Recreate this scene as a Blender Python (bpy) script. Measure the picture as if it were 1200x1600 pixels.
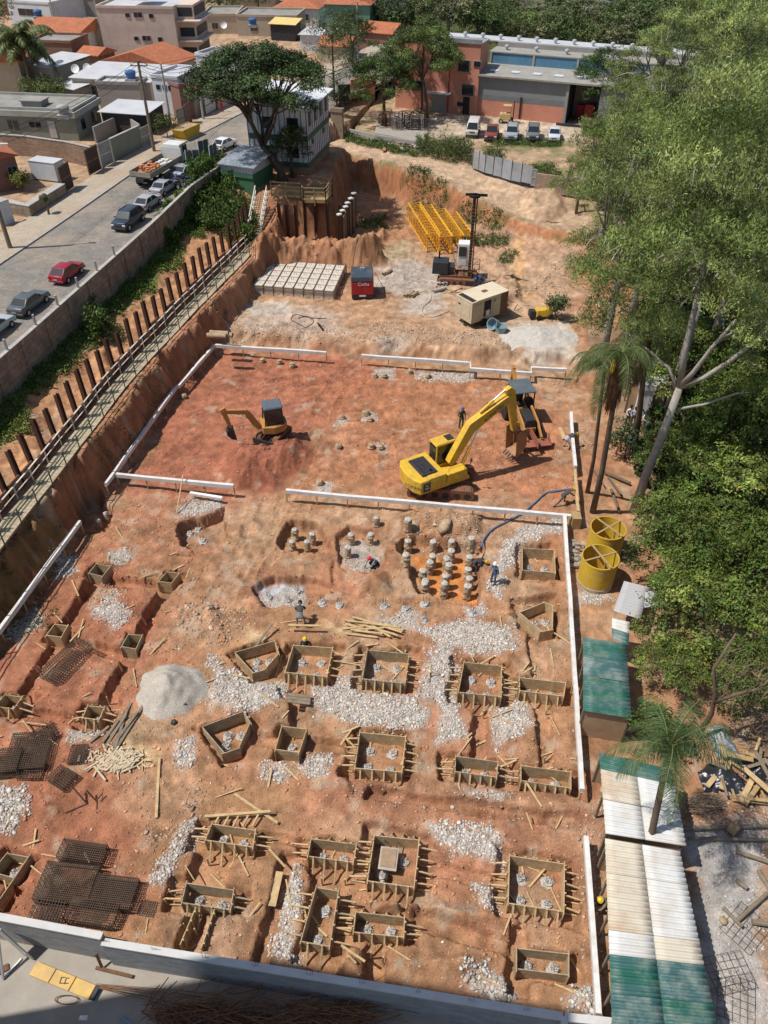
import bpy, bmesh, math, random
import numpy as np
from mathutils import Vector, Matrix
for o in list(bpy.data.objects): bpy.data.objects.remove(o)
scene = bpy.context.scene; COL = scene.collection
R = math.radians; PI = math.pi
# ---------- camera, sky, sun, exposure ----------
F = 1208.0; TH = R(40.8); H = 32.0            # focal length in photo pixels, pitch below horizontal, camera height over the pit
cd = bpy.data.cameras.new('camera'); cam = bpy.data.objects.new('camera', cd); COL.objects.link(cam)
cam.location = (0, 0, H); cam.rotation_euler = (PI/2 - TH, 0, 0)
cd.sensor_fit = 'VERTICAL'; cd.sensor_height = 36; cd.lens = 36*F/1600; cd.clip_end = 3000; cd.clip_start = .5
scene.camera = cam
scene.render.resolution_x = 768; scene.render.resolution_y = 1024
scene.view_settings.view_transform = 'Standard'; scene.view_settings.look = 'None'
scene.view_settings.exposure = 0.15; scene.view_settings.gamma = 1
SUN_EL = R(60); sdir = Vector((-math.cos(SUN_EL)*.985, -math.cos(SUN_EL)*.17, math.sin(SUN_EL)))
w = bpy.data.worlds.new('World'); scene.world = w; w.use_nodes = True
nt = w.node_tree; bg = nt.nodes['Background']; bg.inputs['Strength'].default_value = .092
sk = nt.nodes.new('ShaderNodeTexSky'); sk.sky_type = 'NISHITA'; sk.sun_disc = False
sk.sun_elevation = SUN_EL; sk.sun_rotation = math.atan2(sdir.x, sdir.y)
nt.links.new(sk.outputs[0], bg.inputs[0])
sl = bpy.data.lights.new('sun', 'SUN'); sl.energy = 4.3; sl.angle = R(.55); sl.color = (1, .955, .89)
so = bpy.data.objects.new('sun', sl); COL.objects.link(so); so.rotation_euler = sdir.to_track_quat('Z', 'Y').to_euler()

# ---------- helpers ----------
rng = np.random.default_rng(7); rnd = random.Random(11)
def G(u, v, z=0.):                            # photo pixel -> point on the level z
    a = (u-600)/F; b = (800-v)/F
    dy = math.cos(TH)+b*math.sin(TH); dz = -math.sin(TH)+b*math.cos(TH); t = (z-H)/dz
    return Vector((a*t, dy*t, z))
def GY(u, v, y):                              # photo pixel -> point on the vertical plane at distance y
    a = (u-600)/F; b = (800-v)/F
    dy = math.cos(TH)+b*math.sin(TH); dz = -math.sin(TH)+b*math.cos(TH); t = y/dy
    return Vector((a*t, y, H+dz*t))
def P2(pts, z=0.): return np.array([G(u, v, z)[:2] for u, v in pts])
class MB:
    def __init__(s): s.v = []; s.f = []
    def add(s, vs, fs, M=None):
        n = len(s.v)
        s.v += [tuple(M @ Vector(p)) if M is not None else tuple(p) for p in vs]
        s.f += [tuple(n+i for i in f) for f in fs]; return s
    def box(s, c, sz, rz=0, M=None, top=(1, 1), sh=(0, 0)):
        hx, hy, hz = sz[0]/2, sz[1]/2, sz[2]/2; ca, sa = math.cos(rz), math.sin(rz); vs = []
        for k, (tx, ty, ox, oy) in ((-1, (1, 1, 0, 0)), (1, (top[0], top[1], sh[0], sh[1]))):
            for i, j in ((-1, -1), (1, -1), (1, 1), (-1, 1)):
                x = i*hx*tx+ox; y = j*hy*ty+oy
                vs.append((c[0]+x*ca-y*sa, c[1]+x*sa+y*ca, c[2]+k*hz))
        return s.add(vs, [(3, 2, 1, 0), (4, 5, 6, 7), (0, 1, 5, 4), (1, 2, 6, 5), (2, 3, 7, 6), (3, 0, 4, 7)], M)
    def beam(s, a, b, w, h=None):
        a = Vector(a); b = Vector(b); d = b-a; h = h or w
        if d.length < 1e-5: return s
        dn = d.normalized(); up = Vector((0, 0, 1)) if abs(dn.z) < .98 else Vector((0, 1, 0))
        x = dn.cross(up).normalized(); y = x.cross(dn).normalized(); vs = []
        for p in (a, b):
            for i, j in ((-1, -1), (1, -1), (1, 1), (-1, 1)): vs.append(p+x*(i*w/2)+y*(j*h/2))
        return s.add(vs, [(3, 2, 1, 0), (4, 5, 6, 7), (0, 1, 5, 4), (1, 2, 6, 5), (2, 3, 7, 6), (3, 0, 4, 7)])
    def tube(s, pts, r, n=6):
        pts = [Vector(p) for p in pts]; rs = r if isinstance(r, (list, tuple)) else [r]*len(pts); vs = []; fs = []
        px = None
        for i, p in enumerate(pts):
            d = (pts[min(i+1, len(pts)-1)]-pts[max(i-1, 0)]).normalized()
            if px is None:
                up = Vector((0, 0, 1)) if abs(d.z) < .9 else Vector((0, 1, 0)); x = d.cross(up).normalized()
            else:
                x = (px-d*px.dot(d)); x = x.normalized() if x.length > 1e-4 else px
            px = x; y = d.cross(x)
            for k in range(n):
                t = 2*PI*k/n; vs.append(p+x*(rs[i]*math.cos(t))+y*(rs[i]*math.sin(t)))
        for i in range(len(pts)-1):
            for k in range(n): fs.append((i*n+k, i*n+(k+1) % n, (i+1)*n+(k+1) % n, (i+1)*n+k))
        fs.append(tuple(range(n-1, -1, -1))); fs.append(tuple((len(pts)-1)*n+k for k in range(n)))
        return s.add(vs, fs)
    def lathe(s, prof, n=20, c=(0, 0, 0), M=None, cap=True):
        vs = []; fs = []
        for r, z in prof:
            for k in range(n): t = 2*PI*k/n; vs.append((c[0]+r*math.cos(t), c[1]+r*math.sin(t), c[2]+z))
        for i in range(len(prof)-1):
            for k in range(n): fs.append((i*n+k, i*n+(k+1) % n, (i+1)*n+(k+1) % n, (i+1)*n+k))
        if cap:
            fs.append(tuple(range(n-1, -1, -1))); fs.append(tuple((len(prof)-1)*n+k for k in range(n)))
        return s.add(vs, fs, M)
    def prism(s, poly, z0, z1, M=None):       # poly in xy, extruded in z
        n = len(poly); vs = [(p[0], p[1], z0) for p in poly]+[(p[0], p[1], z1) for p in poly]
        return s.add(vs, [tuple(range(n-1, -1, -1)), tuple(range(n, 2*n))]+[(i, (i+1) % n, n+(i+1) % n, n+i) for i in range(n)], M)
    def side(s, prof, y0, y1, M=None, y0b=None):  # profile in xz, extruded in y
        n = len(prof); vs = [(p[0], y0, p[1]) for p in prof]+[(p[0], y1, p[1]) for p in prof]
        return s.add(vs, [tuple(range(n)), tuple(range(2*n-1, n-1, -1))]+[(n+i, n+(i+1) % n, (i+1) % n, i) for i in range(n)], M)
    def quad(s, a, b, c, d): return s.add([a, b, c, d], [(0, 1, 2, 3)])
def fixn(me):
    bm = bmesh.new(); bm.from_mesh(me); bmesh.ops.recalc_face_normals(bm, faces=bm.faces); bm.to_mesh(me); bm.free()
def obj(name, mb, m, parent=None, bevel=0, smooth=False, fix=True):
    me = bpy.data.meshes.new(name); me.from_pydata(mb.v, [], mb.f)
    if fix: fixn(me)
    me.materials.append(m); o = bpy.data.objects.new(name, me); COL.objects.link(o)
    if parent is not None: o.parent = parent
    if smooth:
        for p in me.polygons: p.use_smooth = True
    if bevel:
        b = o.modifiers.new('b', 'BEVEL'); b.width = bevel; b.segments = 2; b.limit_method = 'ANGLE'
    return o
def thing(name, label, cat, loc=(0, 0, 0), rz=0, group=None):
    o = bpy.data.objects.new(name, None); COL.objects.link(o); o.empty_display_size = .2
    o.location = loc; o.rotation_euler = (0, 0, rz); o['label'] = label; o['category'] = cat
    if group: o['group'] = group
    return o
def tag(o, label=None, cat=None, group=None, kind=None):
    if label: o['label'] = label
    if cat: o['category'] = cat
    if group: o['group'] = group
    if kind: o['kind'] = kind
    return o
def dup(o, loc=None, rz=None, label=None, group=None, parent=None, scale=None):
    c = o.copy(); COL.objects.link(c)
    if parent is not None: c.parent = parent
    if loc is not None: c.location = loc
    if rz is not None: c.rotation_euler = (0, 0, rz)
    if scale is not None: c.scale = (scale,)*3 if not isinstance(scale, tuple) else scale
    if label: c['label'] = label
    if group: c['group'] = group
    for ch in list(o.children): dup(ch, parent=c)
    return c
def np_mesh(name, V, Fq, m, parent=None, col=None, smooth=False):
    V = np.asarray(V, dtype=np.float32); Fq = np.asarray(Fq, dtype=np.int32); k = Fq.shape[1]
    me = bpy.data.meshes.new(name); me.vertices.add(len(V)); me.vertices.foreach_set('co', V.ravel())
    me.loops.add(Fq.size); me.loops.foreach_set('vertex_index', Fq.ravel())
    me.polygons.add(len(Fq)); me.polygons.foreach_set('loop_start', np.arange(0, Fq.size, k, dtype=np.int32))
    me.polygons.foreach_set('loop_total', np.full(len(Fq), k, dtype=np.int32))
    if smooth: me.polygons.foreach_set('use_smooth', np.ones(len(Fq), dtype=bool))
    me.update(calc_edges=True)
    if col is not None:
        a = me.color_attributes.new('Col', 'FLOAT_COLOR', 'POINT')
        c4 = np.ones((len(V), 4), dtype=np.float32); c4[:, :3] = col; a.data.foreach_set('color', c4.ravel())
    me.materials.append(m); o = bpy.data.objects.new(name, me); COL.objects.link(o)
    if parent is not None: o.parent = parent
    return o
# ---------- materials ----------
MATS = {}
def mat(name, c, rough=.85, var=.18, sc=2.5, bump=.15, metal=0, dirt=None, dsc=.6, damt=.5, attr=False, spec=.3, brick=None, trans=0, emit=0, fine=0, stripes=None):
    if name in MATS: return MATS[name]
    m = bpy.data.materials.new(name); MATS[name] = m; m.use_nodes = True; t = m.node_tree; N = t.nodes; L = t.links
    b = N['Principled BSDF']; b.inputs['Roughness'].default_value = rough; b.inputs['Metallic'].default_value = metal
    b.inputs['Specular IOR Level'].default_value = spec
    tc = N.new('ShaderNodeTexCoord'); n1 = N.new('ShaderNodeTexNoise'); n1.inputs['Scale'].default_value = sc
    n1.inputs['Detail'].default_value = 7; n1.inputs['Roughness'].default_value = .65; L.new(tc.outputs['Object'], n1.inputs['Vector'])
    mr = N.new('ShaderNodeMapRange'); mr.inputs[1].default_value = .3; mr.inputs[2].default_value = .7
    mr.inputs[3].default_value = 1-var; mr.inputs[4].default_value = 1+var; L.new(n1.outputs['Fac'], mr.inputs[0])
    vm = N.new('ShaderNodeVectorMath'); vm.operation = 'SCALE'; L.new(mr.outputs[0], vm.inputs['Scale'])
    if attr:
        at = N.new('ShaderNodeAttribute'); at.attribute_name = 'Col'; src = at.outputs['Color']
    else:
        rg = N.new('ShaderNodeRGB'); rg.outputs[0].default_value = (*c, 1); src = rg.outputs[0]
    hsrc = None
    if brick:
        bw, bh, mort, mc = brick; sx = N.new('ShaderNodeSeparateXYZ'); L.new(tc.outputs['Object'], sx.inputs[0])
        ad = N.new('ShaderNodeMath'); L.new(sx.outputs[0], ad.inputs[0]); L.new(sx.outputs[1], ad.inputs[1])
        cb = N.new('ShaderNodeCombineXYZ'); L.new(ad.outputs[0], cb.inputs[0]); L.new(sx.outputs[2], cb.inputs[1])
        br = N.new('ShaderNodeTexBrick'); L.new(cb.outputs[0], br.inputs['Vector']); br.inputs['Scale'].default_value = 1
        br.inputs['Brick Width'].default_value = bw; br.inputs['Row Height'].default_value = bh; br.inputs['Mortar Size'].default_value = mort
        br.inputs['Color1'].default_value = (*c, 1); br.inputs['Color2'].default_value = (*[x*.75 for x in c], 1); br.inputs['Mortar'].default_value = (*mc, 1)
        src = br.outputs['Color']; hsrc = br.outputs['Fac']
    if stripes:
        sx = N.new('ShaderNodeSeparateXYZ'); L.new(tc.outputs['Object'], sx.inputs[0]); wv = N.new('ShaderNodeTexWave')
        wv.inputs['Scale'].default_value = stripes[0]; wv.inputs['Distortion'].default_value = stripes[1]; wv.bands_direction = stripes[2]
        L.new(tc.outputs['Object'], wv.inputs['Vector']); mx2 = N.new('ShaderNodeMix'); mx2.data_type = 'RGBA'
        L.new(wv.outputs['Fac'], mx2.inputs[0]); L.new(src, mx2.inputs[6]); mx2.inputs[7].default_value = (*stripes[3], 1); src = mx2.outputs[2]
    L.new(src, vm.inputs[0]); out = vm.outputs[0]
    if dirt:
        n2 = N.new('ShaderNodeTexNoise'); n2.inputs['Scale'].default_value = dsc; n2.inputs['Detail'].default_value = 8; n2.inputs['Roughness'].default_value = .7
        L.new(tc.outputs['Object'], n2.inputs['Vector']); m2 = N.new('ShaderNodeMapRange'); m2.inputs[1].default_value = .45; m2.inputs[2].default_value = .68
        m2.inputs[4].default_value = damt; L.new(n2.outputs['Fac'], m2.inputs[0])
        mx = N.new('ShaderNodeMix'); mx.data_type = 'RGBA'; L.new(m2.outputs[0], mx.inputs[0]); L.new(out, mx.inputs[6]); mx.inputs[7].default_value = (*dirt, 1); out = mx.outputs[2]
    if fine:
        n3 = N.new('ShaderNodeTexNoise'); n3.inputs['Scale'].default_value = fine; n3.inputs['Detail'].default_value = 6; n3.inputs['Roughness'].default_value = .8
        L.new(tc.outputs['Object'], n3.inputs['Vector']); m3 = N.new('ShaderNodeMapRange'); m3.inputs[1].default_value = .3; m3.inputs[2].default_value = .7
        m3.inputs[3].default_value = .58; m3.inputs[4].default_value = 1.36; L.new(n3.outputs['Fac'], m3.inputs[0])
        v3 = N.new('ShaderNodeVectorMath'); v3.operation = 'SCALE'; L.new(out, v3.inputs[0]); L.new(m3.outputs[0], v3.inputs['Scale']); out = v3.outputs[0]
        hs = n3.outputs['Fac']
    else: hs = n1.outputs['Fac']
    L.new(out, b.inputs['Base Color'])
    if bump:
        bp = N.new('ShaderNodeBump'); bp.inputs['Strength'].default_value = bump; bp.inputs['Distance'].default_value = .08 if not fine else .12
        L.new(hs, bp.inputs['Height']); nn = bp
        if hsrc is not None:
            b2 = N.new('ShaderNodeBump'); b2.invert = True; b2.inputs['Strength'].default_value = .5; b2.inputs['Distance'].default_value = .03
            L.new(hsrc, b2.inputs['Height']); L.new(bp.outputs[0], b2.inputs['Normal']); nn = b2
        L.new(nn.outputs[0], b.inputs['Normal'])
    if trans:
        tr = N.new('ShaderNodeBsdfTranslucent'); L.new(out, tr.inputs[0]); ms = N.new('ShaderNodeMixShader'); ms.inputs[0].default_value = trans
        L.new(b.outputs[0], ms.inputs[1]); L.new(tr.outputs[0], ms.inputs[2]); L.new(ms.outputs[0], N['Material Output'].inputs[0])
    return m
SOIL = (.40, .17, .085)
M_ground = mat('ground', (1, 1, 1), .95, .22, 1.1, .7, attr=True, spec=.12, fine=13)
M_wood = mat('form_wood', (.47, .34, .19), .85, .28, 6, .25, dirt=(.2, .13, .08), dsc=2.5, damt=.6)
M_woodl = mat('fresh_wood', (.52, .37, .19), .8, .2, 5, .15, dirt=(.3, .19, .1), dsc=2)
M_woodg = mat('grey_wood', (.20, .16, .11), .9, .25, 5, .3, dirt=(.3, .22, .15), dsc=1.5)
M_white = mat('white_paint', (.78, .77, .76), .6, .05, 3, .05, dirt=(.5, .38, .3), dsc=1.2, damt=.35)
M_conc = mat('concrete', (.40, .38, .35), .9, .15, 3, .25, dirt=(.25, .22, .19), dsc=.8)
M_concw = mat('pale_concrete', (.58, .57, .55), .9, .12, 4, .2, dirt=(.42, .37, .32), dsc=1.2, damt=.5)
M_stub = mat('earthy_concrete', (.44, .33, .21), .95, .35, 9, .6, dirt=(.2, .11, .06), dsc=4, damt=.8)
M_rust = mat('rusty_steel', (.17, .085, .045), .85, .3, 8, .2, dirt=(.07, .045, .035), dsc=3)
M_rebar = mat('rebar', (.085, .055, .038), .8, .3, 12, 0)
M_steel = mat('dark_pile_steel', (.085, .042, .030), .75, .25, 4, .1, dirt=(.13, .06, .035), dsc=2)
M_black = mat('black_rubber', (.018, .018, .019), .75, .2, 6, .1, dirt=(.12, .07, .045), dsc=2, damt=.4)
M_dark = mat('dark_metal', (.045, .045, .05), .5, .2, 5, .1, metal=.3)
M_glass = mat('dark_glass', (.02, .025, .03), .08, .1, 1, 0, spec=.6)
M_galv = mat('galvanised', (.52, .53, .54), .45, .12, 4, .05, metal=.5, dirt=(.35, .32, .3), dsc=1)
M_zinc = mat('weathered_zinc', (.30, .31, .31), .6, .15, 2, .1, metal=.2, dirt=(.2, .17, .14), dsc=.7)
# ---------- terrain ----------
def grid_lines(a, b, mid0, mid1, st, grow):
    xs = [mid0]
    while xs[-1] < mid1: xs.append(xs[-1]+st)
    s = st
    while xs[-1] < b: s *= grow; xs.append(xs[-1]+s)
    lo = [mid0]; s = st
    while lo[-1] > a: s *= grow; lo.append(lo[-1]-s)
    return np.array(lo[:0:-1]+xs)
XS = grid_lines(-900, 900, -24, 14.5, .082, 1.045)
ys = [3.0]; s = .25
ys += [3+.25*i for i in range(1, 21)]
while ys[-1] < 2500:
    y = ys[-1]; s = .074 if y < 34 else (.074+(y-34)*.0036 if y < 70 else (.22+(y-70)*.006 if y < 120 else s*1.05))
    ys.append(y+s)
YS = np.array(ys)
X, Y = np.meshgrid(XS, YS)
print('terrain grid', X.shape)
_tab = np.random.default_rng(3).random((256, 256))
def vnoise(x, y, sc, seed=0):
    x = x/sc+seed*17.3; y = y/sc+seed*9.7; xi = np.floor(x).astype(int); yi = np.floor(y).astype(int); fx = x-xi; fy = y-yi
    fx = fx*fx*(3-2*fx); fy = fy*fy*(3-2*fy); T = _tab
    a = T[xi % 256, yi % 256]; b = T[(xi+1) % 256, yi % 256]; c = T[xi % 256, (yi+1) % 256]; d = T[(xi+1) % 256, (yi+1) % 256]
    return (a*(1-fx)+b*fx)*(1-fy)+(c*(1-fx)+d*fx)*fy-.5
def fbm(x, y, sc, o=4, seed=0, g=.5):
    r = 0; a = 1
    for k in range(o): r = r+a*vnoise(x, y, sc/2**k, seed+k*3.1); a *= g
    return r
def sstep(a, b, x):
    t = np.clip((x-a)/(b-a), 0, 1); return t*t*(3-2*t)
def segdist(x, y, a, b):
    dx, dy = b[0]-a[0], b[1]-a[1]; L = dx*dx+dy*dy+1e-9
    t = np.clip(((x-a[0])*dx+(y-a[1])*dy)/L, 0, 1); return np.hypot(x-a[0]-t*dx, y-a[1]-t*dy)
def sdpoly(x, y, poly):                       # + inside
    d = np.full(x.shape, 1e9); ins = np.zeros(x.shape, bool); n = len(poly)
    for i in range(n):
        a = poly[i]; b = poly[(i+1) % n]; d = np.minimum(d, segdist(x, y, a, b))
        c = ((a[1] > y) != (b[1] > y)) & (x < (b[0]-a[0])*(y-a[1])/((b[1]-a[1]) if abs(b[1]-a[1]) > 1e-9 else 1e-9)+a[0]); ins ^= c
    return np.where(ins, d, -d)
def sub(poly, mg):                            # index window round a polygon
    x0, y0 = poly.min(0)-mg; x1, y1 = poly.max(0)+mg
    i0, i1 = np.searchsorted(YS, [y0, y1]); j0, j1 = np.searchsorted(XS, [x0, x1]); return slice(i0, i1), slice(j0, j1)
xb_y = [0, 31, 38, 48, 59.6, 72.4, 80, 95]; xb_x = [-25.5, -20.5, -19.35, -17.8, -15.0, -11.6, -10.9, -10]   # outer edge of the walkway ledge
xp_x = [-27.5, -22.4, -21.2, -19.6, -17.0, -13.7, -13.0, -12.4]                              # line of the steel piles
xw_pts = [(0, -33), (30, -28.2), (41, -25.7), (48, -24.3), (58, -22.4), (67.4, -20.6), (78, -18.9), (88, -16.0), (94, -12.5), (101, -8.5), (106, -4.5), (125, -1)]
def xb(y): return np.interp(y, xb_y, xb_x)
def xp(y): return np.interp(y, xb_y, xp_x)
def xw(y): return np.interp(y, [p[0] for p in xw_pts], [p[1] for p in xw_pts])
ZR = 6.2                                      # street level

W1 = fbm(X, Y, 1.6, 4, 1); W2 = fbm(X, Y, .45, 3, 5); W3 = fbm(X, Y, 7, 4, 9)
near = sstep(140, 80, Y)
Z = (.16*W3+.07*W1)*near
# rear working level, a step above the front pit
back = sstep(0, 1.6, (Y-(57.3-.135*(X+5)))+W1*1.2)
Z += .8*back
# side bank and ledge on the left
b = xb(Y)+1.0-.75*sstep(41, 36, Y)+W1*.8+W2*.25
left = sstep(1.15, -.15, X-b+.6)
ledge = 3.0+sstep(74, 88, Y)*1.9
Z = Z*(1-left)+ledge*left
sl_ = sstep(0, 1, (xp(Y)-X)/np.maximum(xp(Y)-xw(Y), .5))
Z += (sl_*1.1+np.where(X < xp(Y)-.2, .35*W1+.1*W2, 0))*sstep(-.1, .3, xp(Y)-X)*(X > xw(Y)-1.5)*(Y < 90)
road = sstep(-.1, -.35, X-xw(Y))
Z = Z*(1-road)+(ZR-2.2*sstep(-14, 2, X)*sstep(101, 112, Y))*road
# plateau of the yard with the white house
plat = P2([(330, 245), (395, 290), (425, 302), (512, 306), (524, 250), (548, 222), (560, 195), (380, 140)], 5)
sl = sub(plat, 4); s_ = sdpoly(X[sl], Y[sl], plat)+W1[sl]*.4
Z[sl] = np.maximum(Z[sl], 5*sstep(-1.2, .1, s_)+Z[sl]*(1-sstep(-1.2, .1, s_))) * (X[sl] > xw(Y[sl])-.3) + Z[sl]*(X[sl] <= xw(Y[sl])-.3)
# bank under the dirt road and the land beyond
bx = np.array([G(u, v, 4)[:2] for u, v in [(500, 222), (540, 238), (600, 252), (667, 270), (705, 286), (750, 298), (815, 320), (875, 332), (1000, 350), (1400, 410)]])
crest = np.interp(X, bx[:, 0], bx[:, 1]); dc_ = Y-crest
Z += back*sstep(2, 16, X)*sstep(-14, -2, dc_)*.9*(X > -6)
far = sstep(0, 1, (dc_+2.8+W3*.6+W2*.5+.5*W1)/2.8)
far = far*(X > G(515, 250, 4).x-.5)+(X <= G(515, 250, 4).x-.5)*(Y > 100)
zfar = 4.0-1.5*sstep(5, 16, X)*(1-sstep(2, 11, dc_))+(.1*W3+.04*W1)*near
Z = np.where(X > xw(Y), Z*(1-far)+np.maximum(zfar, Z*0)*far, Z)
# heap bank in front of the pile row by the house, and the small gulley
def mound(px, z, h, w, seed=0, lump=.3):
    p = P2(px, z); sl = sub(p, 1+w); s = sdpoly(X[sl], Y[sl], p)+W1[sl]*lump
    Z[sl] += h*sstep(-w*.3, w, s)*(1+.5*W1[sl]+.25*W2[sl])
mound([(395, 420), (430, 385), (540, 385), (600, 360), (598, 405), (555, 415), (500, 412), (410, 425)], 1.4, 1.9, 2.2, lump=.8)
mound([(540, 345), (570, 345), (600, 372), (590, 398), (555, 385)], 2, .6, 1.0, lump=.5)
mound([(820, 330), (868, 322), (880, 352), (840, 365), (815, 352)], 1.5, .7, 1.3, lump=.6)
mound([(770, 440), (800, 430), (815, 460), (790, 478), (765, 460)], 1, .6, .7, lump=.5)
mound([(640, 800), (760, 805), (748, 842), (700, 838), (660, 828)], 0, .55, .6, lump=.5)
mound([(560, 812), (640, 806), (640, 832), (580, 838)], 0, .35, .6, lump=.5)
mound([(365, 700), (420, 695), (480, 690), (485, 720), (430, 765), (370, 765), (345, 740)], 0, 1.0, 1.6, lump=.4)
mound([(560, 898), (602, 896), (612, 925), (560, 932)], 0, .45, .6, lump=.3)
mound([(100, 905), (135, 880), (200, 915), (240, 920), (225, 985), (130, 970)], 0, .25, .8, lump=.3)
mound([(265, 950), (345, 940), (360, 1000), (275, 1010)], 0, .35, .8, lump=.4)
mound([(520, 1195), (545, 1195), (548, 1240), (512, 1225)], 0, .35, .4)
mound([(500, 1210), (640, 1215), (760, 1245), (640, 1235), (480, 1250)], 0, .2, .5)
mound([(590, 1395), (650, 1400), (700, 1420), (780, 1420), (785, 1450), (660, 1440), (590, 1420)], 0, .35, .5)
mound([(620, 1490), (720, 1480), (780, 1500), (720, 1530), (600, 1530)], 0, .4, .7)
mound([(500, 1495), (560, 1480), (570, 1530), (500, 1530)], 0, .35, .5)
mound([(330, 1440), (390, 1400), (410, 1440), (385, 1480), (330, 1480)], 0, .3, .5)
mound([(220, 1470), (250, 1440), (285, 1440), (270, 1478)], 0, .3, .5)
mound([(790, 1125), (840, 1120), (840, 1160), (780, 1170)], 0, .12, .4)
mound([(140, 560), (170, 545), (180, 575), (150, 590)], 3.2, .3, .5)
def carve(px, depth, w=.25, z=0, jit=.12, floor=None, world=None):
    p = P2(px, z) if world is None else np.array(world); sl = sub(p, .8); s = sdpoly(X[sl], Y[sl], p)+(W1[sl]*2+W2[sl]*1.2)*jit
    m = sstep(-w*.3, w, s); f = -depth+.04*W2[sl]
    Z[sl] = Z[sl]*(1-m)+np.minimum(Z[sl], f)*m
def trench(px, wd, depth, z=0, jit=.1):
    p = P2(px, z)
    for a, b in zip(p[:-1], p[1:]):
        d = b-a; n = np.array([-d[1], d[0]])/np.hypot(*d)*wd/2; e = d/np.hypot(*d)*wd*.3
        carve(None, depth*1.35, .09, world=[a-e+n, b+e+n, b+e-n, a-e-n], jit=jit)
RIM = .3; FL = -.5
BOX = [  # rim corners in the photo, which sides have struts, number of pile heads
 ('pent', [(367, 1019), (429, 1001), (436, 1021), (414, 1046), (396, 1051)], '', 3),
 ('rect', [(458, 1008), (520, 1012), (511, 1057), (445, 1050)], 'rf', 4),
 ('rect', [(574, 1015), (639, 1021), (633, 1068), (566, 1061)], 'lrfb', 4),
 ('rect', [(725, 1035), (784, 1041), (783, 1088), (716, 1081)], 'lrfb', 4),
 ('rect', [(812, 1059), (884, 1067), (881, 1088), (812, 1079)], 'lfb', 2),
 ('pent', [(316, 1136), (380, 1112), (391, 1128), (372, 1170), (351, 1177)], '', 3),
 ('rect', [(440, 1135), (479, 1140), (467, 1176), (430, 1171)], '', 1),
 ('rect', [(562, 1144), (634, 1151), (628, 1206), (554, 1200)], 'lrfb', 4),
 ('rect', [(712, 1182), (778, 1191), (776, 1214), (711, 1205)], 'lrf', 2),
 ('rect', [(814, 1197), (892, 1207), (892, 1231), (814, 1219)], 'lfb', 2),
 ('rect', [(331, 1287), (399, 1297), (395, 1323), (321, 1312)], 'lrf', 2),
 ('rect', [(291, 1380), (365, 1391), (360, 1421), (284, 1410)], 'lrf', 2),
 ('rect', [(486, 1311), (557, 1320), (552, 1347), (481, 1337)], 'lrfb', 2),
 ('rect', [(585, 1305), (655, 1312), (647, 1386), (574, 1376)], 'lrfb', 3),
 ('rect', [(494, 1386), (529, 1392), (515, 1479), (470, 1471)], 'lrf', 2),
 ('rect', [(556, 1425), (632, 1434), (631, 1464), (552, 1456)], 'lrfb', 2),
 ('rect', [(796, 1337), (882, 1350), (881, 1424), (794, 1411)], 'lrfb', 4),
 ('rect', [(807, 1481), (889, 1490), (889, 1523), (807, 1513)], '', 2),
 ('rect', [(816, 857), (866, 860), (868, 894), (816, 890)], '', 2),
 ('pent', [(811, 957), (851, 941), (864, 946), (863, 984), (846, 987)], '', 2),
 ('rect', [(150, 881), (172, 885), (160, 900), (139, 895)], '', 1),
 ('rect', [(260, 894), (280, 896), (268, 911), (247, 909)], '', 1),
 ('rect', [(85, 975), (106, 977), (96, 995), (72, 992)], '', 1),
 ('rect', [(200, 991), (222, 992), (212, 1014), (189, 1010)], '', 1),
 ('rect', [(8, 1085), (35, 1089), (22, 1107), (-8, 1103)], 'lrfb', 1),
 ('rect', [(137, 1103), (163, 1105), (154, 1125), (129, 1122)], 'lrfb', 1),
 ('rect', [(10, 1333), (44, 1339), (22, 1372), (-14, 1362)], '', 1)]
TR = [([(155, 905), (262, 918)], 1.0, .45), ([(262, 918), (206, 1020)], .9, .45), ([(206, 1025), (90, 1000)], .9, .4), ([(90, 1000), (150, 905)], 1.0, .45),
 ([(90, 1000), (20, 1110)], .9, .4), ([(205, 1025), (150, 1125)], .8, .4), ([(20, 1112), (148, 1128)], .7, .3), ([(752, 1095), (748, 1185)], .8, .45),
 ([(836, 985), (848, 1060)], .9, .25), ([(848, 1095), (855, 1195)], .8, .25), ([(465, 1065), (468, 1140)], .9, .5), ([(480, 1160), (560, 1168)], .9, .4), ([(395, 1150), (435, 1160)], .8, .35),
 ([(580, 1238), (780, 1268), (900, 1285)], .7, .3), ([(450, 1335), (405, 1510)], .8, .45), ([(330, 1350), (320, 1380)], 1.6, .45), ([(810, 1448), (808, 1545)], .85, .5),
 ([(590, 1465), (584, 1545)], .75, .5), ([(660, 1352), (795, 1378)], .6, .22), ([(650, 1440), (795, 1478)], .8, .25), ([(310, 1425), (285, 1490)], .75, .5), ([(400, 1300), (480, 1318)], .5, .25),
 ([(640, 1055), (720, 1062)], .3, .1), ([(20, 1390), (-20, 1450)], .9, .45), ([(560, 1350), (575, 1350)], .7, .4), ([(500, 1345), (512, 1385)], 1.3, .45), ([(540, 1360), (560, 1420)], 1.2, .4)]
for t_ in TR: trench(*t_)
for kd, rim, st, npl in BOX:
    c = np.array([G(u, v, RIM)[:2] for u, v in rim]); m = c.mean(0); d = c-m; ln = np.hypot(d[:, 0], d[:, 1])[:, None]
    ex = .62 if st else .38
    carve(None, -FL, .13, world=(c+d/ln*ex*1.3), jit=.16)
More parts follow.
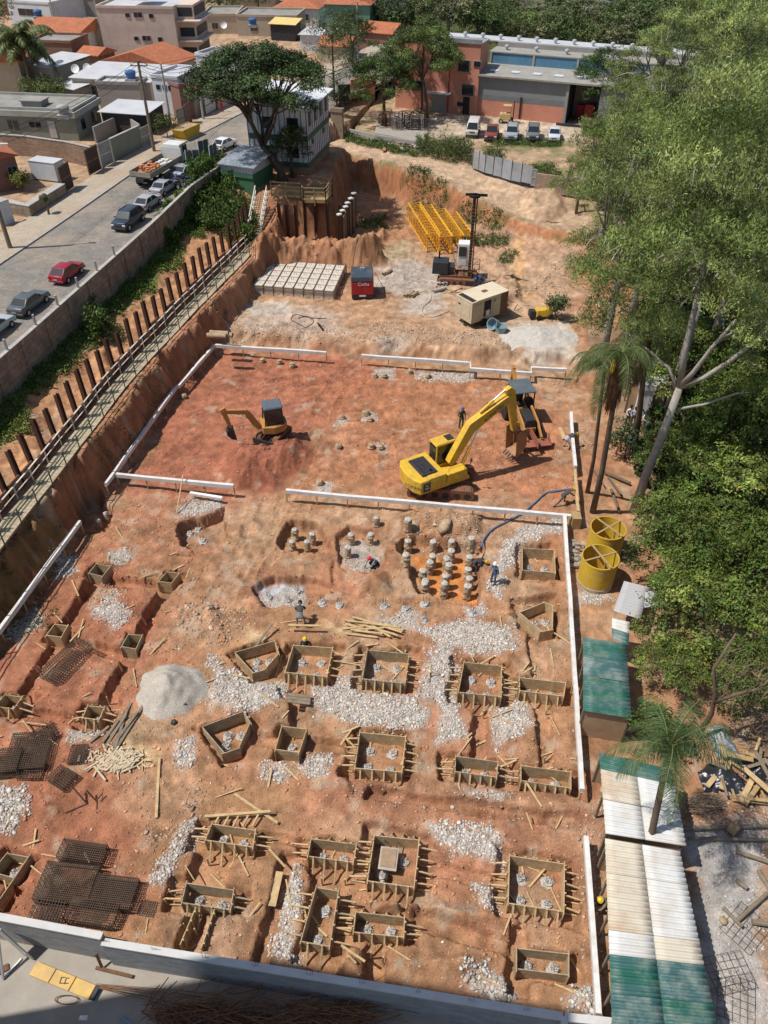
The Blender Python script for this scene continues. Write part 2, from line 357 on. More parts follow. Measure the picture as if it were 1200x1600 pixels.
PITS = [([(268, 815), (350, 790), (358, 835), (325, 866), (282, 852)], .95, .2), ([(424, 852), (446, 812), (510, 818), (520, 862), (470, 866)], .75, .25),
 ([(524, 835), (545, 820), (592, 828), (606, 872), (575, 894), (530, 886)], .5, .25), ([(622, 850), (640, 838), (755, 850), (752, 900), (742, 950), (650, 925), (640, 900)], .85, .3),
 ([(392, 918), (430, 902), (478, 900), (520, 912), (500, 935), (470, 952), (415, 945)], .55, .3), ([(800, 868), (806, 846), (872, 848), (878, 905), (815, 905)], .5, .25),
 ([(515, 862), (550, 895), (545, 925), (520, 925)], .3, .3), ([(130, 775), (160, 770), (175, 800), (165, 830), (130, 835), (118, 800)], .8, .6),
 ([(430, 1060), (465, 1060), (470, 1090), (440, 1090)], .3, .3), ([(800, 935), (870, 930), (872, 1000), (806, 985)], .45, .3)]
for p, dp, ww in PITS: carve(p, dp, ww*.6, jit=.2)
# ruts left by tracks on the rear part of the pit
def ruts(px, z, k, amp, n, seed):
    p = P2(px, z); sl = sub(p, .3); s = sstep(0, 1.2, sdpoly(X[sl], Y[sl], p)); q = X[sl]*k[0]+Y[sl]*k[1]+W1[sl]*.5
    Z[sl] += s*amp*np.sin(q*n)*(1+2*W1[sl])
ruts([(470, 600), (640, 560), (890, 600), (890, 700), (640, 640), (480, 770)], 0, (.12, 1), .05, 4.2, 1)
ruts([(390, 770), (450, 770), (420, 900), (330, 880)], 0, (1, .3), .05, 5, 2)
ruts([(700, 370), (880, 360), (890, 480), (700, 520)], .8, (1, .4), .07, 3, 3)
# near side of the front wall: paved yard, a metre lower
fwA = G(0, 1438, 1.1); fwB = G(870, 1588, 1.1); fwd = (fwB-fwA).normalized()
nrm = Vector((fwd.y, -fwd.x, 0)); sfr = (X-fwA.x)*nrm.x+(Y-fwA.y)*nrm.y      # + towards the camera
W4 = fbm(X, Y, .34, 2, 71); Z += (W4*.06+.07*np.clip(fbm(X, Y, .75, 3, 75), .05, 1)-.004+.022*np.abs(fbm(X, Y, .2, 2, 79)))*near*(X > xw(Y))*(Y < 125)
steep = np.hypot(*np.gradient(Z)); steep = sstep(.05, .22, steep); Z += steep*(W4*.14+.08*fbm(X+Y*.3, Z*3, .5, 3, 77))*(X > xw(Y)+.4)*(Y < 110)
Z = np.where(sfr > -.03, -1.3, Z)
TRK = np.zeros(X.shape)
def tread(px, z=0., wd=.24, dep=.05, gap=0):
    p = P2(px, z)
    for off in ((0,) if not gap else (-gap/2, gap/2)):
        acc = 0
        for a, b in zip(p[:-1], p[1:]):
            d = b-a; L = np.hypot(*d); n = np.array([-d[1], d[0]])/L*off; a2 = a+n; b2 = b+n; sl = sub(np.array([a2, b2]), .6); xx, yy = X[sl], Y[sl]; dd = segdist(xx+W1[sl]*.25, yy+W2[sl]*.1, a2, b2); t = ((xx-a2[0])*d[0]+(yy-a2[1])*d[1])/L+acc; m = np.exp(-(dd/wd)**4)*(.6+W1[sl]); acc += L
            Z[sl] -= m*(dep*.7+dep*.5*np.sin(2*PI*t/.32)); Z[sl] += np.exp(-((dd-wd*1.35)/.07)**2)*.03; TRK[sl] = np.maximum(TRK[sl], m)
for px, g_ in (([(470, 612), (640, 588), (800, 592), (890, 612)], 1.6), ([(455, 640), (600, 628), (740, 636), (880, 632)], 1.9), ([(350, 620), (420, 590), (520, 570)], 1.4), ([(500, 690), (600, 672), (660, 668)], 1.8), ([(480, 730), (560, 708), (640, 700)], 1.6), ([(545, 575), (520, 620), (490, 680), (440, 770)], 1.5), ([(420, 772), (400, 850), (350, 940), (270, 1020)], 1.6), ([(470, 775), (440, 820), (395, 900)], 1.2), ([(300, 690), (260, 730), (220, 740)], 1.3), ([(200, 870), (300, 880), (380, 870)], 1.4), ([(660, 940), (640, 1000), (600, 1010)], 1.2), ([(900, 620), (830, 650), (760, 660)], 1.7), ([(250, 1150), (300, 1230), (310, 1260)], 1.3), ([(640, 1225), (780, 1250), (900, 1262)], 1.3)): tread(px, 0, gap=g_)
for px, g_ in (([(600, 500), (720, 530), (880, 545)], 1.7), ([(560, 500), (620, 440), (640, 380), (620, 340)], 1.7), ([(420, 500), (520, 500), (640, 520)], 1.5), ([(880, 400), (840, 440), (800, 470)], 1.7), ([(700, 350), (780, 380), (800, 440)], 1.5)): tread(px, .8, gap=g_)
def hz(x, y):
    i = min(max(np.searchsorted(YS, y)-1, 0), len(YS)-2); j = min(max(np.searchsorted(XS, x)-1, 0), len(XS)-2)
    fy = (y-YS[i])/(YS[i+1]-YS[i]); fx = (x-XS[j])/(XS[j+1]-XS[j])
    return float((Z[i, j]*(1-fx)+Z[i, j+1]*fx)*(1-fy)+(Z[i+1, j]*(1-fx)+Z[i+1, j+1]*fx)*fy)
def hzv(x, y):
    i = np.clip(np.searchsorted(YS, y)-1, 0, len(YS)-2); j = np.clip(np.searchsorted(XS, x)-1, 0, len(XS)-2)
    fy = (y-YS[i])/(YS[i+1]-YS[i]); fx = (x-XS[j])/(XS[j+1]-XS[j])
    return (Z[i, j]*(1-fx)+Z[i, j+1]*fx)*(1-fy)+(Z[i+1, j]*(1-fx)+Z[i+1, j+1]*fx)*fy
def GT(u, v, z0=0.):                          # photo pixel -> point on the terrain
    p = G(u, v, z0)
    for _ in range(6): p = G(u, v, hz(p.x, p.y))
    return p
# soil colours (albedo only)
def C3(*c): return np.array(c)
tan = C3(.40, .217, .115); red = C3(.315, .115, .068); pink = C3(.385, .176, .102); beige = C3(.46, .315, .205); grey = C3(.42, .385, .34); ochre = C3(.52, .22, .07)
green = C3(.065, .105, .025); dgreen = C3(.04, .07, .02); asph = C3(.30, .27, .235); damp = C3(.24, .10, .055); pale = C3(.55, .49, .41)
Cc = np.ones(X.shape+(3,))*tan
def mixc(m, c): 
    global Cc
    Cc = Cc*(1-m[..., None])+c*m[..., None]
n_ = fbm(X, Y, 5, 5, 21); n2_ = fbm(X, Y, 1.2, 4, 31)
mixc(sstep(-.1, .5, n_+.4*n2_)*.7, pink)
mixc(sstep(.0, .6, fbm(X, Y, 3, 5, 41))*.6, beige)
mixc(sstep(.15, .5, fbm(X, Y, 2, 5, 51))*.25, damp)
def zone(px, z, c, soft=1.2, amt=.9, jit=1.0):
    p = P2(px, z); sl = sub(p, 2*soft); s = sdpoly(X[sl], Y[sl], p)+(n2_[sl]*2+W2[sl]*.8)*jit*soft*.5
    m = sstep(-soft*.5, soft, s)*amt; Cc[sl] = Cc[sl]*(1-m[..., None])+c*m[..., None]
zone([(170, 770), (330, 545), (560, 552), (640, 590), (520, 660), (480, 720), (430, 790), (300, 790)], 0, red*1.12, 1.5, .85)
zone([(470, 590), (640, 580), (890, 600), (890, 780), (700, 770), (450, 760), (470, 680)], 0, C3(.40, .165, .085), 1.5, .65)
zone([(345, 740), (370, 700), (480, 690), (490, 720), (430, 768), (365, 772)], 0, red*.95, .6, .9)
zone([(-40, 1500), (-40, 1000), (120, 830), (240, 900), (250, 1030), (200, 1130), (260, 1300), (220, 1460)], 0, pink*C3(.95, .82, .8), 2, .8)
zone([(-20, 1000), (130, 830), (120, 880), (60, 960), (-30, 1100)], 0, red*1.1, .6, .6)
zone([(340, 520), (380, 430), (560, 470), (900, 400), (900, 560), (560, 540)], .8, beige*C3(1, .93, .88), 1.5, .7)
zone([(590, 390), (900, 300), (900, 620), (880, 640), (590, 440)], .8, beige, 2, .6)
for p in ([(585, 420), (640, 400), (700, 420), (690, 455), (620, 470), (580, 450)], [(625, 460), (700, 455), (690, 500), (620, 490)]): zone(p, .8, grey, 1.2, .7)
zone([(795, 505), (890, 500), (900, 560), (830, 560), (790, 530)], .8, pale*.97, 1.0, .85)
zone([(585, 525), (640, 520), (640, 545), (590, 548)], .8, grey, .8, .6); zone([(600, 380), (650, 370), (640, 410), (600, 405)], .8, C3(.36, .30, .19), .8, .6)
zone([(385, 475), (450, 472), (452, 490), (390, 492)], .8, pale, .6, .7); zone([(380, 470), (520, 480), (540, 520), (370, 520)], .8, grey*1.05, 1.2, .45)
zone([(800, 385), (820, 380), (818, 440), (822, 460), (805, 460), (802, 430)], .8, ochre*C3(1.05, 1.5, 2.4), .4, .9)
zone([(805, 455), (845, 455), (840, 468), (812, 470)], .8, ochre*C3(1.05, 1.5, 2.4), .4, .9)
zone([(640, 865), (740, 875), (738, 940), (655, 925)], -.8, ochre*C3(1.1, 1.05, 1), .4, .95)
zone([(528, 845), (600, 840), (600, 880), (535, 885)], -.5, grey, .5, .85)
zone([(400, 922), (440, 912), (475, 912), (478, 940), (430, 944)], -.5, C3(.5, .52, .55), .3, .95)
zone([(280, 825), (345, 815), (340, 845), (300, 850)], -.5, C3(.36, .24, .16), .4, .7)
for p in ([(375, 775), (470, 770), (440, 880), (400, 900), (330, 1010), (250, 1010), (330, 890)], [(600, 1195), (900, 1240), (900, 1290), (600, 1235)], [(190, 1150), (300, 1180), (330, 1260), (230, 1310), (180, 1250)], [(500, 1290), (560, 1280), (690, 1290), (660, 1330)], [(560, 780), (640, 790), (560, 820), (480, 810)]): zone(p, 0, C3(.46, .285, .17), 1.2, .6)
for p in ([(380, 985), (420, 985), (420, 1003), (385, 1005)], [(500, 975), (560, 970), (550, 1000), (505, 998)], [(175, 1145), (235, 1130), (240, 1190), (190, 1200)]): zone(p, 0, C3(.62, .45, .25), .6, .75)
RUB = [([(333, 1028), (372, 1052), (440, 1062), (444, 1095), (400, 1112), (325, 1098)], 1), ([(490, 1075), (545, 1062), (560, 1083), (640, 1090), (668, 1110), (665, 1138), (560, 1130), (500, 1108)], 1),
 ([(660, 985), (700, 972), (800, 975), (808, 1015), (760, 1022), (712, 1012), (703, 1080), (662, 1100), (650, 1078), (662, 1040), (685, 1005)], 1), ([(686, 1086), (705, 1085), (732, 1150), (675, 1168), (690, 1120)], 1),
 ([(775, 1102), (825, 1094), (832, 1140), (772, 1168)], 1), ([(665, 1285), (785, 1300), (788, 1345), (720, 1335), (680, 1312)], 1), ([(442, 1400), (460, 1355), (472, 1400), (460, 1500), (425, 1490)], 1),
 ([(730, 1510), (760, 1508), (815, 1550), (800, 1562), (728, 1540)], 1.5), ([(890, 1545), (925, 1540), (928, 1578), (888, 1578)], 1.5), ([(775, 870), (808, 825), (878, 808), (880, 832), (822, 843), (795, 880), (780, 935), (768, 920)], 1),
 ([(140, 962), (178, 935), (205, 965), (185, 985)], 1), ([(235, 1375), (268, 1320), (300, 1278), (312, 1288), (282, 1342), (252, 1378)], 1), ([(-10, 1232), (38, 1232), (45, 1262), (15, 1296), (-10, 1290)], 1.3),
 ([(468, 1185), (512, 1183), (508, 1212), (478, 1206)], 1), ([(413, 1195), (445, 1195), (440, 1216), (420, 1216)], .9), ([(275, 790), (340, 778), (348, 793), (280, 806)], .8), ([(168, 864), (198, 862), (206, 872), (175, 878)], .7),
 ([(90, 872), (118, 868), (120, 893), (90, 900)], 1), ([(12, 978), (60, 942), (68, 965), (28, 1000)], .9), ([(108, 1140), (152, 1136), (145, 1162), (106, 1160)], .9), ([(273, 1160), (302, 1152), (300, 1197), (275, 1192)], 1),
 ([(715, 1228), (790, 1240), (788, 1252), (720, 1242)], 1), ([(900, 925), (940, 920), (960, 935), (905, 945)], .8), ([(745, 1385), (775, 1385), (772, 1415), (748, 1412)], 1), ([(400, 925), (440, 914), (475, 912), (475, 940), (430, 944)], .6),
 ([(545, 870), (590, 865), (592, 886), (550, 888)], .6), ([(570, 645), (585, 645), (585, 657), (570, 657)], .9), ([(528, 650), (542, 650), (542, 662), (528, 662)], .9), ([(590, 695), (605, 695), (603, 708), (590, 708)], .9), ([(492, 755), (515, 758), (510, 770), (494, 768)], .8), ([(650, 580), (740, 585), (735, 595), (650, 592)], .9), ([(585, 577), (615, 575), (612, 590), (585, 590)], .9), ([(585, 972), (640, 960), (660, 985), (620, 985)], .9), ([(640, 960), (650, 955), (665, 962), (650, 970)], .5), ([(725, 948), (750, 945), (760, 960), (735, 968)], .7)]
for p, sz in RUB: zone(p, 0, C3(.50, .44, .38), .45, .8, .5)
# grass strips, street side, far land
gm = sstep(.35, .6, (xp(Y)-X)/np.maximum(xp(Y)-xw(Y), .5)+.3*n_+.25*n2_-.2)*(X > xw(Y)-.3)*(Y < 92)*(X < xp(Y)); mixc(gm*.9, green*(1.1+.9*n2_)[..., None])
mixc(((X < xp(Y)) & (X > xw(Y)) & (Y < 90))*(1-gm)*.9, C3(.50, .265, .135))
bnk = np.abs(X-xb(Y)-.6) < .9
mixc(bnk*(Y < 80)*.6, C3(.42, .19, .10))
mixc(bnk*(Y < 36)*sstep(.05, .3, n2_+.5*n_)*.6, dgreen*1.3)
fm = (far > .9)&(X > xw(Y)); mixc(fm*.9, C3(.40, .285, .18)); mixc(fm*sstep(.0, .3, fbm(X, Y, 2.5, 4, 66))*.6, C3(.13, .15, .05))
ed = (far > .2)&(far < .9)&(X > xw(Y)); mixc(ed*.75, C3(.42, .175, .08)); mixc(ed*sstep(.1, .35, fbm(X, Y, 1.8, 4, 61))*.6, green)
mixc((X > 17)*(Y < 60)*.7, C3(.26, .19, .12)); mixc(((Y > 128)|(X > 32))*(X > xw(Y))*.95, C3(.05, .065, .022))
rd = road*(X < xw(Y)); mixc(rd*.95, C3(.40, .27, .17))
zone([(1060, 1290), (1200, 1270), (1200, 1650), (1130, 1650)], .1, C3(.42, .40, .37), .6, .9); zone([(600, 175), (940, 190), (900, 225), (620, 215)], 4, C3(.50, .41, .31), 1, .8)
zone([(505, 210), (548, 219), (600, 233), (650, 245), (735, 261), (825, 286), (920, 316), (920, 342), (875, 329), (815, 318), (750, 296), (705, 284), (667, 268), (600, 250), (540, 236), (505, 226)], 4, C3(.48, .335, .22), .35, .97, .2)
for p in ([(800, 222), (880, 225), (880, 232), (770, 228)], [(540, 210), (640, 235), (640, 245), (540, 220)]): zone(p, 4, green, .8, .8)
Cc *= 1.04*(1+.30*n2_+.30*W2+.34*W4)[..., None]
mixc(steep*(X > xw(Y))*(Y < 105)*.35, C3(.27, .115, .06))
mixc(sstep(.28, .5, fbm(X, Y, .9, 4, 91))*.5*(Y < 60)*(X > xw(Y)), C3(.50, .40, .29))
Cc *= (1-.13*TRK)[..., None]
ny, nx = X.shape
idx = np.arange(ny*nx).reshape(ny, nx)
quads = np.stack([idx[:-1, :-1], idx[:-1, 1:], idx[1:, 1:], idx[1:, :-1]], -1).reshape(-1, 4)
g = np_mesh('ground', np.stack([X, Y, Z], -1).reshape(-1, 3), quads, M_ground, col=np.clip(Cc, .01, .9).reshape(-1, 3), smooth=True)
g['kind'] = 'structure'
ORDW = ['first', 'second', 'third', 'fourth', 'fifth', 'sixth', 'seventh', 'eighth', 'ninth', 'tenth', 'eleventh', 'twelfth', 'thirteenth', 'fourteenth', 'fifteenth', 'sixteenth', 'seventeenth', 'eighteenth', 'nineteenth', 'twentieth', 'twenty-first', 'twenty-second', 'twenty-third', 'twenty-fourth', 'twenty-fifth', 'twenty-sixth', 'twenty-seventh', 'twenty-eighth', 'twenty-ninth', 'thirtieth', 'thirty-first', 'thirty-second', 'thirty-third', 'thirty-fourth', 'thirty-fifth', 'thirty-sixth', 'thirty-seventh', 'thirty-eighth']
# ---------- street retaining wall, piles, walkway ----------
def ribbon(ls, z0, z1, th, mb=None):          # wall along a list of xy points
    mb = mb or MB(); n = len(ls); L = []; Rr = []
    for i, p in enumerate(ls):
        a = Vector(ls[max(i-1, 0)][:2]); b = Vector(ls[min(i+1, n-1)][:2]); d = (b-a).normalized(); nn = Vector((-d.y, d.x))*th/2
        L.append(Vector(p[:2])+nn); Rr.append(Vector(p[:2])-nn)
    f0 = z0 if callable(z0) else (lambda p: z0); f1 = z1 if callable(z1) else (lambda p: z1)
    vs = []
    for i in range(n): vs += [(L[i].x, L[i].y, f0(ls[i])), (Rr[i].x, Rr[i].y, f0(ls[i])), (Rr[i].x, Rr[i].y, f1(ls[i])), (L[i].x, L[i].y, f1(ls[i]))]
    fs = [(3, 2, 1, 0), (4*n-4, 4*n-3, 4*n-2, 4*n-1)]
    for i in range(n-1):
        for k in range(4): fs.append((4*i+k, 4*i+(k+1) % 4, 4*i+4+(k+1) % 4, 4*i+4+k))
    mb.add(vs, fs); return mb
ZW = 6.75
wall_pts = [(float(xw(y))+.0, y) for y in (20, 27, 33, 38, 43, 48, 53, 58, 63, 68, 73, 78, 83, 88)]
M_oldwall = mat('old_wall', (.36, .275, .205), .95, .25, 1.5, .4, dirt=(.16, .12, .085), dsc=.9, damt=.75, brick=(.8, .4, .025, (.2, .17, .14)))
rw = thing('retaining_wall', 'long weathered block wall with dark stains holding up the street above the grass bank', 'wall', (0, 0, 0))
obj('wall_panel', ribbon(wall_pts, 2.5, ZW, .22), M_oldwall, rw)
obj('coping', ribbon(wall_pts, ZW+.003, ZW+.07, .3), M_conc, rw)
for y in (42, 45.5, 49, 52, 55, 58, 61):
    x = float(xw(y)); obj('post', MB().beam((x, y, ZW), (x, y, ZW+.85), .13), M_conc, rw)
bt = MB()
for y in np.arange(22, 87, 3.1): x = float(xw(y)); bt.box((x+.14, y, 4.6), (.12, .3, ZW*2-9.3))
obj('buttress', bt, M_oldwall, rw)
# steel piles on the ledge
pile_mb = MB(); 
for dx in (-.13, .13): pile_mb.box((0, dx, 1.1), (.25, .03, 3.5))
pile_mb.box((0, 0, 1.1), (.024, .22, 3.5))
M_lag = mat('lagging_tile', (.34, .15, .09), .9, .25, 3, .4, brick=(.35, .2, .03, (.16, .09, .06)))
pys = list(np.linspace(24.5, 76, 37)); first = None
GP = 'steel piles standing along the wooden walkway'
for i, y in enumerate(pys):
    x = float(xp(y)); z = 3.0
    o = obj('steel_pile', pile_mb, M_steel) if first is None else dup(first)
    if first is None: first = o; o['group'] = GP; o['category'] = 'pile'; o['label'] = ''
    o['label'] = 'dark steel pile of the long walkway row, %s up from the bottom left' % ORDW[i]
    o.location = (x, y, z-.1+rnd.uniform(-.12, .12)); o.rotation_euler = (rnd.uniform(-.02, .02), -.03+rnd.uniform(-.02, .02), R(-15)+rnd.uniform(-.1, .1)); o.scale = (1, 1, .96+rnd.random()*.1)
    if i:
        x0 = float(xp(pys[i-1])); a = Vector((x0+.1, pys[i-1]+.12, 0)); b = Vector((x+.1, y-.12, 0))
        mb = MB(); hh = rnd.uniform(.7, 1.05)
        mb.beam((a.x, a.y, 3.0+hh/2-.1), (b.x, b.y, 3.0+hh/2-.1), .08, hh+.2)
        l = obj('lagging_panel', mb, M_lag); tag(l, 'low red tile panel in the %s pile gap up from the bottom left' % ORDW[i-1], 'lagging', 'red lagging panels between the walkway piles')
# walkway
M_rail = mat('rail_green', (.10, .13, .08), .7, .2, 4); M_railw = mat('rail_pale', (.62, .58, .50), .7, .15, 4, dirt=(.25, .18, .12))
M_deck = mat('deck_wood', (.42, .345, .24), .85, .2, 4, .2, dirt=(.2, .13, .08), dsc=1.2)
wk = thing('walkway', 'long wooden walkway with pale left handrail and green right railing beside the pit', 'walkway', (0, 0, 0))
dys = list(np.linspace(22, 73.5, 30)); cl = [Vector((float(xb(y))-.75, y, 3.12+.03*math.sin(y))) for y in dys]+[Vector((G(393, 380, 3.1).x, 75.3, 3.15))]
dk = MB()
for a, b in zip(cl[:-1], cl[1:]):
    d = (b-a).normalized(); n = Vector((d.y, -d.x, 0)); k = int((b-a).length/.3)
    for j in range(k):
        p = a+(b-a)*((j+.5)/k); hl = (b-a).length/k/2-.008
        dk.beam(p-d*hl, p+d*hl, 1.12, .035+.004*(j % 2))
obj('deck', dk, M_deck, wk)
bm_ = MB()
for s_ in (-.5, .5):
    for a, b in zip(cl[:-1], cl[1:]):
        d = (b-a).normalized(); n = Vector((d.y, -d.x, 0)); bm_.beam(a+n*s_-Vector((0, 0, .1)), b+n*s_-Vector((0, 0, .1)), .07, .14)
obj('deck_beam', bm_, M_woodg, wk)
for s_, m_, nm in ((-.6, M_railw, 'left_railing'), (.58, M_rail, 'right_railing')):
    rl = MB(); ps = MB()
    for i, (a, b) in enumerate(zip(cl[:-1], cl[1:])):
        d = (b-a).normalized(); n = Vector((d.y, -d.x, 0))*s_
        for hh, ww in ((.98, .09 if s_ < 0 else .06), (.5, .05)): rl.beam(a+n+Vector((0, 0, hh)), b+n+Vector((0, 0, hh)), ww, .05)
        
        obj('railing_post', MB().beam(a+n-Vector((0, 0, .3)), a+n+Vector((0, 0, 1.0)), .06), m_, wk)
    obj('railing', rl, m_, wk)
st = thing('stairs', 'steep wooden stairs with pale handrails climbing from the walkway to the green hut', 'stairs', (0, 0, 0))
s0 = Vector((cl[-1].x, 75.6, 3.15)); s1 = G(409, 306, 5.1); d = s1-s0; nn = Vector((d.y, -d.x, 0)).normalized(); sm = MB(); N_ = 17
for i in range(N_):
    p = s0+d*(i+.5)/N_; sm.beam(p-nn*.5, p+nn*.5, d.to_2d().length/N_*.7, .05)
obj('step', sm, M_deck, st)
for s_ in (-.58, .58):
    rl = MB(); o_ = nn*s_
    for hh in (1.0, .5): rl.beam(s0+o_+Vector((0, 0, hh)), s1+o_+Vector((0, 0, hh)), .09, .06)
    rl.beam(s0+o_-Vector((0, 0, .1)), s1+o_-Vector((0, 0, .1)), .05, .25)
    for i in range(8): p = s0+d*i/7+o_; rl.beam(p-Vector((0, 0, .4)), p+Vector((0, 0, 1.0)), .07)
    obj('handrail', rl, M_railw, st)
# platform with timber railings
M_tim = mat('yellow_timber', (.36, .25, .12), .85, .2, 5, .2)
pf = thing('timber_platform', 'timber viewing platform with yellowish railings above the pile row', 'platform', (0, 0, 0))
pp = [G(424, 302, 5.05), G(471, 305, 5.05), G(474, 312, 5.05), G(509, 313, 5.05), G(519, 298, 5.05), G(490, 292, 5.05)]
fl = MB(); fl.prism([(p.x, p.y) for p in pp]+[(pp[0].x+.3, pp[0].y+3)], 4.75, 5.02); obj('deck', fl, M_tim, pf)
rl = MB(); ps = MB()
for a, b in zip(pp[:-1], pp[1:]):
    for hh in (.35, .75, 1.15): rl.beam(a+Vector((0, 0, hh)), b+Vector((0, 0, hh)), .05, .11)
    k = max(2, int((b-a).length/1.4))
    for i in range(k+1): p = a+(b-a)*i/k; obj('railing_post', MB().beam(p-Vector((0, 0, .6)), p+Vector((0, 0, 1.2)), .1), M_tim, pf)
obj('railing', rl, M_tim, pf)
# piles holding the yard
GP2 = 'tall steel piles below the timber platform'
hp = MB()
for dx in (-.13, .13): hp.box((0, dx, 1.85), (.3, .03, 4.1))
hp.box((0, 0, 1.85), (.022, .22, 4.1)); f2 = None
for i, (u, v) in enumerate(((440, 373), (452, 374), (465, 376), (478, 369), (494, 366), (514, 372), (534, 374))):
    p = G(u, v, 1.3)
    if f2 is None:
        f2 = obj('steel_pile', hp, M_steel); tag(f2, 'tall rusty steel pile standing in the row below the timber platform', 'pile', GP2); o = f2
    else: o = dup(f2)
    o['label'] = 'tall rusty steel pile below the timber platform, %s from the left' % ORDW[i]
    o.location = (p.x, p.y, 1.0); o.rotation_euler = (rnd.uniform(-.03, .03), rnd.uniform(-.03, .03), R(80))
f3 = None; GP3 = 'capped steel piles stepping up beside the white house'
for i, (u, v) in enumerate(((530, 335), (535, 329), (540, 323), (543, 317), (548, 310), (553, 302), (499, 283), (503, 277), (507, 271), (511, 265), (515, 259), (519, 253), (522, 247))):
    p = G(u, v, 4.9)
    if f3 is None:
        f3 = thing('capped_pile', 'steel pile with a pale square cap in the rows beside the white house', 'pile', (0, 0, 0), 0, GP3)
        obj('shaft', hp, M_steel, f3).location = (0, 0, .2); obj('cap', MB().box((0, 0, 4.18), (.42, .42, .12)), M_concw, f3); o = f3
    else: o = dup(f3)
    o['label'] = ('steel pile with pale cap right of the platform, %s from the front' % ORDW[i]) if i < 6 else ('pale capped steel pile along the yard house, %s from the front' % ORDW[i-6])
    o.location = (p.x, p.y, .72); o.rotation_euler = (0, 0, R(35))
lg = MB(); q = [G(u, v, 4.9) for u, v in ((536, 334), (543, 318), (556, 300))]
for a, b in zip(q[:-1], q[1:]):
    for k in range(13): lg.beam((a.x, a.y, 1.1+.28*k), (b.x, b.y, 1.1+.28*k), .06, .24)
tag(obj('timber_lagging', lg, M_woodg), 'dark stacked timber lagging behind the stepped capped piles', 'lagging')
# ---------- front wall ----------
M_block = mat('block_wall', (.33, .335, .345), .9, .1, 2.5, .2, dirt=(.30, .30, .30), dsc=.8, damt=.5, brick=(.4, .2, .008, (.33, .33, .33)))
M_cap = mat('wall_cap', (.56, .55, .53), .85, .1, 5, .2, dirt=(.4, .36, .32), dsc=2.5, damt=.5)
fw = thing('front_wall', 'long grey block wall with pale concrete cap crossing the bottom of the picture', 'wall', (0, 0, 0))
ang = math.atan2(fwd.y, fwd.x); A0 = G(-150, 1404, 1.2); B0 = G(159, 1462, 1.2); B1 = G(159, 1471, 1.02); C1 = G(880, 1588, 1.02); C2 = G(1130, 1616, 1.02)
def wseg(a, b, zt, nm='wall_segment'):
    a = Vector((a.x, a.y, 0)); b = Vector((b.x, b.y, 0)); mb = MB(); mb.beam(a+Vector((0, 0, (zt-1.4)/2)), b+Vector((0, 0, (zt-1.4)/2)), .2, zt+1.4-.002); obj(nm, mb, M_block, fw)
    c = MB(); c.beam(a+Vector((0, 0, zt+.05)), b+Vector((0, 0, zt+.05)), .27, .1); obj('cap', c, M_cap, fw)
wseg(A0, B0, 1.1); wseg(B1, C1, .92); wseg(C1+Vector((.06, -.01, 0)), C2, .92)
pc = C1+Vector((.0, -.2, 0)); obj('pillar', MB().box((pc.x, pc.y, 0), (.22, .42, 2.1), ang), M_cap, fw)
stb = MB()
for i in range(26):
    t_ = i/26; p = B1+(C1-B1)*t_; x0 = p.x+rnd.uniform(-.05, .05)
    if i % 3 == 0:
        for k in range(3): stb.tube([(x0+.08*k, p.y, 1.0), (x0+.08*k+rnd.uniform(-.05, .05), p.y+rnd.uniform(-.05, .05), 1.22+rnd.random()*.2)], .008, 4)
obj('starter_bar', stb, M_rebar, fw)
# yard floor slab on our side
M_slab = mat('yard_slab', (.33, .30, .255), .9, .12, 1.2, .15, dirt=(.30, .25, .20), dsc=.7, damt=.6)
n3 = Vector((nrm.x, nrm.y, 0)); sa = G(-400, 1400, 0); 
ys_ = MB(); a = A0+n3*.14; b = C2+n3*.14; a.z = b.z = -1.04; a -= fwd*6; b += fwd*4
ys_.quad(a, b, b+n3*14, a+n3*14); sfl = obj('yard_floor', ys_, M_slab); sfl['kind'] = 'structure'
ts = thing('wall_brace', 'triangular steel brace frame leaning on the wall in the bottom left corner', 'brace', (0, 0, 0))
q0 = G(-5, 1450, 1.0); q1 = G(46, 1496, -1.0); q2 = G(5, 1530, -1.0)
obj('frame', MB().beam(q0, q1, .06, .5).beam(q1-Vector((.3, .05, 0)), q2, .06, .08).beam(q2, q0, .08), M_galv, ts)
obj('base_plate', MB().box((q2.x-.3, q2.y+.25, -1.0), (.8, .25, .06), R(30)), M_rust, ts)
# yellow metal panels
M_ypan = mat('yellow_panel', (.62, .40, .12), .6, .12, 2, .05, dirt=(.4, .3, .2), dsc=1.5)
yp = thing('yellow_panels', 'three pale yellow metal formwork panels laid end to end by the wall', 'panel', (0, 0, 0))
a = G(57, 1503, -.9); b = G(150, 1541, -.9); dv = (b-a).normalized(); pv = Vector((dv.y, -dv.x, 0))
for i in range(3):
    p = a+(b-a)*(i+.5)/3+pv*.22; obj('panel', MB().box((p.x, p.y, -.93), ((b-a).length/3-.04, .5, .1), math.atan2(dv.y, dv.x)), M_ypan, yp, .01)
p = a+(b-a)*.55+pv*.2; pn = MB()
for (x, y, sx, sy) in ((-.12, .1, .16, .03), (-.12, -.1, .16, .03), (-.19, 0, .03, .2), (.06, .08, .12, .03), (.0, -.03, .03, .2), (.06, -.1, .16, .03)): pn.box((x, y, 0), (sx, sy, .012))
o = obj('painted_mark', pn, M_dark, yp); o.location = (p.x, p.y, -.868); o.rotation_euler = (0, 0, math.atan2(dv.y, dv.x)+.3)
p = b+dv*.1+pv*.2; obj('hinge', MB().box((p.x, p.y, -.9), (.14, .5, .14), math.atan2(dv.y, dv.x)), M_dark, yp)
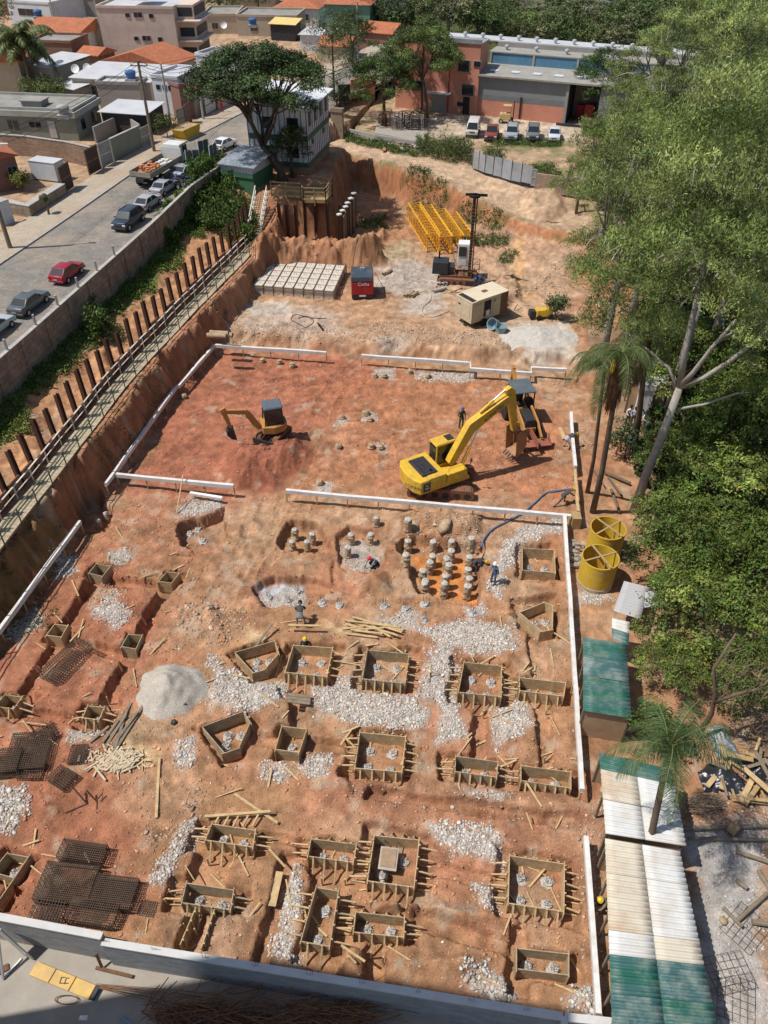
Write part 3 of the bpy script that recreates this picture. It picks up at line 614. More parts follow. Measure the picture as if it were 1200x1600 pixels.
# tangle of rebar and scrap at the bottom edge
tg = MB(); c0 = G(330, 1575, -.9)
for i in range(420):
    x = G(rnd.uniform(215, 560), 1590, -1).x; base = G(600+(x/ (28.5*1.0))*0+ (x*1208/ (G(300,1580,-1).y*.757+33*.653)), 1578+rnd.uniform(-18, 40), -1)
    L_ = rnd.uniform(.5, 2.6); t_ = rnd.gauss(-.15, .5); z0 = -1+rnd.random()*.6; z1 = -1+rnd.random()*.9
    a = Vector((x, base.y-.1, z0)); b = a+Vector((math.cos(t_)*L_, math.sin(t_)*L_, z1-z0)); m_ = (a+b)/2+Vector((0, 0, rnd.uniform(-.1, .3)))
    tg.tube([a, m_, b], rnd.choice((.008, .012, .02)), 4)
rg_ = np.random.default_rng(6); n_q = 60; gx, gy = np.meshgrid(np.linspace(0, 1, n_q), np.linspace(0, 1, 24)); q0 = G(225, 1552, -1); q1 = G(620, 1606, -1); q2 = G(240, 1640, -1)
bx_ = q0.x+(q1.x-q0.x)*gx+(q2.x-q0.x)*gy; by_ = q0.y+(q1.y-q0.y)*gx+(q2.y-q0.y)*gy; e_ = np.minimum(np.minimum(gx, 1-gx)*6, np.minimum(gy*4, (1-gy)*8)); hh_ = np.clip(e_, 0, 1)*.42*(.7+1.2*fbm(bx_, by_, .5, 3, 3)); id_ = np.arange(n_q*24).reshape(24, n_q)
o = np_mesh('debris', np.stack([bx_, by_, -1.12+hh_], -1).reshape(-1, 3), np.stack([id_[:-1, :-1], id_[:-1, 1:], id_[1:, 1:], id_[1:, :-1]], -1).reshape(-1, 4), mat('debris_dark', (.11, .062, .04), .95, .5, 7, .8, dirt=(.3, .24, .19), dsc=6, damt=.8)); tag(o, 'dark mound of rust and rubbish under the rebar tangle at the bottom edge', 'debris', kind='stuff')
tag(obj('rebar_scrap', tg, mat('scrap_steel', (.22, .105, .05), .9, .4, 5, 0)), 'tangled heap of rusty rebar offcuts lying below the block wall', 'scrap heap', kind='stuff')
for i in range(9):
    a = G(150+rnd.random()*10, 1537+i*.8, -.85); b = G(300+rnd.random()*60, 1552+i*4, -.8)
    o = obj('rebar_bar', MB().tube([a, (a+b)/2+Vector((0, rnd.uniform(-.1, .1), .08)), b], .011, 4), MATS['scrap_steel']); tag(o, 'long rusty rebar between the yellow panels and scrap heap, %s from the top' % ORDW[i], 'rebar', 'loose rebars by the yellow panels')
a = G(150, 1490, -.2); b = G(160, 1513, -1.0)
pr = thing('rusty_prop', 'rusty steel prop leaning on the block wall above a flat base beam', 'prop', (0, 0, 0))
obj('prop', MB().beam(a, b, .1, .07), M_rust, pr); obj('base_beam', MB().beam(G(150, 1512, -.95), G(207, 1526, -.95), .12, .08), M_rust, pr)
o = obj('wire_coil', MB().tube([G(104+18*math.cos(t), 1562+7*math.sin(t), -.95) for t in np.linspace(0, 12, 50)], .02, 5), M_rust); tag(o, 'small coil of rusty tie wire on the concrete floor', 'coil')
pb = obj('plastic_bag', MB().box((0, 0, 0), (.35, .2, .08), top=(.5, .5)), M_white, bevel=.03); pb.location = G(130, 1590, -1); tag(pb, 'crumpled white bag on the concrete floor by the wire coil', 'bag')
bp = obj('blue_pipe', MB().tube([G(186, 1587, -.9), G(212, 1605, -.9)], .045, 8), mat('blue_plastic', (.15, .30, .42), .5, .1)); tag(bp, 'pale blue plastic pipe at the bottom edge below the scrap heap', 'pipe')
# ---------- white setting-out boards ----------
M_boardw = mat('board_white', (.66, .65, .63), .7, .1, 3, .1, dirt=(.45, .34, .25), dsc=1.1, damt=.6)
WB = [([(-60, 1040), (0, 985), (125, 815)], 'white board line at the left edge below the earth bank'),
 ([(165, 757), (180, 738), (275, 605), (280, 603), (335, 540)], 'long stepped white board line running up the left side of the red pit'),
 ([(336, 540), (510, 552)], 'white board line along the upper left of the red pit'),
 ([(565, 556), (735, 568), (735, 577), (830, 584), (830, 575), (885, 578)], 'stepped white board line above the backhoe loader'),
 ([(182, 742), (365, 760)], 'white board line below the mini excavator, left of the gap'),
 ([(447, 767), (640, 785), (892, 807)], 'long white board line in front of the yellow excavator'),
 ([(892, 645), (895, 690), (899, 730)], 'white board line at right beside the two palm trunks, unfinished end with bare timber'),
 ([(882, 806), (895, 1010), (909, 1235)], 'long white board line left of the green roofed shed'),
 ([(915, 1308), (925, 1440), (935, 1585)], 'white board line left of the long corrugated roof')]
for pts, lab in WB:
    q = [G(u, v, .9) for u, v in pts]; t = thing('setting_out_board', lab, 'board', (q[0].x, q[0].y, 0)); o0 = Vector((q[0].x, q[0].y, 0)); mb = MB(); n = len(q)
    qq = []
    for a, b in zip(q[:-1], q[1:]):
        k = max(1, int((b-a).length/1.6)); qq += [a.lerp(b, i/k)+Vector((rnd.uniform(-.018, .018), rnd.uniform(-.018, .018), 0))*(1 if i else 0) for i in range(k)]
    qq.append(q[-1]); ribbon([(p-o0) for p in qq], .76, lambda p: 1.03+.02*math.sin(p[0]*3+p[1]*2), .2, mb); obj('board', mb, M_boardw, t); k = 0
    for a, b in zip(q[:-1], q[1:]):
        L_ = (b-a).length; kk = max(1, int(L_/1.9))
        for i in range(kk+1):
            p = a+(b-a)*(i/kk); 
            if (p-a).length < .05 and k: continue
            k += 1; h0 = hz(p.x, p.y)
            pm = MB(); pm.beam((p.x-o0.x, p.y-o0.y, min(h0, .5)-.1), (p.x-o0.x, p.y-o0.y, .76), .07); obj('post', pm, M_woodl, t)
q = [G(898, 735, .9), G(903, 800, .9)]; t = thing('bare_board', 'unpainted timber board continuing the white line towards the corner', 'board', (0, 0, 0))
obj('board', MB().beam(q[0], q[1], .16, .2), M_woodl, t); obj('post', MB().beam((q[0].x, q[0].y, -.1), (q[0].x, q[0].y, .8), .07), M_woodl, t); obj('post', MB().beam((q[1].x, q[1].y, -.1), (q[1].x, q[1].y, .8), .07), M_woodl, t)
o = obj('white_plank', MB().beam(G(297, 770, .4), G(347, 778, .4), .2, .12), M_white); tag(o, 'short white plank lying beyond the board line near the shallow pit', 'plank')
o = obj('leaning_pole', MB().beam(G(276, 800, .1), G(286, 742, 1.4), .06), M_woodl); tag(o, 'thin wooden pole leaning across the white board line', 'pole')
# ---------- formwork boxes ----------
LAB = ['five sided plank box left of the rectangular box with a worker behind it', 'rectangular plank box right below the worker with yellow helmet', 'braced plank box right of the loose timber pile', 'large braced plank box touching a narrow box near the white board', 'narrow braced plank box closest to the green roofed shed, upper one',
 'five sided plank box below the grey sand heap', 'small square plank box with one pile head, right of a five sided box', 'large braced plank box in the middle beside small square box', 'narrow plank box in front of the vertical trench', 'narrow plank box by the lower end of the long white board',
 'braced plank box below the long loose beam', 'braced plank box just above the two parallel boards by the wall', 'narrow braced plank box left of the wheelbarrow box', 'large plank box with a wheelbarrow standing inside', 'tall narrow plank box beside the strip of white rubble', 'braced plank box below the wheelbarrow box',
 'largest plank box, near the lower white board line', 'plain low plank box nearest to the front wall on the right', 'plain plank box in the hole ringed by white stones', 'open plank box with pointed end left of the white board line', 'small square plank box at upper left of the four trench corners', 'small square plank box at upper right of the four trench corners',
 'small square plank box at the upper end of the sloping rebar cage', 'small square plank box nearest to the sand heap', 'small braced plank box at the left edge', 'small braced plank box above the white rubble patch and plank pile', 'small plank box at the lower left edge']
SHORT = ['the five sided box beside the worker box', 'the rectangular box with a worker behind', 'the braced box right of the timber pile', 'the large braced box near the white board', 'the upper narrow box near the green shed', 'the five sided box below the sand heap', 'the small square box in the middle', 'the middle braced box beside the small one', 'the narrow box below the vertical trench', 'the narrow box by the white board end', 'the box below the loose beam', 'the box above the parallel boards', 'the narrow box left of the wheelbarrow', 'the wheelbarrow box', 'the tall narrow box beside white rubble', 'the box below the wheelbarrow box', 'the largest box at lower right', 'the plain box nearest the front wall', 'the plain box ringed by white stones', 'the pointed box by the white board', 'the small box at upper left', 'the small box at upper right of the four', 'the small box touching the sloping cage', 'the small box nearest the sand heap', 'the small braced box at the left edge', 'the small braced box above the offcuts', 'the small box at the lower left edge']
M_woodv = [M_wood, mat('form_wood_b', (.52, .38, .215), .85, .2, 6, .2, dirt=(.2, .13, .08), dsc=2.5), mat('form_wood_c', (.40, .31, .19), .85, .2, 6, .2, dirt=(.16, .11, .07), dsc=2.5)]
M_bar = M_rebar
M_headc = mat('pile_concrete', (.47, .45, .42), .9, .25, 9, .4, dirt=(.3, .22, .15), dsc=3, damt=.7)
def pile_head(parent_xy, z, lab, big=.19, bars=6, hb=.45, stuff=None):
    t = thing('pile_stump', lab, 'pile stump', (parent_xy[0], parent_xy[1], z), rnd.random()*6, 'trimmed concrete pile heads')
    mb = MB(); mb.lathe([(big*1.5, -.05), (big*1.35, .03), (big, .07), (big*.9, .16), (0.01, .17)], 11, cap=False); mb.v = [(x*(1+rnd.uniform(-.25, .25)), y*(1+rnd.uniform(-.25, .25)), zz+rnd.uniform(-.04, .04)) for x, y, zz in mb.v]
    obj('concrete', mb, M_headc, t); bb = MB()
    for k in range(bars):
        a = 2*PI*k/bars; r = big*.55; bb.tube([(r*math.cos(a), r*math.sin(a), .05), (r*1.05*math.cos(a)+rnd.uniform(-.03, .03), r*1.05*math.sin(a)+rnd.uniform(-.03, .03), hb*rnd.uniform(.8, 1.2))], .009, 4)
    obj('rebar', bb, M_bar, t); return t
def board(mb, a, b, z0, z1, th=.035):
    n = 3; h = (z1-z0)/n
    for i in range(n): mb.beam((a.x, a.y, z0+h*(i+.5)), (b.x, b.y, z0+h*(i+.5)), th, h-.012)
for bi, (kd, rim, stt, npl) in enumerate(BOX):
    q = [G(u, v, RIM) for u, v in rim]; c = sum(q, Vector())/len(q); fl = hz(c.x, c.y); zb = fl-.02
    t = thing('formwork_box', LAB[bi], 'formwork', (c.x, c.y, zb)); loc = [Vector((p.x-c.x, p.y-c.y, 0)) for p in q]; H_ = RIM-zb; n = len(loc); mw = M_woodv[bi % 3]
    for i in range(n):
        a = loc[i]; b = loc[(i+1) % n]; d = (b-a).normalized(); mb = MB(); e = .07 if (i % 2 == 1) else -.0
        board(mb, a-d*(e+rnd.uniform(0, .06)*(i % 2)), b+d*(e+rnd.uniform(0, .08)*(i % 2)), 0, H_+rnd.uniform(-.03, .05)); obj('panel', mb, mw, t)
        side_ = ['b', 'r', 'f', 'l'][i] if n == 4 else ''
        if side_ and side_ in stt:
            out = Vector((d.y, -d.x, 0)); out = out if out.dot((a+b)/2) > 0 else -out; L_ = (b-a).length; k = max(2, round(L_/.48))
            for j in range(k):
                p = a+d*(L_*(j+.5)/k)+out*.045; mb = MB(); mb.beam(p, p+Vector((0, 0, H_+.05)), .07, .05)
                rr = .62+rnd.uniform(-.1, .15)
                if side_ in 'lr': mb.beam(p+Vector((0, 0, H_*.8)), p+out*rr+d*rnd.uniform(-.06, .06)+Vector((0, 0, H_*.62)), .06, .055); mb.beam(p+out*.1+Vector((0, 0, .1)), p+out*rr*.9+Vector((0, 0, .1)), .05)
                else: mb.beam(p+Vector((0, 0, H_*.95)), p+out*(rr*.8)+Vector((0, 0, .02)), .065, .055)
                if rnd.random() < .5: mb.beam(p+out*rr+Vector((0, 0, -.1)), p+out*rr+Vector((0, 0, H_*.75)), .06)
                obj('brace', mb, M_woodl if rnd.random() < .5 else mw, t)
    m_ = c; offs = {1: [(0, 0)], 2: [(-.5, .0), (.5, .0)], 3: [(-.45, -.35), (.45, .3), (-.4, .4)], 4: [(-.5, .45), (.5, .45), (-.5, -.5), (.45, -.5)]}[npl]
    if n == 4:
        ux = (loc[1]-loc[0])/2; uy = ((loc[0]-loc[3])/2)
        if npl == 2 and uy.length > ux.length: offs = [(0, .45), (0, -.6)]
    else: ux = Vector((.75, .1, 0)); uy = Vector((0, .7, 0)); offs = offs if npl != 2 else [(-.4, .1), (.4, .2)]
    for j, (a_, b_) in enumerate(offs):
        p = m_+ux*a_+uy*b_; pile_head((p.x, p.y), fl, 'pile stump %sin %s' % ('' if len(offs) == 1 else 'at %s%s ' % ('upper ' if b_ > .25 else 'lower ' if b_ < -.2 else '', 'left' if a_ < -.1 else 'right' if a_ > .1 else 'middle'), SHORT[bi]))
# long channel boards and other loose timber
def loose(name, pts, lab, cat, w_=.14, h_=.05, m=M_woodl, grp=None):
    o = obj(name, MB().beam(pts[0], pts[1], w_, h_), m); tag(o, lab, cat, grp); return o
for a, b in (((306, 1417), (281, 1476)), ((335, 1420), (314, 1482))):
    pa = G(*a, RIM); pb = G(*b, RIM); t = thing('channel_board', ('left' if a[0] < 320 else 'right')+' board of the parallel upright pair running to the front wall', 'board', (0, 0, 0), 0, 'parallel channel boards'); mb = MB(); board(mb, pa, pb, FL, RIM, .04); obj('board', mb, M_wood, t)
    for j in range(4):
        p = pa+(pb-pa)*(j+.5)/4; obj('stake', MB().beam((p.x+.05, p.y, FL), (p.x+.05, p.y, RIM+.03), .06), M_woodl, t)
for a, b in (((22, 1372), (-6, 1412)), ((-14, 1362), (-40, 1400))):
    pa = G(*a, .25); pb = G(*b, .25); mb = MB(); board(mb, pa, pb, FL, .25, .04); tag(obj('channel_board', mb, M_wood), ('right' if a[0] > 0 else 'left')+' upright board running from the lower left plank box to the edge', 'board', 'boards at the left edge')
loose('beam', (G(320, 1276, .2), G(423, 1268, .35)), 'long loose timber beam lying across struts above a braced box', 'beam', .12, .1)
for i in range(5):
    u = 340+i*15; loose('strut', (G(u+4, 1272, .25), G(u-6, 1291, .1)), 'short strut between the loose beam and the box below, %s from the left' % ORDW[i], 'strut', .07, .06, M_woodl, 'struts under the loose beam')
loose('plank', (G(366, 1240, .25), G(434, 1286, .1)), 'long pale plank lying diagonally above the loose beam', 'plank', .12, .05)
loose('plank', (G(437, 1362, -.2), G(425, 1416, -.2)), 'wide plank on the floor of the long trench', 'plank', .3, .04)
loose('plank', (G(249, 1184, .12), G(244, 1278, .12)), 'long thin plank lying on bare earth right of the offcuts', 'plank', .12, .05)
loose('plank', (G(223, 1170, .1), G(222, 1206, .1)), 'short plank on the sawdust beside the offcuts', 'plank', .06, .04)
loose('plank', (G(398, 1012, .1), G(425, 974, .6)), 'plank leaning at the edge of the hole above the five sided box', 'plank', .12, .05, M_woodg)
loose('plank', (G(450, 977, .6), G(502, 978, .6)), 'horizontal cutting plank in front of the crouching worker', 'plank', .12, .06)
loose('plank', (G(875, 668, .1), G(882, 686, .1)), 'short bright plank lying near the worker at the white board', 'plank', .28, .05)
t = thing('plank_bridge', 'dark grey plank bridge across the trench below the worker box', 'bridge', G(467, 1092, .25)); 
for k in (-.19, 0, .19): obj('board', MB().box((0, k, 0), (1.15, .17, .05), -.13), M_woodg, t)
lp = [((538, 968), (612, 992)), ((540, 975), (575, 985)), ((550, 964), (630, 985)), ((545, 970), (625, 980)), ((560, 974), (622, 993)), ((541, 990), (590, 996)), ((548, 984), (600, 981)), ((592, 985), (610, 995)), ((570, 970), (628, 988)), ((552, 985), (598, 990)), ((562, 966), (600, 988)), ((580, 972), (630, 982)), ((535, 983), (570, 978))]
for i, (a, b) in enumerate(lp): loose('plank', (G(*a, .12+.045*(i % 4)), G(*b, .12+.05*(i % 5))), 'pale plank of the loose timber pile above the braced boxes, %s laid' % ORDW[i], 'plank', .11, .05, M_woodl, 'planks of the loose timber pile')
lp = [((205, 1098), (165, 1170)), ((224, 1102), (178, 1176)), ((185, 1125), (160, 1160)), ((196, 1118), (168, 1162)), ((190, 1122), (172, 1150)), ((198, 1110), (180, 1168)), ((170, 1135), (140, 1160)), ((215, 1112), (176, 1165)), ((192, 1152), (176, 1176))]
for i, (a, b) in enumerate(lp): loose('plank', (G(*a, .12+.05*(i % 4)), G(*b, .12+.04*(i % 3))), 'brown plank of the sloping stack above the pale offcuts, %s laid' % ORDW[i], 'plank', .13, .06, M_woodg, 'planks of the sloping stack')
mb = MB()
for i in range(330):
    u = rnd.gauss(178, 18); v = rnd.gauss(1189, 8); p = G(u, v, .08+rnd.random()*.15); a = rnd.random()*PI; L_ = rnd.uniform(.1, .5) if i > 22 else rnd.uniform(.8, 1.3)
    mb.beam(p-Vector((math.cos(a), math.sin(a), rnd.uniform(-.1, .1)))*L_/2, p+Vector((math.cos(a), math.sin(a), 0))*L_/2, rnd.uniform(.03, .1), .03)
tag(obj('wood_offcuts', mb, mat('pale_offcut', (.50, .40, .27), .8, .2, 5, .1)), 'heap of pale wood offcuts and splinters beside the sawdust', 'offcuts', kind='stuff')
# grey sand heap, gravel
def heap(name, c, rx, ry, h, m, lab, cat, seed=0, rz=0):
    n = 64; r_ = 26; V = []; Fq = []
    for i in range(r_+1):
        rr = i/r_
        for k in range(n):
            a = 2*PI*k/n; wob = 1+.05*math.sin(3*a+seed)+.04*math.sin(7*a+seed*2)
            x = rr*rx*wob*math.cos(a); y = rr*ry*wob*math.sin(a); xr = x*math.cos(rz)-y*math.sin(rz); yr = x*math.sin(rz)+y*math.cos(rz)
            hh = h*(1-rr**1.25)**1.0*(1+.3*float(vnoise(np.array(xr*1.0), np.array(yr*1.0), .8, seed)))+.10*float(vnoise(np.array(xr), np.array(yr), .22, seed+4))-.08
            V.append((c[0]+xr, c[1]+yr, hz(c[0]+xr, c[1]+yr)+hh))
    for i in range(r_):
        for k in range(n): Fq.append((i*n+k, i*n+(k+1) % n, (i+1)*n+(k+1) % n, (i+1)*n+k))
    o = np_mesh(name, V, Fq, m, smooth=True); tag(o, lab, cat); return o
M_sand = mat('sand', (.47, .42, .355), .95, .12, 1.5, .5, fine=14, dirt=(.36, .32, .27), dsc=1)
p = GT(268, 1078); heap('sand_heap', (p.x, p.y), 1.85, 1.75, 1.05, M_sand, 'round heap of pale grey sand left of the white rubble', 'sand heap', 1)
p = G(842, 527, .8); heap('sand_heap', (p.x, p.y), 3.6, 2.2, .7, mat('sand_b', (.50, .46, .41), .95, .12, 1.5, .5, fine=12), 'low spread heap of whitish sand below the yellow pump', 'sand heap', 3)
# concrete stubs with crumbly sides
M_top = mat('stub_top', (.46, .42, .36), .9, .15, 6, .3)
CNT = {}
def stub(u, v, h=.95, r=.225, z=None, lab='earth crusted concrete pile stub in the ochre pit', grp='pile stubs in the ochre pit', mt_=None):
    CNT[grp] = CNT.get(grp, -1)+1; lab = lab+', %s built' % ORDW[CNT[grp]] if 0 else lab+', '+ORDW[CNT[grp]]+' from the upper left'
    p = GT(u, v, 0 if z is None else z); t = thing('pile_stub', lab, 'pile stub', (p.x, p.y, p.z-.05), rnd.random()*6, grp)
    prof = [(r*1.15, 0)]+[(r*(1.05+rnd.uniform(-.18, .18)), h*k/7) for k in range(1, 7)]+[(r*.85, h)]; mb = MB(); mb.lathe(prof, 10); mb.v = [(x*(1+rnd.uniform(-.15, .15)), y*(1+rnd.uniform(-.15, .15)), z_+rnd.uniform(-.04, .04)) for x, y, z_ in mb.v]
    obj('shaft', mb, M_stub, t); mt = MB(); mt.lathe([(r*.95, h-.03), (r*.95, h+.07), (r*.5, h+.13), (.01, h+.14)], 9, cap=False); mt.v = [(x*(1+rnd.uniform(-.1, .1)), y*(1+rnd.uniform(-.1, .1)), z_+rnd.uniform(-.03, .03)) for x, y, z_ in mt.v]; obj('top', mt, mt_ or M_top, t)
    return t
for (u, v) in ((637, 862), (634, 884), (664, 925), (671, 897), (675, 885), (663, 928), (700, 902), (697, 890), (704, 878), (695, 920), (693, 932), (732, 890), (730, 905), (732, 920), (729, 936), (660, 912), (676, 862), (705, 862), (735, 862), (637, 828)): stub(u, v, .95+rnd.uniform(-.1, .15))
for (u, v) in ((462, 843), (458, 862), (489, 850), (481, 862)): stub(u, v, .85, .2, None, 'concrete pile stub in the small square pit', 'stubs in the small square pit')
for (u, v) in ((549, 850), (544, 870), (579, 850)): stub(u, v, .8, .2, None, 'concrete pile stub beside the red capped worker', 'stubs in the grey floored pit')
for (u, v) in ((588, 820), (169, 813), (156, 824)): stub(u, v, .6, .19, None, 'lone concrete stub in the bank', 'single stubs')
for (u, v) in ((410, 566), (437, 568), (457, 573), (534, 655), (572, 648), (578, 658), (529, 700), (580, 545+155), (595, 702), (500, 757), (668, 590), (640, 583), (585, 590), (600, 590), (288, 622)):
    stub(u, v, .3, .22, None, 'low broken concrete stub poking from the red pit floor', 'broken stubs on the upper pit floor', M_stub)
for (u, v) in ((504, 942), (531, 947), (601, 948), (634, 952), (664, 945), (662, 970), (737, 958), (310, 828), (298, 835), (317, 846), (420, 935), (450, 940), (465, 925)):
    CNT['o'] = CNT.get('o', -1)+1; p = GT(u, v, 0); pile_head((p.x, p.y), p.z, 'pile stump with tall upright bars outside the boxes, '+ORDW[CNT['o']]+' in its scatter', .2, 6, .6)
# rebar cages
def cage(u, v, L_, W_, Hh, rz, lab, tilt=0, st=.13, z=.05, r=.011):
    p = GT(u, v); t = obj('rebar_cage', MB(), M_rebar); mb = MB()
    for zz in (0, Hh) if Hh > .05 else (0,):
        for x in np.arange(-L_/2, L_/2+.01, st): mb.beam((x, -W_/2, zz), (x, W_/2, zz), r*1.95)
        for y in np.arange(-W_/2, W_/2+.01, st): mb.beam((-L_/2, y, zz+r), (L_/2, y, zz+r), r*1.95)
    if Hh > .05:
        for x in np.arange(-L_/2, L_/2+.01, st):
            for y in (-W_/2, W_/2): mb.beam((x, y, 0), (x, y, Hh), r*1.6)
        for y in np.arange(-W_/2, W_/2+.01, st*2):
            for x in (-L_/2, L_/2): mb.beam((x, y, 0), (x, y, Hh), r*1.6)
        for zz in np.arange(.15, Hh, .16):
            for y in (-W_/2, W_/2): mb.beam((-L_/2, y, zz), (L_/2, y, zz), r*1.4)
            for x in (-L_/2, L_/2): mb.beam((x, -W_/2, zz), (x, W_/2, zz), r*1.4)
    me = bpy.data.meshes.new('rebar_cage'); me.from_pydata(mb.v, [], mb.f); me.materials.append(M_rebar); t.data = me
    t.location = (p.x, p.y, p.z+z); t.rotation_euler = (tilt, 0, rz); tag(t, lab, 'rebar cage'); return t
cage(106, 1038, 2.6, 1.05, .5, R(62), 'sloping rust coloured rebar cage beside two small plank boxes', 0, .14, .05)
cage(48, 1180, 1.8, 1.9, .4, R(5), 'dense dark rebar cage at the left edge above the white rubble', 0, .1)
cage(8, 1200, 1.5, 1.2, .6, R(5), 'second dark rebar cage stacked at the left edge', 0, .1)
cage(72, 1150, 1.1, 1.0, .12, R(40), 'flat tilted rebar mat with a stick across it', .1, .14)
cage(52, 1208, 1.1, .8, .2, R(0), 'low rebar basket below the dense cages', 0, .12)
cage(124, 1182, .75, .9, .25, R(3), 'small square rebar basket left of the offcuts', 0, .11)
cage(100, 1220, .8, 1.0, .35, R(60), 'small rebar cage right above the bent steel stand', 0, .11)
cage(133, 1338, 1.9, .75, .5, R(-8), 'rebar cage at the top of the large cage group near the wall', 0, .09)
cage(110, 1388, 2.2, 1.5, .55, R(-6), 'largest dense rebar cage in the group near the wall', 0, .08)
cage(182, 1402, 1.7, 1.2, .5, R(-6), 'dense rebar cage at the right side of the group near the wall', 0, .08)
cage(150, 1435, 1.9, .8, .6, R(-8), 'rebar cage nearest to the front wall', 0, .09)
cage(82, 1432, 1.3, .8, .6, R(-8), 'rebar cage with two boards on it close to the front wall', 0, .12)
cage(232, 1420, .7, .6, .0, R(-8), 'small flat rebar mat right of the large cage group', 0, .09)
o = obj('bent_stand', MB().beam(G(112, 1228, .8), G(136, 1256, .1), .06).beam(G(136, 1256, .1), G(102, 1270, .1), .05).beam(G(135, 1235, .6), G(151, 1252, .1), .06).beam(G(151, 1252, .1), G(152, 1272, .1), .06).beam(G(151, 1250, .3), G(160, 1240, .3), .05), M_steel)
tag(o, 'bent steel bar stand casting thin shadows below the small cages', 'stand')
loose('stick', (G(32, 1128, .3), G(72, 1133, .3)), 'pale stick lying on the tilted rebar mat', 'stick', .05, .05); loose('stick', (G(35, 1125, .4), G(50, 1145, .3)), 'short pale stick crossing the other one on the rebar mat', 'stick', .05, .05)
# wheelbarrow in its box
M_mortar = mat('mortar_grey', (.40, .36, .31), .8, .15, 4, .1)
c = G(607, 1352, FL); t = thing('wheelbarrow', 'grey wheelbarrow full of mortar inside the large plank box', 'wheelbarrow', (c.x, c.y, hz(c.x, c.y)), R(-8))
mb = MB(); mb.box((0, 0, .48), (.62, .85, .26), top=(1.25, 1.15)); obj('tray', mb, M_mortar, t, .02); obj('load', MB().box((0, .02, .625), (.62, .8, .03)), mat('wet_mortar', (.33, .22, .14), .6, .2, 4, .2), t)
obj('handle', MB().beam((-.25, -.3, .35), (-.28, .95, .5), .04), M_dark, t); obj('handle', MB().beam((.25, -.3, .35), (.28, .95, .5), .04), M_dark, t); obj('leg', MB().beam((-.2, .3, .4), (-.2, .35, 0), .035).beam((.2, .3, .4), (.2, .35, 0), .035), M_dark, t)
mb = MB(); mb.lathe([(.13, -.05), (.2, -.05), (.2, .05), (.13, .05)], 16, M=Matrix.Translation((0, -.62, .2)) @ Matrix.Rotation(PI/2, 4, 'Y')); obj('wheel', mb, M_black, t)
# stones and clods lying about
def icos(n_, cx, cy, cz, sz, flat, rg):
    ph = (1+5**.5)/2; b = np.array([(-1, ph, 0), (1, ph, 0), (-1, -ph, 0), (1, -ph, 0), (0, -1, ph), (0, 1, ph), (0, -1, -ph), (0, 1, -ph), (ph, 0, -1), (ph, 0, 1), (-ph, 0, -1), (-ph, 0, 1)])/1.9
    f = np.array([(0, 11, 5), (0, 5, 1), (0, 1, 7), (0, 7, 10), (0, 10, 11), (1, 5, 9), (5, 11, 4), (11, 10, 2), (10, 7, 6), (7, 1, 8), (3, 9, 4), (3, 4, 2), (3, 2, 6), (3, 6, 8), (3, 8, 9), (4, 9, 5), (2, 4, 11), (6, 2, 10), (8, 6, 7), (9, 8, 1)])
    V = b[None]*(1+rg.uniform(-.3, .3, (n_, 12, 1))); s = np.stack([rg.uniform(.6, 1.3, n_), rg.uniform(.6, 1.2, n_), rg.uniform(.3, .7, n_)*flat], 1)*sz[:, None]; V = V*s[:, None]
    a = rg.uniform(0, 6.28, n_); ca, sa = np.cos(a)[:, None], np.sin(a)[:, None]; x = V[..., 0]*ca-V[..., 1]*sa; y = V[..., 0]*sa+V[..., 1]*ca
    t_ = rg.uniform(-.5, .5, n_)[:, None]; z = V[..., 2]*np.cos(t_)+x*np.sin(t_)
    V = np.stack([x+cx[:, None], y+cy[:, None], z+cz[:, None]], -1); Fq = f[None]+12*np.arange(n_)[:, None, None]
    return V.reshape(-1, 3), Fq.reshape(-1, 3)
def scatter(name, polys, dens, szr, colf, m, lab, cat, seed, edge=.3):
    rg = np.random.default_rng(seed); xs = []; yy = []; ss = []
    for px, k in polys:
        p = P2(px, 0) if not isinstance(px, np.ndarray) else px; x0, y0 = p.min(0)-edge; x1, y1 = p.max(0)+edge; n = int((x1-x0)*(y1-y0)*dens/k/k); x = rg.uniform(x0, x1, n); y = rg.uniform(y0, y1, n)
        s = sdpoly(x, y, p)+rg.normal(0, .12, n)+fbm(x, y, .8, 3, seed)*.7; ok = s > 0; xs.append(x[ok]); yy.append(y[ok]); ss.append(k*rg.uniform(szr[0], szr[1], ok.sum())*rg.choice([.6, 1, 1.6], ok.sum(), p=[.5, .4, .1]))
    x = np.concatenate(xs); y = np.concatenate(yy); s = np.concatenate(ss); z = hzv(x, y)+s*.15
    V, Fq = icos(len(x), x, y, z, s, 1, rg)
    if colf == 'soil': ii = np.clip(np.searchsorted(YS, y), 0, len(YS)-1); jj = np.clip(np.searchsorted(XS, x), 0, len(XS)-1); c = np.clip(Cc[ii, jj]*rg.uniform(.75, 1.3, (len(x), 1)), .02, .8)
    else: c = colf(rg, len(x))
    o = np_mesh(name, V, Fq, m, col=np.repeat(c, 12, 0)); tag(o, lab, cat, kind='stuff'); print(name, len(x)); return o
M_st = mat('stone', (1, 1, 1), .9, .12, 9, .2, attr=True)
def cst(rg, n): return np.where(rg.random((n, 1)) < .2, np.array([[.44, .33, .24]]), np.array([[.55, .51, .46]]))*rg.uniform(.6, 1.2, (n, 1))*(1+rg.uniform(-.04, .04, (n, 3)))
scatter('rubble', RUB, 520, (.018, .062), cst, M_st, 'whitish broken rubble spread in patches between the plank boxes', 'rubble', 5)
def ccl(rg, n): return np.where(rg.random((n, 1)) < .25, np.array([[.62, .5, .38]]), np.array([[.38, .19, .10]]))*rg.uniform(.6, 1.2, (n, 1))
allp = np.array([(-19, 12), (-17.5, 40), (-12, 57), (14, 53), (11.5, 34), (8, 10)])
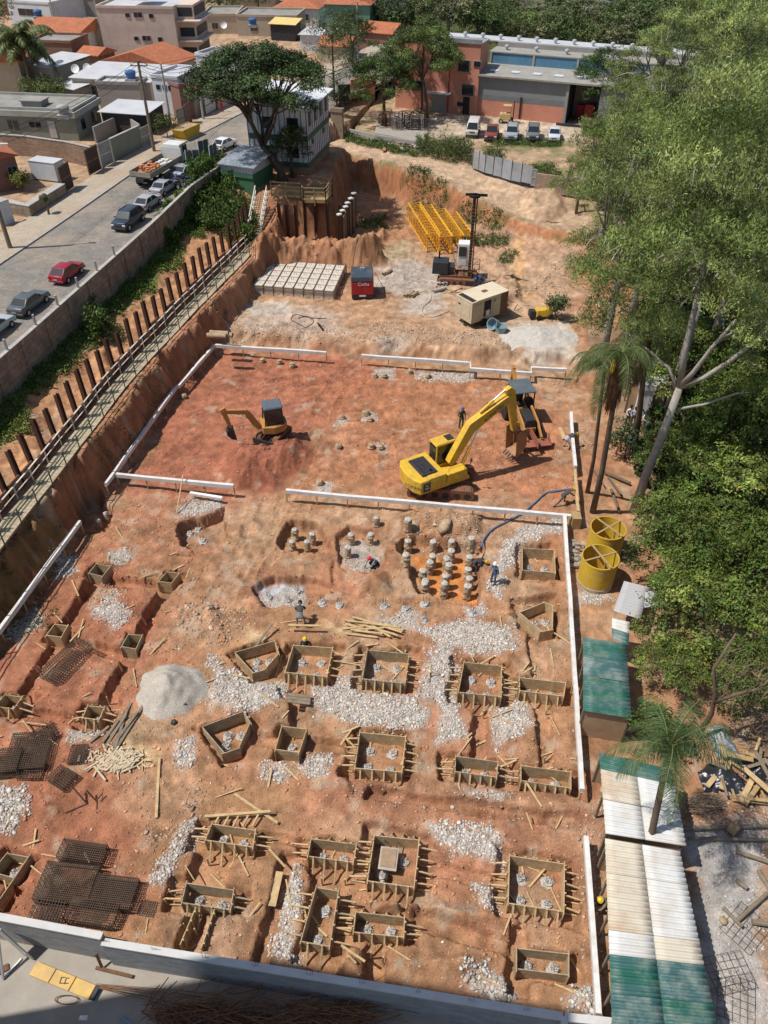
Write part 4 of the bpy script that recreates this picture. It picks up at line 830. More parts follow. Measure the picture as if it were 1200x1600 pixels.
scatter('clods', [(allp, 1)], 9, (.016, .045), ccl, M_st, 'small earth clods and pebbles strewn over the pit floor', 'clods', 8)
scatter('earth_crumbs', [(allp, 1), ([(370, 430), (560, 380), (900, 350), (900, 540), (340, 540)], 1)], 20, (.018, .06), 'soil', M_st, 'broken crumbs of the local red and tan earth all over the site', 'earth crumbs', 15)
def cbr(rg, n): return np.array([[.45, .33, .24]])*rg.uniform(.5, 1.3, (n, 1))
scatter('clods', [([(265, 945), (345, 935), (405, 970), (370, 1000), (275, 1015)], 1), ([(150, 900), (200, 930), (140, 960)], .8), ([(640, 815), (760, 815), (740, 850), (650, 850)], 1), ([(230, 1300), (300, 1240), (330, 1250), (290, 1330)], 1), ([(900, 650), (925, 650), (925, 700), (905, 700)], .6),
 ([(590, 515), (820, 540), (860, 560), (560, 545)], .8), ([(640, 575), (760, 582), (740, 600), (640, 600)], .8), ([(510, 1240), (900, 1290), (640, 1260)], .7), ([(820, 330), (868, 322), (880, 352), (815, 352)], 1.4), ([(850, 440), (890, 400), (890, 460), (800, 480)], 1), ([(330, 515), (560, 530), (560, 545), (340, 535)], .7)],
 34, (.035, .10), cbr, M_st, 'brownish lumps of earth and rubble in rough patches', 'rubble', 12)

mb = MB(); rq = random.Random(31)
for i in range(150):
    bx0 = rq.choice(BOX)[1]; u = sum(p[0] for p in bx0)/len(bx0)+rq.gauss(0, 38); v = sum(p[1] for p in bx0)/len(bx0)+rq.gauss(0, 34); p = GT(u, v); a = rq.random()*PI; L_ = rq.uniform(.15, .7)
    if p.y < 9.5 or sum((p-fwA).dot(nrm) > -.6 for _ in (1,)): continue
    mb.beam(p+Vector((-math.cos(a)*L_, -math.sin(a)*L_, .03)), p+Vector((math.cos(a)*L_, math.sin(a)*L_, .05+rq.random()*.12)), rq.uniform(.04, .09), .03)
tag(obj('wood_scraps', mb, M_woodl), 'loose sticks and board ends scattered round the plank boxes', 'wood scraps', kind='stuff')
# ---------- machines ----------
M_yel = mat('machine_yellow', (.66, .41, .03), .5, .12, 3, .05, dirt=(.42, .25, .10), dsc=1.6, damt=.75)
M_yel2 = mat('tank_yellow', (.56, .36, .03), .7, .15, 2, .1, dirt=(.38, .29, .12), dsc=1.2, damt=.7)
M_org = mat('machine_ochre', (.45, .22, .06), .6, .15, 3, .05, dirt=(.3, .15, .08), dsc=1.5, damt=.6)
M_mud = mat('muddy_steel', (.24, .11, .06), .9, .3, 5, .3, dirt=(.07, .06, .055), dsc=2)
M_chrome = mat('piston', (.6, .6, .6), .25, .05, 2, 0, metal=.9)
M_lett = mat('lettering', (.03, .035, .05), .6, .05, 2, 0)
def text(name, s, size, m, parent, M, ext=.004):
    cu = bpy.data.curves.new(name, 'FONT'); cu.body = s; cu.size = size; cu.extrude = ext; cu.align_x = 'CENTER'; cu.align_y = 'CENTER'
    o = bpy.data.objects.new(name, cu); COL.objects.link(o); dg = bpy.context.evaluated_depsgraph_get(); me = bpy.data.meshes.new_from_object(o.evaluated_get(dg))
    bpy.data.objects.remove(o); o = bpy.data.objects.new(name, me); me.materials.clear(); me.materials.append(m); COL.objects.link(o); o.parent = parent; o.matrix_local = M; return o
def track(parent, L_, w_, r, y, m=None, nm='track', rz=0):
    mb = MB(); n = 10; prof = [(-L_/2+r+r*math.cos(PI/2+PI*k/n), r+r*math.sin(PI/2+PI*k/n)) for k in range(n+1)]+[(L_/2-r+r*math.cos(-PI/2+PI*k/n), r+r*math.sin(-PI/2+PI*k/n)) for k in range(n+1)]
    mb.side(prof, -w_/2, w_/2); tot = len(prof)
    for i in range(tot):
        a = Vector((prof[i][0], 0, prof[i][1])); b = Vector((prof[(i+1) % tot][0], 0, prof[(i+1) % tot][1])); k = max(1, int((b-a).length/.17))
        for j in range(k):
            p = a+(b-a)*(j+.5)/k; d = (b-a).normalized() if (b-a).length > 1e-4 else Vector((1, 0, 0)); mb.beam(p-Vector((0, w_/2, 0)), p+Vector((0, w_/2, 0)), .05, .06)
    t = obj(nm, mb, m or M_mud, parent); t.location = (0, y, 0)
    rl = MB()
    for k in range(6): rl.lathe([(r*.55, -w_/2-.02), (r*.55, w_/2+.02)], 10, M=Matrix.Translation((-L_/2+r+(L_-2*r)*k/5, 0, r)) @ Matrix.Rotation(PI/2, 4, 'X'))
    obj('roller', rl, M_dark, t); return t
def plate(pts, w_, mb=None, y=0):
    mb = mb or MB(); mb.side(pts, y-w_/2, y+w_/2); return mb
# big excavator
ex = thing('excavator', 'big yellow tracked excavator digging with its arm stretched to the backhoe', 'excavator', (3.75, 39.7, -.02), R(28.5))
un = thing('undercarriage', '', '', (0, 0, 0)); del un['label'], un['category']; un.parent = ex; un.rotation_euler = (0, 0, R(-34))
track(un, 4.3, .6, .42, 1.15); track(un, 4.3, .6, .42, -1.15); obj('frame', MB().box((0, 0, .62), (1.6, 1.9, .45)).box((0, 0, .95), (1.1, 1.1, .25)), M_mud, un)
mb = MB(); cw = [(-2.35, -1.35), (-2.65, -.9), (-2.75, -.3), (-2.75, .3), (-2.65, .9), (-2.35, 1.35), (-1.7, 1.35), (-1.7, -1.35)]; mb.prism(cw, 1.08, 2.12); obj('counterweight', mb, M_yel, ex, .08)
obj('house_deck', MB().box((-.2, 0, 1.2), (3.0, 2.6, .25)), M_yel, ex, .03)
obj('engine_housing', MB().box((-1.1, -.0, 1.72), (1.25, 2.64, .86)), M_yel, ex, .06); obj('right_storage', MB().box((.35, -.95, 1.62), (1.6, .72, .68), top=(.9, .95)), M_yel, ex, .05)
hd = obj('engine_hood', MB().box((-1.45, .0, 2.17), (1.15, 1.9, .14), top=(.92, .94)), M_dark, ex, .03); obj('exhaust', MB().tube([(-1.3, -.65, 2.2), (-1.3, -.65, 2.42)], .07, 8), M_black, hd)
obj('hood_grille', MB().box((-1.75, 0, 2.255), (.12, 1.3, .02)).box((-1.45, 0, 2.255), (.12, 1.3, .02)), M_black, hd)
cb = obj('cab', MB().box((.6, .85, 1.42), (1.7, .98, .2)).beam((1.38, .42, 1.4), (1.2, .46, 3.0), .09).beam((1.38, 1.3, 1.4), (1.2, 1.26, 3.0), .09).beam((-.2, .42, 1.4), (-.15, .46, 3.0), .1).beam((-.2, 1.3, 1.4), (-.15, 1.26, 3.0), .1).beam((.6, 1.3, 1.4), (.6, 1.27, 3.0), .07).box((.5, .86, 3.02), (1.5, .95, .12), top=(.93, .9)), M_yel, ex, .02)
obj('glass', MB().box((.58, .86, 2.2), (1.5, .84, 1.5), top=(.88, .94)), M_glass, cb); obj('roof_hatch', MB().box((.95, .86, 3.09), (.5, .6, .03)), M_dark, cb); obj('rear_glass', MB().box((-.235, .86, 2.45), (.03, .75, .8)), M_glass, cb)
obj('side_door', MB().box((-1.3, -1.335, 1.6), (.75, .03, .75)), M_yel, ex, .01); obj('badge_plate', MB().box((-1.95, -1.365, 1.6), (.5, .02, .62)), M_dark, ex)
bo = plate([(.35, 1.9), (.55, 1.65), (.95, 1.85), (2.15, 3.75), (4.75, 5.2), (4.95, 5.45), (4.8, 5.72), (4.4, 5.62), (1.75, 4.45), (.55, 2.3)], .5); bo = obj('boom', bo, M_yel, ex, .03)
stp = plate([(4.35, 6.1), (4.75, 6.25), (5.1, 5.95), (5.25, 5.2), (5.62, 2.75), (5.35, 2.65), (4.95, 4.3), (4.72, 5.2)], .36); stk = obj('stick', stp, M_yel, ex, .03)
def piston(a, b, r, par, k=.55):
    a = Vector(a); b = Vector(b); m_ = a+(b-a)*k; c = obj('cylinder', MB().tube([a, m_], r, 8), M_yel, par); obj('rod', MB().tube([m_, b], r*.55, 8), M_chrome, c)
piston((1.25, .36, 1.5), (2.35, .33, 4.0), .1, ex); piston((1.25, -.36, 1.5), (2.35, -.33, 4.0), .1, ex); piston((2.6, 0, 4.95), (4.4, 0, 6.1), .1, ex); piston((5.1, 0, 5.7), (5.75, 0, 3.3), .085, ex)
bk = MB(); bp_ = [(5.35, 2.7), (5.75, 2.85), (6.15, 2.35), (6.25, 1.6), (5.95, 1.0), (5.5, .75)]
vs = []; n = len(bp_)
for y in (-.6, .6): bk.side([(x, z) for x, z in bp_], y-.025, y+.025)
for i in range(1, n-1):
    a = bp_[i]; b = bp_[i+1]; bk.beam((a[0], 0, a[1]), (b[0], 0, b[1]), 1.2, .05)
bko = obj('bucket', bk, mat('bucket_steel', (.36, .19, .09), .7, .3, 4, .1, dirt=(.2, .1, .06), dsc=2), ex)
th_ = MB()
for k in range(5): th_.beam((5.55, -.5+.25*k, .78), (5.25, -.5+.25*k, .55), .09, .06)
obj('teeth', th_, M_dark, bko); obj('linkage', MB().beam((5.35, .2, 3.4), (5.8, .2, 3.1), .07, .14).beam((5.35, -.2, 3.4), (5.8, -.2, 3.1), .07, .14).beam((5.8, 0, 3.15), (5.8, 0, 2.75), .12, .2), M_yel, ex)
text('boom_lettering', 'KOMATSU', .34, M_lett, ex, Matrix.Translation((3.55, -.262, 4.78)) @ Matrix.Rotation(-R(29), 4, 'Y') @ Matrix.Rotation(PI/2, 4, 'X'))
text('tail_lettering', 'KOMATSU', .3, M_lett, ex, Matrix.Translation((-2.62, -.95, 1.55)) @ Matrix.Rotation(-R(62), 4, 'Z') @ Matrix.Rotation(PI/2, 4, 'X'))
text('badge_text', 'PC\n200', .22, M_white, ex, Matrix.Translation((-1.95, -1.38, 1.62)) @ Matrix.Rotation(PI/2, 4, 'X'))
obj('mirror', MB().beam((1.3, -1.2, 1.9), (1.3, -1.3, 2.5), .03).box((1.3, -1.32, 2.55), (.06, .16, .25)), M_dark, ex); hr = MB()
hr.beam((.9, -1.25, 1.95), (.9, -1.25, 2.35), .03).beam((-.3, -1.25, 2.1), (-.3, -1.25, 2.4), .03).beam((.9, -1.25, 2.35), (-.3, -1.25, 2.4), .03); obj('handrail', hr, M_yel, ex)
# mini excavator
me_ = thing('mini_excavator', 'small ochre excavator with a tall dark cab beside the red earth mound', 'excavator', (-7.75, 44.9, hz(-7.75, 44.9)+.3), R(197)); me_.scale = (1.1,)*3
un = bpy.data.objects.new('undercarriage', None); COL.objects.link(un); un.parent = me_; un.rotation_euler = (0, 0, R(65-197))
track(un, 1.9, .34, .25, .6, M_mud); track(un, 1.9, .34, .25, -.6, M_mud); obj('frame', MB().box((0, 0, .42), (.9, 1.0, .3)), M_dark, un); obj('blade', MB().box((-1.25, 0, .28), (.08, 1.55, .4)).beam((-.5, .3, .4), (-1.2, .3, .3), .08).beam((-.5, -.3, .4), (-1.2, -.3, .3), .08), M_dark, un)
mb = MB(); mb.prism([(.75, -.6), (.75, .6), (0, .8), (-.6, .62), (-.85, .3), (-.85, -.3), (-.6, -.62), (0, -.8)], .68, 1.2); obj('body', mb, M_org, me_, .05)
cb = obj('cab', MB().beam((.55, -.5, 1.2), (.45, -.48, 2.35), .07).beam((.55, .5, 1.2), (.45, .48, 2.35), .07).beam((-.6, -.5, 1.2), (-.55, -.48, 2.35), .08).beam((-.6, .5, 1.2), (-.55, .48, 2.35), .08), M_dark, me_)
obj('cab_roof', MB().box((-.05, 0, 2.42), (1.25, 1.12, .13), top=(.9, .88)), mat('roof_grey', (.10, .125, .15), .5, .1), cb, .04); obj('glass', MB().box((-.04, 0, 1.76), (1.05, .95, 1.1), top=(.92, .95)), M_glass, cb)
obj('boom', plate([(.7, .9), (.9, .75), (1.25, 1.1), (1.7, 2.05), (3.0, 2.35), (3.05, 2.5), (2.9, 2.58), (1.55, 2.35), (1.4, 2.2)], .2), M_org, me_, .01); obj('stick', plate([(2.85, 2.75), (3.15, 2.6), (2.75, 1.15), (2.55, 1.15), (2.75, 2.3)], .16), M_org, me_, .01)
bk = MB(); pr_ = [(2.5, 1.2), (2.85, 1.2), (2.95, .85), (2.7, .5), (2.4, .4)]
for y in (-.25, .25): bk.side(pr_, y-.02, y+.02)
for a, b in zip(pr_[1:-1], pr_[2:]): bk.beam((a[0], 0, a[1]), (b[0], 0, b[1]), .5, .04)
obj('bucket', bk, M_dark, me_); piston((.95, 0, 1.1), (1.85, 0, 2.0), .05, me_)
# backhoe loader
M_rk = mat('canopy_grey', (.085, .115, .13), .5, .1, 2, .02, dirt=(.2, .17, .14), dsc=1.5, damt=.4)
bh = thing('backhoe_loader', 'backhoe loader with dark flat canopy standing behind the excavator bucket', 'backhoe', (9.95, 46.9, .05), R(-80))
for (x, y, r, w_) in ((1.5, .8, .48, .3), (1.5, -.8, .48, .3), (-1.0, .85, .72, .42), (-1.0, -.85, .72, .42)):
    wmb = MB(); wmb.lathe([(r*.55, -w_/2), (r, -w_/2), (r*1.02, 0), (r, w_/2), (r*.55, w_/2)], 20, M=Matrix.Translation((x, y, r)) @ Matrix.Rotation(PI/2, 4, 'X')); wo = obj('wheel', wmb, M_black, bh, smooth=False)
    rm = MB(); rm.lathe([(.01, -w_*.3), (r*.55, -w_*.3), (r*.55, w_*.3), (.01, w_*.3)], 14, M=Matrix.Translation((x, y, r)) @ Matrix.Rotation(PI/2, 4, 'X'), cap=False); obj('rim', rm, M_org, wo)
obj('chassis', MB().box((.2, 0, .75), (3.6, .8, .35)).box((-.9, 0, 1.0), (1.3, 1.0, .3)), M_org, bh, .02); obj('bonnet', MB().box((1.15, 0, 1.25), (1.6, .8, .6), top=(.95, .85)), M_dark, bh, .06)
cn = obj('canopy', MB().box((-.7, 0, 2.72), (1.9, 1.6, .1), top=(.97, .97)), M_rk, bh, .03); [obj('post', MB().beam((x, y, 1.1), (x, y, 2.7), .08), M_dark, cn) for x in (.15, -1.5) for y in (.7, -.7)]
obj('seat', MB().box((-.6, 0, 1.35), (.5, .5, .15)).box((-.85, 0, 1.65), (.12, .5, .6)), M_black, bh, .03); obj('steering_wheel', MB().tube([(.05+.16*math.cos(a)*.4, .16*math.sin(a), 1.75+.16*math.cos(a)) for a in np.linspace(0, 6.28, 12)], .02, 5), M_black, bh)
for s_ in (-.55, .55): obj('loader_arm', plate([(.1, 1.5), (.3, 1.7), (1.9, 1.35), (2.9, .75), (2.8, .55), (1.9, 1.05)], .12, y=s_), M_org, bh, .01)
bk = MB(); pr_ = [(2.75, 1.0), (2.75, .45), (2.95, .35), (3.5, .4)]
for a, b in zip(pr_[:-1], pr_[1:]): bk.beam((a[0], 0, a[1]), (b[0], 0, b[1]), 2.2, .05)
for y in (-1.08, 1.08): bk.side([(2.75, 1.0), (2.75, .45), (2.95, .35), (3.5, .4)], y-.02, y+.02)
obj('loader_bucket', bk, mat('loader_rust', (.28, .10, .065), .75, .2, 3, .1), bh)
obj('backhoe_arm', plate([(-1.9, .9), (-1.75, 1.0), (-2.0, 2.3), (-2.7, 3.1), (-2.85, 3.0), (-2.25, 2.2)], .25), M_org, bh, .01); obj('backhoe_stick', plate([(-2.85, 3.25), (-2.6, 3.1), (-2.9, 1.5), (-3.1, 1.5)], .2), M_org, bh, .01)
obj('backhoe_bucket', MB().box((-2.95, 0, 1.15), (.45, .5, .6), top=(.8, 1)), M_mud, bh, .02); obj('stabiliser', MB().beam((-1.8, -.9, 1.5), (-1.8, -1.3, .3), .14).beam((-1.8, .9, 1.5), (-1.8, 1.3, .3), .14), M_org, bh)
# drilling rig
M_cabw = mat('cab_white', (.70, .70, .68), .45, .06, 2, .02, dirt=(.4, .34, .28), dsc=1.5, damt=.4)
dr = thing('drill_rig', 'tracked pile drilling rig with tall black mast and small white cab', 'drill rig', (7.0, 69.6, .75), R(-8))
track(dr, 3.6, .5, .32, .9, M_mud); track(dr, 3.6, .5, .32, -.9, M_mud); obj('frame', MB().box((0, 0, .7), (3.4, 1.5, .3)), M_rust, dr)
obj('engine', MB().box((-1.7, 0, 1.45), (1.5, 1.5, 1.1), top=(.95, .95)).box((-.7, 0, 1.2), (.6, 1.1, .8)), M_dark, dr, .04); obj('exhaust', MB().tube([(-1.9, .3, 2.0), (-1.9, .3, 2.7)], .08, 8), M_black, dr)
cb = obj('cab', MB().box((.35, .75, 2.35), (1.15, 1.15, 2.3), top=(.95, .95)), M_cabw, dr, .05); obj('window', MB().box((-.22, .75, 2.85), (.05, .8, .8)), M_glass, cb); obj('window', MB().box((.25, .165, 2.8), (.7, .05, .9)), M_glass, cb)
ms = obj('mast', MB().box((1.0, -.55, 4.1), (.27, .26, 8.0)), M_dark, dr); ml = MB()
for k in range(26): obj('rung', MB().box((1.0, -.70, .4+k*.3), (.26, .05, .05)), M_rust, ms); obj('mast_head', MB().lathe([(.5, 0), (.5, .15), (.2, .2)], 14, (1.0, -.55, 8.05)).beam((.2, -.55, 8.2), (2.1, -.55, 8.2), .12, .2), M_dark, ms); obj('rod', MB().tube([(1.25, -.75, .1), (1.25, -.75, 8.1)], .06, 8), M_mud, dr)
mc = MB()
for k in range(16): a = Vector((rnd.uniform(-.6, 1.7), rnd.uniform(-.9, .6), rnd.uniform(.8, 1.6))); mc.beam(a, a+Vector((rnd.uniform(-.6, .6), rnd.uniform(-.4, .4), rnd.uniform(-.2, .8))), .05)
obj('hydraulics', mc, M_mud, dr); cg = MB()
for z in (1.0, 1.5, 2.0): cg.tube([(1.9, -1.0, z), (1.9, .6, z), (1.3, .6, z)], .025, 5)
for y in (-1, -.2, .6): cg.tube([(1.9, y, .8), (1.9, y, 2.0)], .025, 5)
obj('guard_rail', cg, M_dark, dr); obj('drill_table', MB().box((1.2, -.8, .35), (.9, .8, .45)), M_dark, dr, .03); obj('stack_arm', MB().beam((1.0, -.4, 1.1), (2.3, -1.3, .9), .12), M_dark, dr)
# lattice tower sections
M_lat = mat('crane_yellow', (.72, .36, .03), .5, .1, 3, .05, dirt=(.45, .22, .06), dsc=1.5)
def lattice(L_, w_, seg, h_=None):
    h_ = h_ or w_; mb = MB(); cor = [(-w_/2, 0), (w_/2, 0), (w_/2, h_), (-w_/2, h_)]
    for c in cor: mb.beam((0, c[0], c[1]), (L_, c[0], c[1]), .11)
    br = MB(); n = seg
    for i in range(n+1):
        x = L_*i/n
        for a, b in zip(cor, cor[1:]+cor[:1]): br.beam((x, *a), (x, *b), .05)
        if i < n:
            x2 = L_*(i+1)/n
            for j, (a, b) in enumerate(zip(cor, cor[1:]+cor[:1])): p, q = ((a, b) if (i+j) % 2 else (b, a)); br.beam((x, *p), (x2, *q), .045); br.beam((x, *q), (x2, *p), .03)
    return mb, br
lt = [(5.0, 76.4, 9.2, 1.3, 0, 'leftmost yellow lattice crane section lying on the ground'), (6.2, 75.8, 9.0, 1.3, .0, 'yellow lattice crane section second from the left in the stack'), (7.35, 76.0, 7.6, 1.2, .0, 'yellow lattice crane section third from the left, behind the drill rig cab'), (8.4, 76.8, 6.6, 1.2, 0, 'rightmost yellow lattice crane section behind the black mast')]
for x, y, L_, w_, z, lab in lt:
    t = thing('crane_section', lab, 'crane section', (x, y, hz(x, y)+z+.1), R(101)); a, b = lattice(L_, w_, int(L_/.8), 1.7 if x < 8 else 1.4); obj('chord', a, M_lat, t); obj('bracing', b, M_lat, t)
# concrete block bed
cA = G(397, 458, .8); cB = G(522, 468, .8); cD = G(422, 418, .8); ux = (cB-cA); uy = (cD-cA); nx_, ny_ = 8, 5; f4 = None; M_bl = mat('cast_block', (.56, .50, .42), .9, .08, 4, .15, dirt=(.4, .33, .26), dsc=2)
bl = MB(); sx = ux.length/nx_; sy = uy.length/ny_; bl.box((0, 0, .42), (sx-.09, sy-.13, .84)); M2_ = Matrix.Identity(4); frm = MB()
for i in range(nx_):
    for j in range(ny_):
        p = cA+ux*(i+.5)/nx_+uy*(j+.5)/ny_; lab = 'pale cast concrete block, %s from the left in the %s row from the front' % (ORDW[i], ORDW[j])
        if f4 is None:
            f4 = thing('cast_block', lab, 'concrete block', (0, 0, 0), 0, 'cast concrete blocks in the rectangular bed'); obj('block', bl, M_bl, f4, .01); lp_ = MB(); lp_.tube([(-.1, 0, .8), (-.1, 0, 1.02), (.1, 0, 1.02), (.1, 0, .8)], .018, 5); obj('lifting_loop', lp_, M_rebar, f4); o = f4
        else: o = dup(f4, label=lab)
        o.location = (p.x, p.y, .74); o.rotation_euler = (0, 0, math.atan2(ux.y, ux.x))
for i in range(nx_+1):
    a = cA+ux*i/nx_; frm.beam(a+Vector((0, 0, .82)), a+uy+Vector((0, 0, .82)), .06, .1)
    for k in (-.13, uy.length+.1): q = a+uy.normalized()*k; frm.beam((q.x, q.y, .6), (q.x, q.y, 1.75), .06)
for j in range(ny_+1):
    a = cA+uy*j/ny_; frm.beam(a+Vector((0, 0, .7)), a+ux+Vector((0, 0, .7)), .05, .1)
    for k in (-.1, ux.length+.08): q = a+ux.normalized()*k; frm.beam((q.x, q.y, .6), (q.x, q.y, 1.7), .06)
tag(obj('casting_frame', frm, M_woodg), 'timber frame with stakes holding the grid of pale cast blocks', 'frame')
# compressor, generator trailer, tubs, pump
M_redp = mat('red_paint', (.38, .02, .025), .45, .08, 2, .03, dirt=(.25, .1, .08), dsc=1.5, damt=.3)
c = G(566, 468, .8); t = thing('compressor', 'red box compressor with a dark top standing alone beside the cast blocks', 'compressor', (c.x, c.y+1.1, .8), R(2)); hx = 1.0
bd = obj('body', MB().box((0, 0, 1.1), (2.0, 2.4, 1.3)), M_redp, t, .05); obj('door', MB().box((.5, -1.215, 1.1), (.9, .03, 1.1)), M_redp, bd, .01); obj('door', MB().box((-.5, -1.215, 1.1), (.9, .03, 1.1)), M_redp, bd, .01)
obj('base', MB().box((0, -.02, .3), (1.95, 2.4, .35)), M_dark, t, .03); obj('top', MB().box((0, 0, 1.95), (2.04, 2.5, .4), top=(.95, .93)), mat('compressor_top', (.05, .065, .085), .5, .1, 3, .03, dirt=(.2, .18, .16)), t, .05)
obj('exhaust', MB().tube([(-.1, .4, 2.1), (-.1, .4, 2.4)], .08, 8).box((.1, .4, 2.25), (.3, .2, .2)), M_galv, t); text('lettering', 'Cetha', .42, M_white, t, Matrix.Translation((.1, -1.24, 1.5)) @ Matrix.Rotation(PI/2, 4, 'X'))
for (x, y) in ((-.9, -.8), (.9, -.8), (-.9, .8), (.9, .8)): obj('foot', MB().box((x, y, .06), (.15, .3, .13)), M_black, t)
obj('plate', MB().box((0, -1.225, .4), (.6, .02, .14)), M_white, t)
M_bei = mat('beige_paint', (.53, .44, .30), .6, .07, 2, .04, dirt=(.36, .27, .18), dsc=1.2, damt=.4)
a = G(735, 517, .8); b = G(790, 497, .8); an = math.atan2(b.y-a.y, b.x-a.x); L_ = (b-a).length; t = thing('generator_trailer', 'large beige generator box on a two wheeled trailer near the whitish sand', 'generator', (a.x, a.y, .8), an)
W_ = 2.1; bd = obj('body', MB().box((L_/2, W_/2, 1.55), (L_, W_, 1.9)), M_bei, t, .03); obj('roof', MB().box((L_/2+.3, W_/2, 2.54), (L_-.5, W_+.1, .08)), mat('beige_roof', (.62, .53, .38), .6, .06, 2, .03, dirt=(.45, .36, .25)), t, .02); obj('roof_opening', MB().box((.33, W_/2, 2.51), (.45, W_-.3, .04)), M_black, bd); obj('roof_hatch', MB().box((L_*.55, W_/2, 2.6), (.5, .35, .06)), M_rust, bd)
obj('side_opening', MB().box((L_*.43, -.01, 1.6), (.75, .05, 1.35)), M_black, bd); obj('engine', MB().box((L_*.43, -.06, 1.2), (.4, .1, .5)), M_galv, bd); obj('door', MB().box((L_*.16, -.02, 1.5), (.9, .03, 1.4)), M_bei, bd, .01); obj('door', MB().box((L_*.68, -.02, 1.5), (.7, .03, 1.4)), M_bei, bd, .01)
obj('grille', MB().box((L_*.9, -.015, 1.55), (L_*.2, .03, 1.85)).box((L_+.01, W_/2, 1.5), (.03, W_*.8, 1.5)), M_rust, bd); obj('end_panel', MB().box((-.015, W_*.5, 1.6), (.03, W_*.75, 1.2)), M_bei, bd, .01)
pl_ = MB().box((-.04, W_*.75, 1.9), (.02, .3, .12)).box((L_*.6, -.04, 2.1), (.06, .02, .25)).box((L_*.64, -.04, 2.1), (.06, .02, .25)); obj('plate', pl_, M_dark, bd)
for y in (.1, W_-.1):
    wm = MB(); wm.lathe([(.15, -.12), (.36, -.12), (.38, 0), (.36, .12), (.15, .12)], 18, M=Matrix.Translation((L_*.35, y-.15 if y < 1 else y+.1, .36)) @ Matrix.Rotation(PI/2, 4, 'X')); wo = obj('wheel', wm, M_black, t); rm = MB(); rm.lathe([(.01, -.1), (.17, -.1), (.17, .1), (.01, .1)], 12, M=Matrix.Translation((L_*.35, y-.15 if y < 1 else y+.1, .36)) @ Matrix.Rotation(PI/2, 4, 'X'), cap=False); obj('rim', rm, M_bei, wo)
obj('chassis', MB().box((L_/2, W_/2, .52), (L_+.2, .5, .15)).beam((L_, W_/2, .5), (L_+1.2, W_/2, .45), .1), M_dark, t)
M_tub = mat('tub_blue', (.20, .30, .34), .6, .1, 3, .02, dirt=(.4, .38, .35))
for (u, v, tl, lab, s_) in ((782, 520, 0, 'round blue grey water tub standing upright by the generator', 1), (775, 514, R(60), 'round tub tipped on its side against the upright one', .95)):
    c = G(u, v, .8); t = thing('water_tub', lab, 'tub', (c.x, c.y, .8 if not tl else 1.2)); t.rotation_euler = (tl*.6, -tl, 0); mb = MB(); mb.lathe([(.42*s_, 0), (.52*s_, .62), (.56*s_, .66), (.5*s_, .64), (.4*s_, .08), (.01, .06)], 24, cap=False); mb.lathe([(.01, 0), (.42*s_, 0)], 24, cap=False); obj('shell', mb, M_tub, t, smooth=False)
    if not tl: mb = MB(); mb.lathe([(.01, .45), (.47, .45)], 24, cap=False); obj('water', mb, mat('tub_water', (.16, .25, .25), .08, .05, 2, .05, spec=.6), t)
c = G(848, 497, .8); t = thing('pump', 'yellow engine pump partly hidden by the small tree above the whitish sand', 'pump', (c.x, c.y, .8), R(10)); obj('body', MB().box((0, 0, .6), (1.5, .8, .6), top=(.95, .85)), M_yel, t, .05); obj('motor', MB().box((-1.05, 0, .55), (.5, .6, .6)), M_dark, t, .04); obj('outlet', MB().tube([(.8, 0, .6), (1.2, 0, .6), (1.4, .1, .9)], .1, 8), M_dark, t)
for x in (-.5, .5): wm = MB(); wm.lathe([(.25, -.08), (.25, .08)], 14, M=Matrix.Translation((x, -.45, .25)) @ Matrix.Rotation(PI/2, 4, 'X')); obj('wheel', wm, M_black, t)
# yellow steel cylinders with crossed planks
for i, (x, y, lab) in enumerate(((12.05, 30.9, 'front yellow steel cylinder tank with crossed planks over its open top'), (13.0, 33.3, 'rear yellow steel cylinder tank half behind the other one'))):
    t = thing('steel_cylinder', lab, 'tank', (x, y, hz(x, y)-.05), R(20+i*15)); hh = 2.05; mb = MB(); mb.lathe([(1.0, 0), (1.02, hh), (.97, hh), (.95, .0)], 40, cap=False); obj('shell', mb, M_yel2, t); cr = MB()
    cr.beam((-1.02, 0, hh+.03), (1.02, 0, hh+.03), .1, .05); obj('cross_plank', cr, M_tim, t); obj('cross_plank', MB().beam((0, -1.02, hh+.085), (0, 1.02, hh+.085), .1, .05), M_tim, t); obj('prop', MB().beam((.1, -.5, 0), (.05, -.45, hh), .08), M_tim, t); ft = MB(); ft.lathe([(1.02, .0), (1.03, .35), (1.0, .36)], 40, cap=False); obj('mud_band', ft, mat('mud_band', (.40, .33, .25), .9, .2, 4, .2), t)
    ed_ = MB(); ed_.lathe([(1.03, hh-.1), (1.04, hh-.1), (1.04, hh), (1.03, hh)], 40, cap=False); obj('rim', ed_, M_rust if 0 else M_yel2, t)
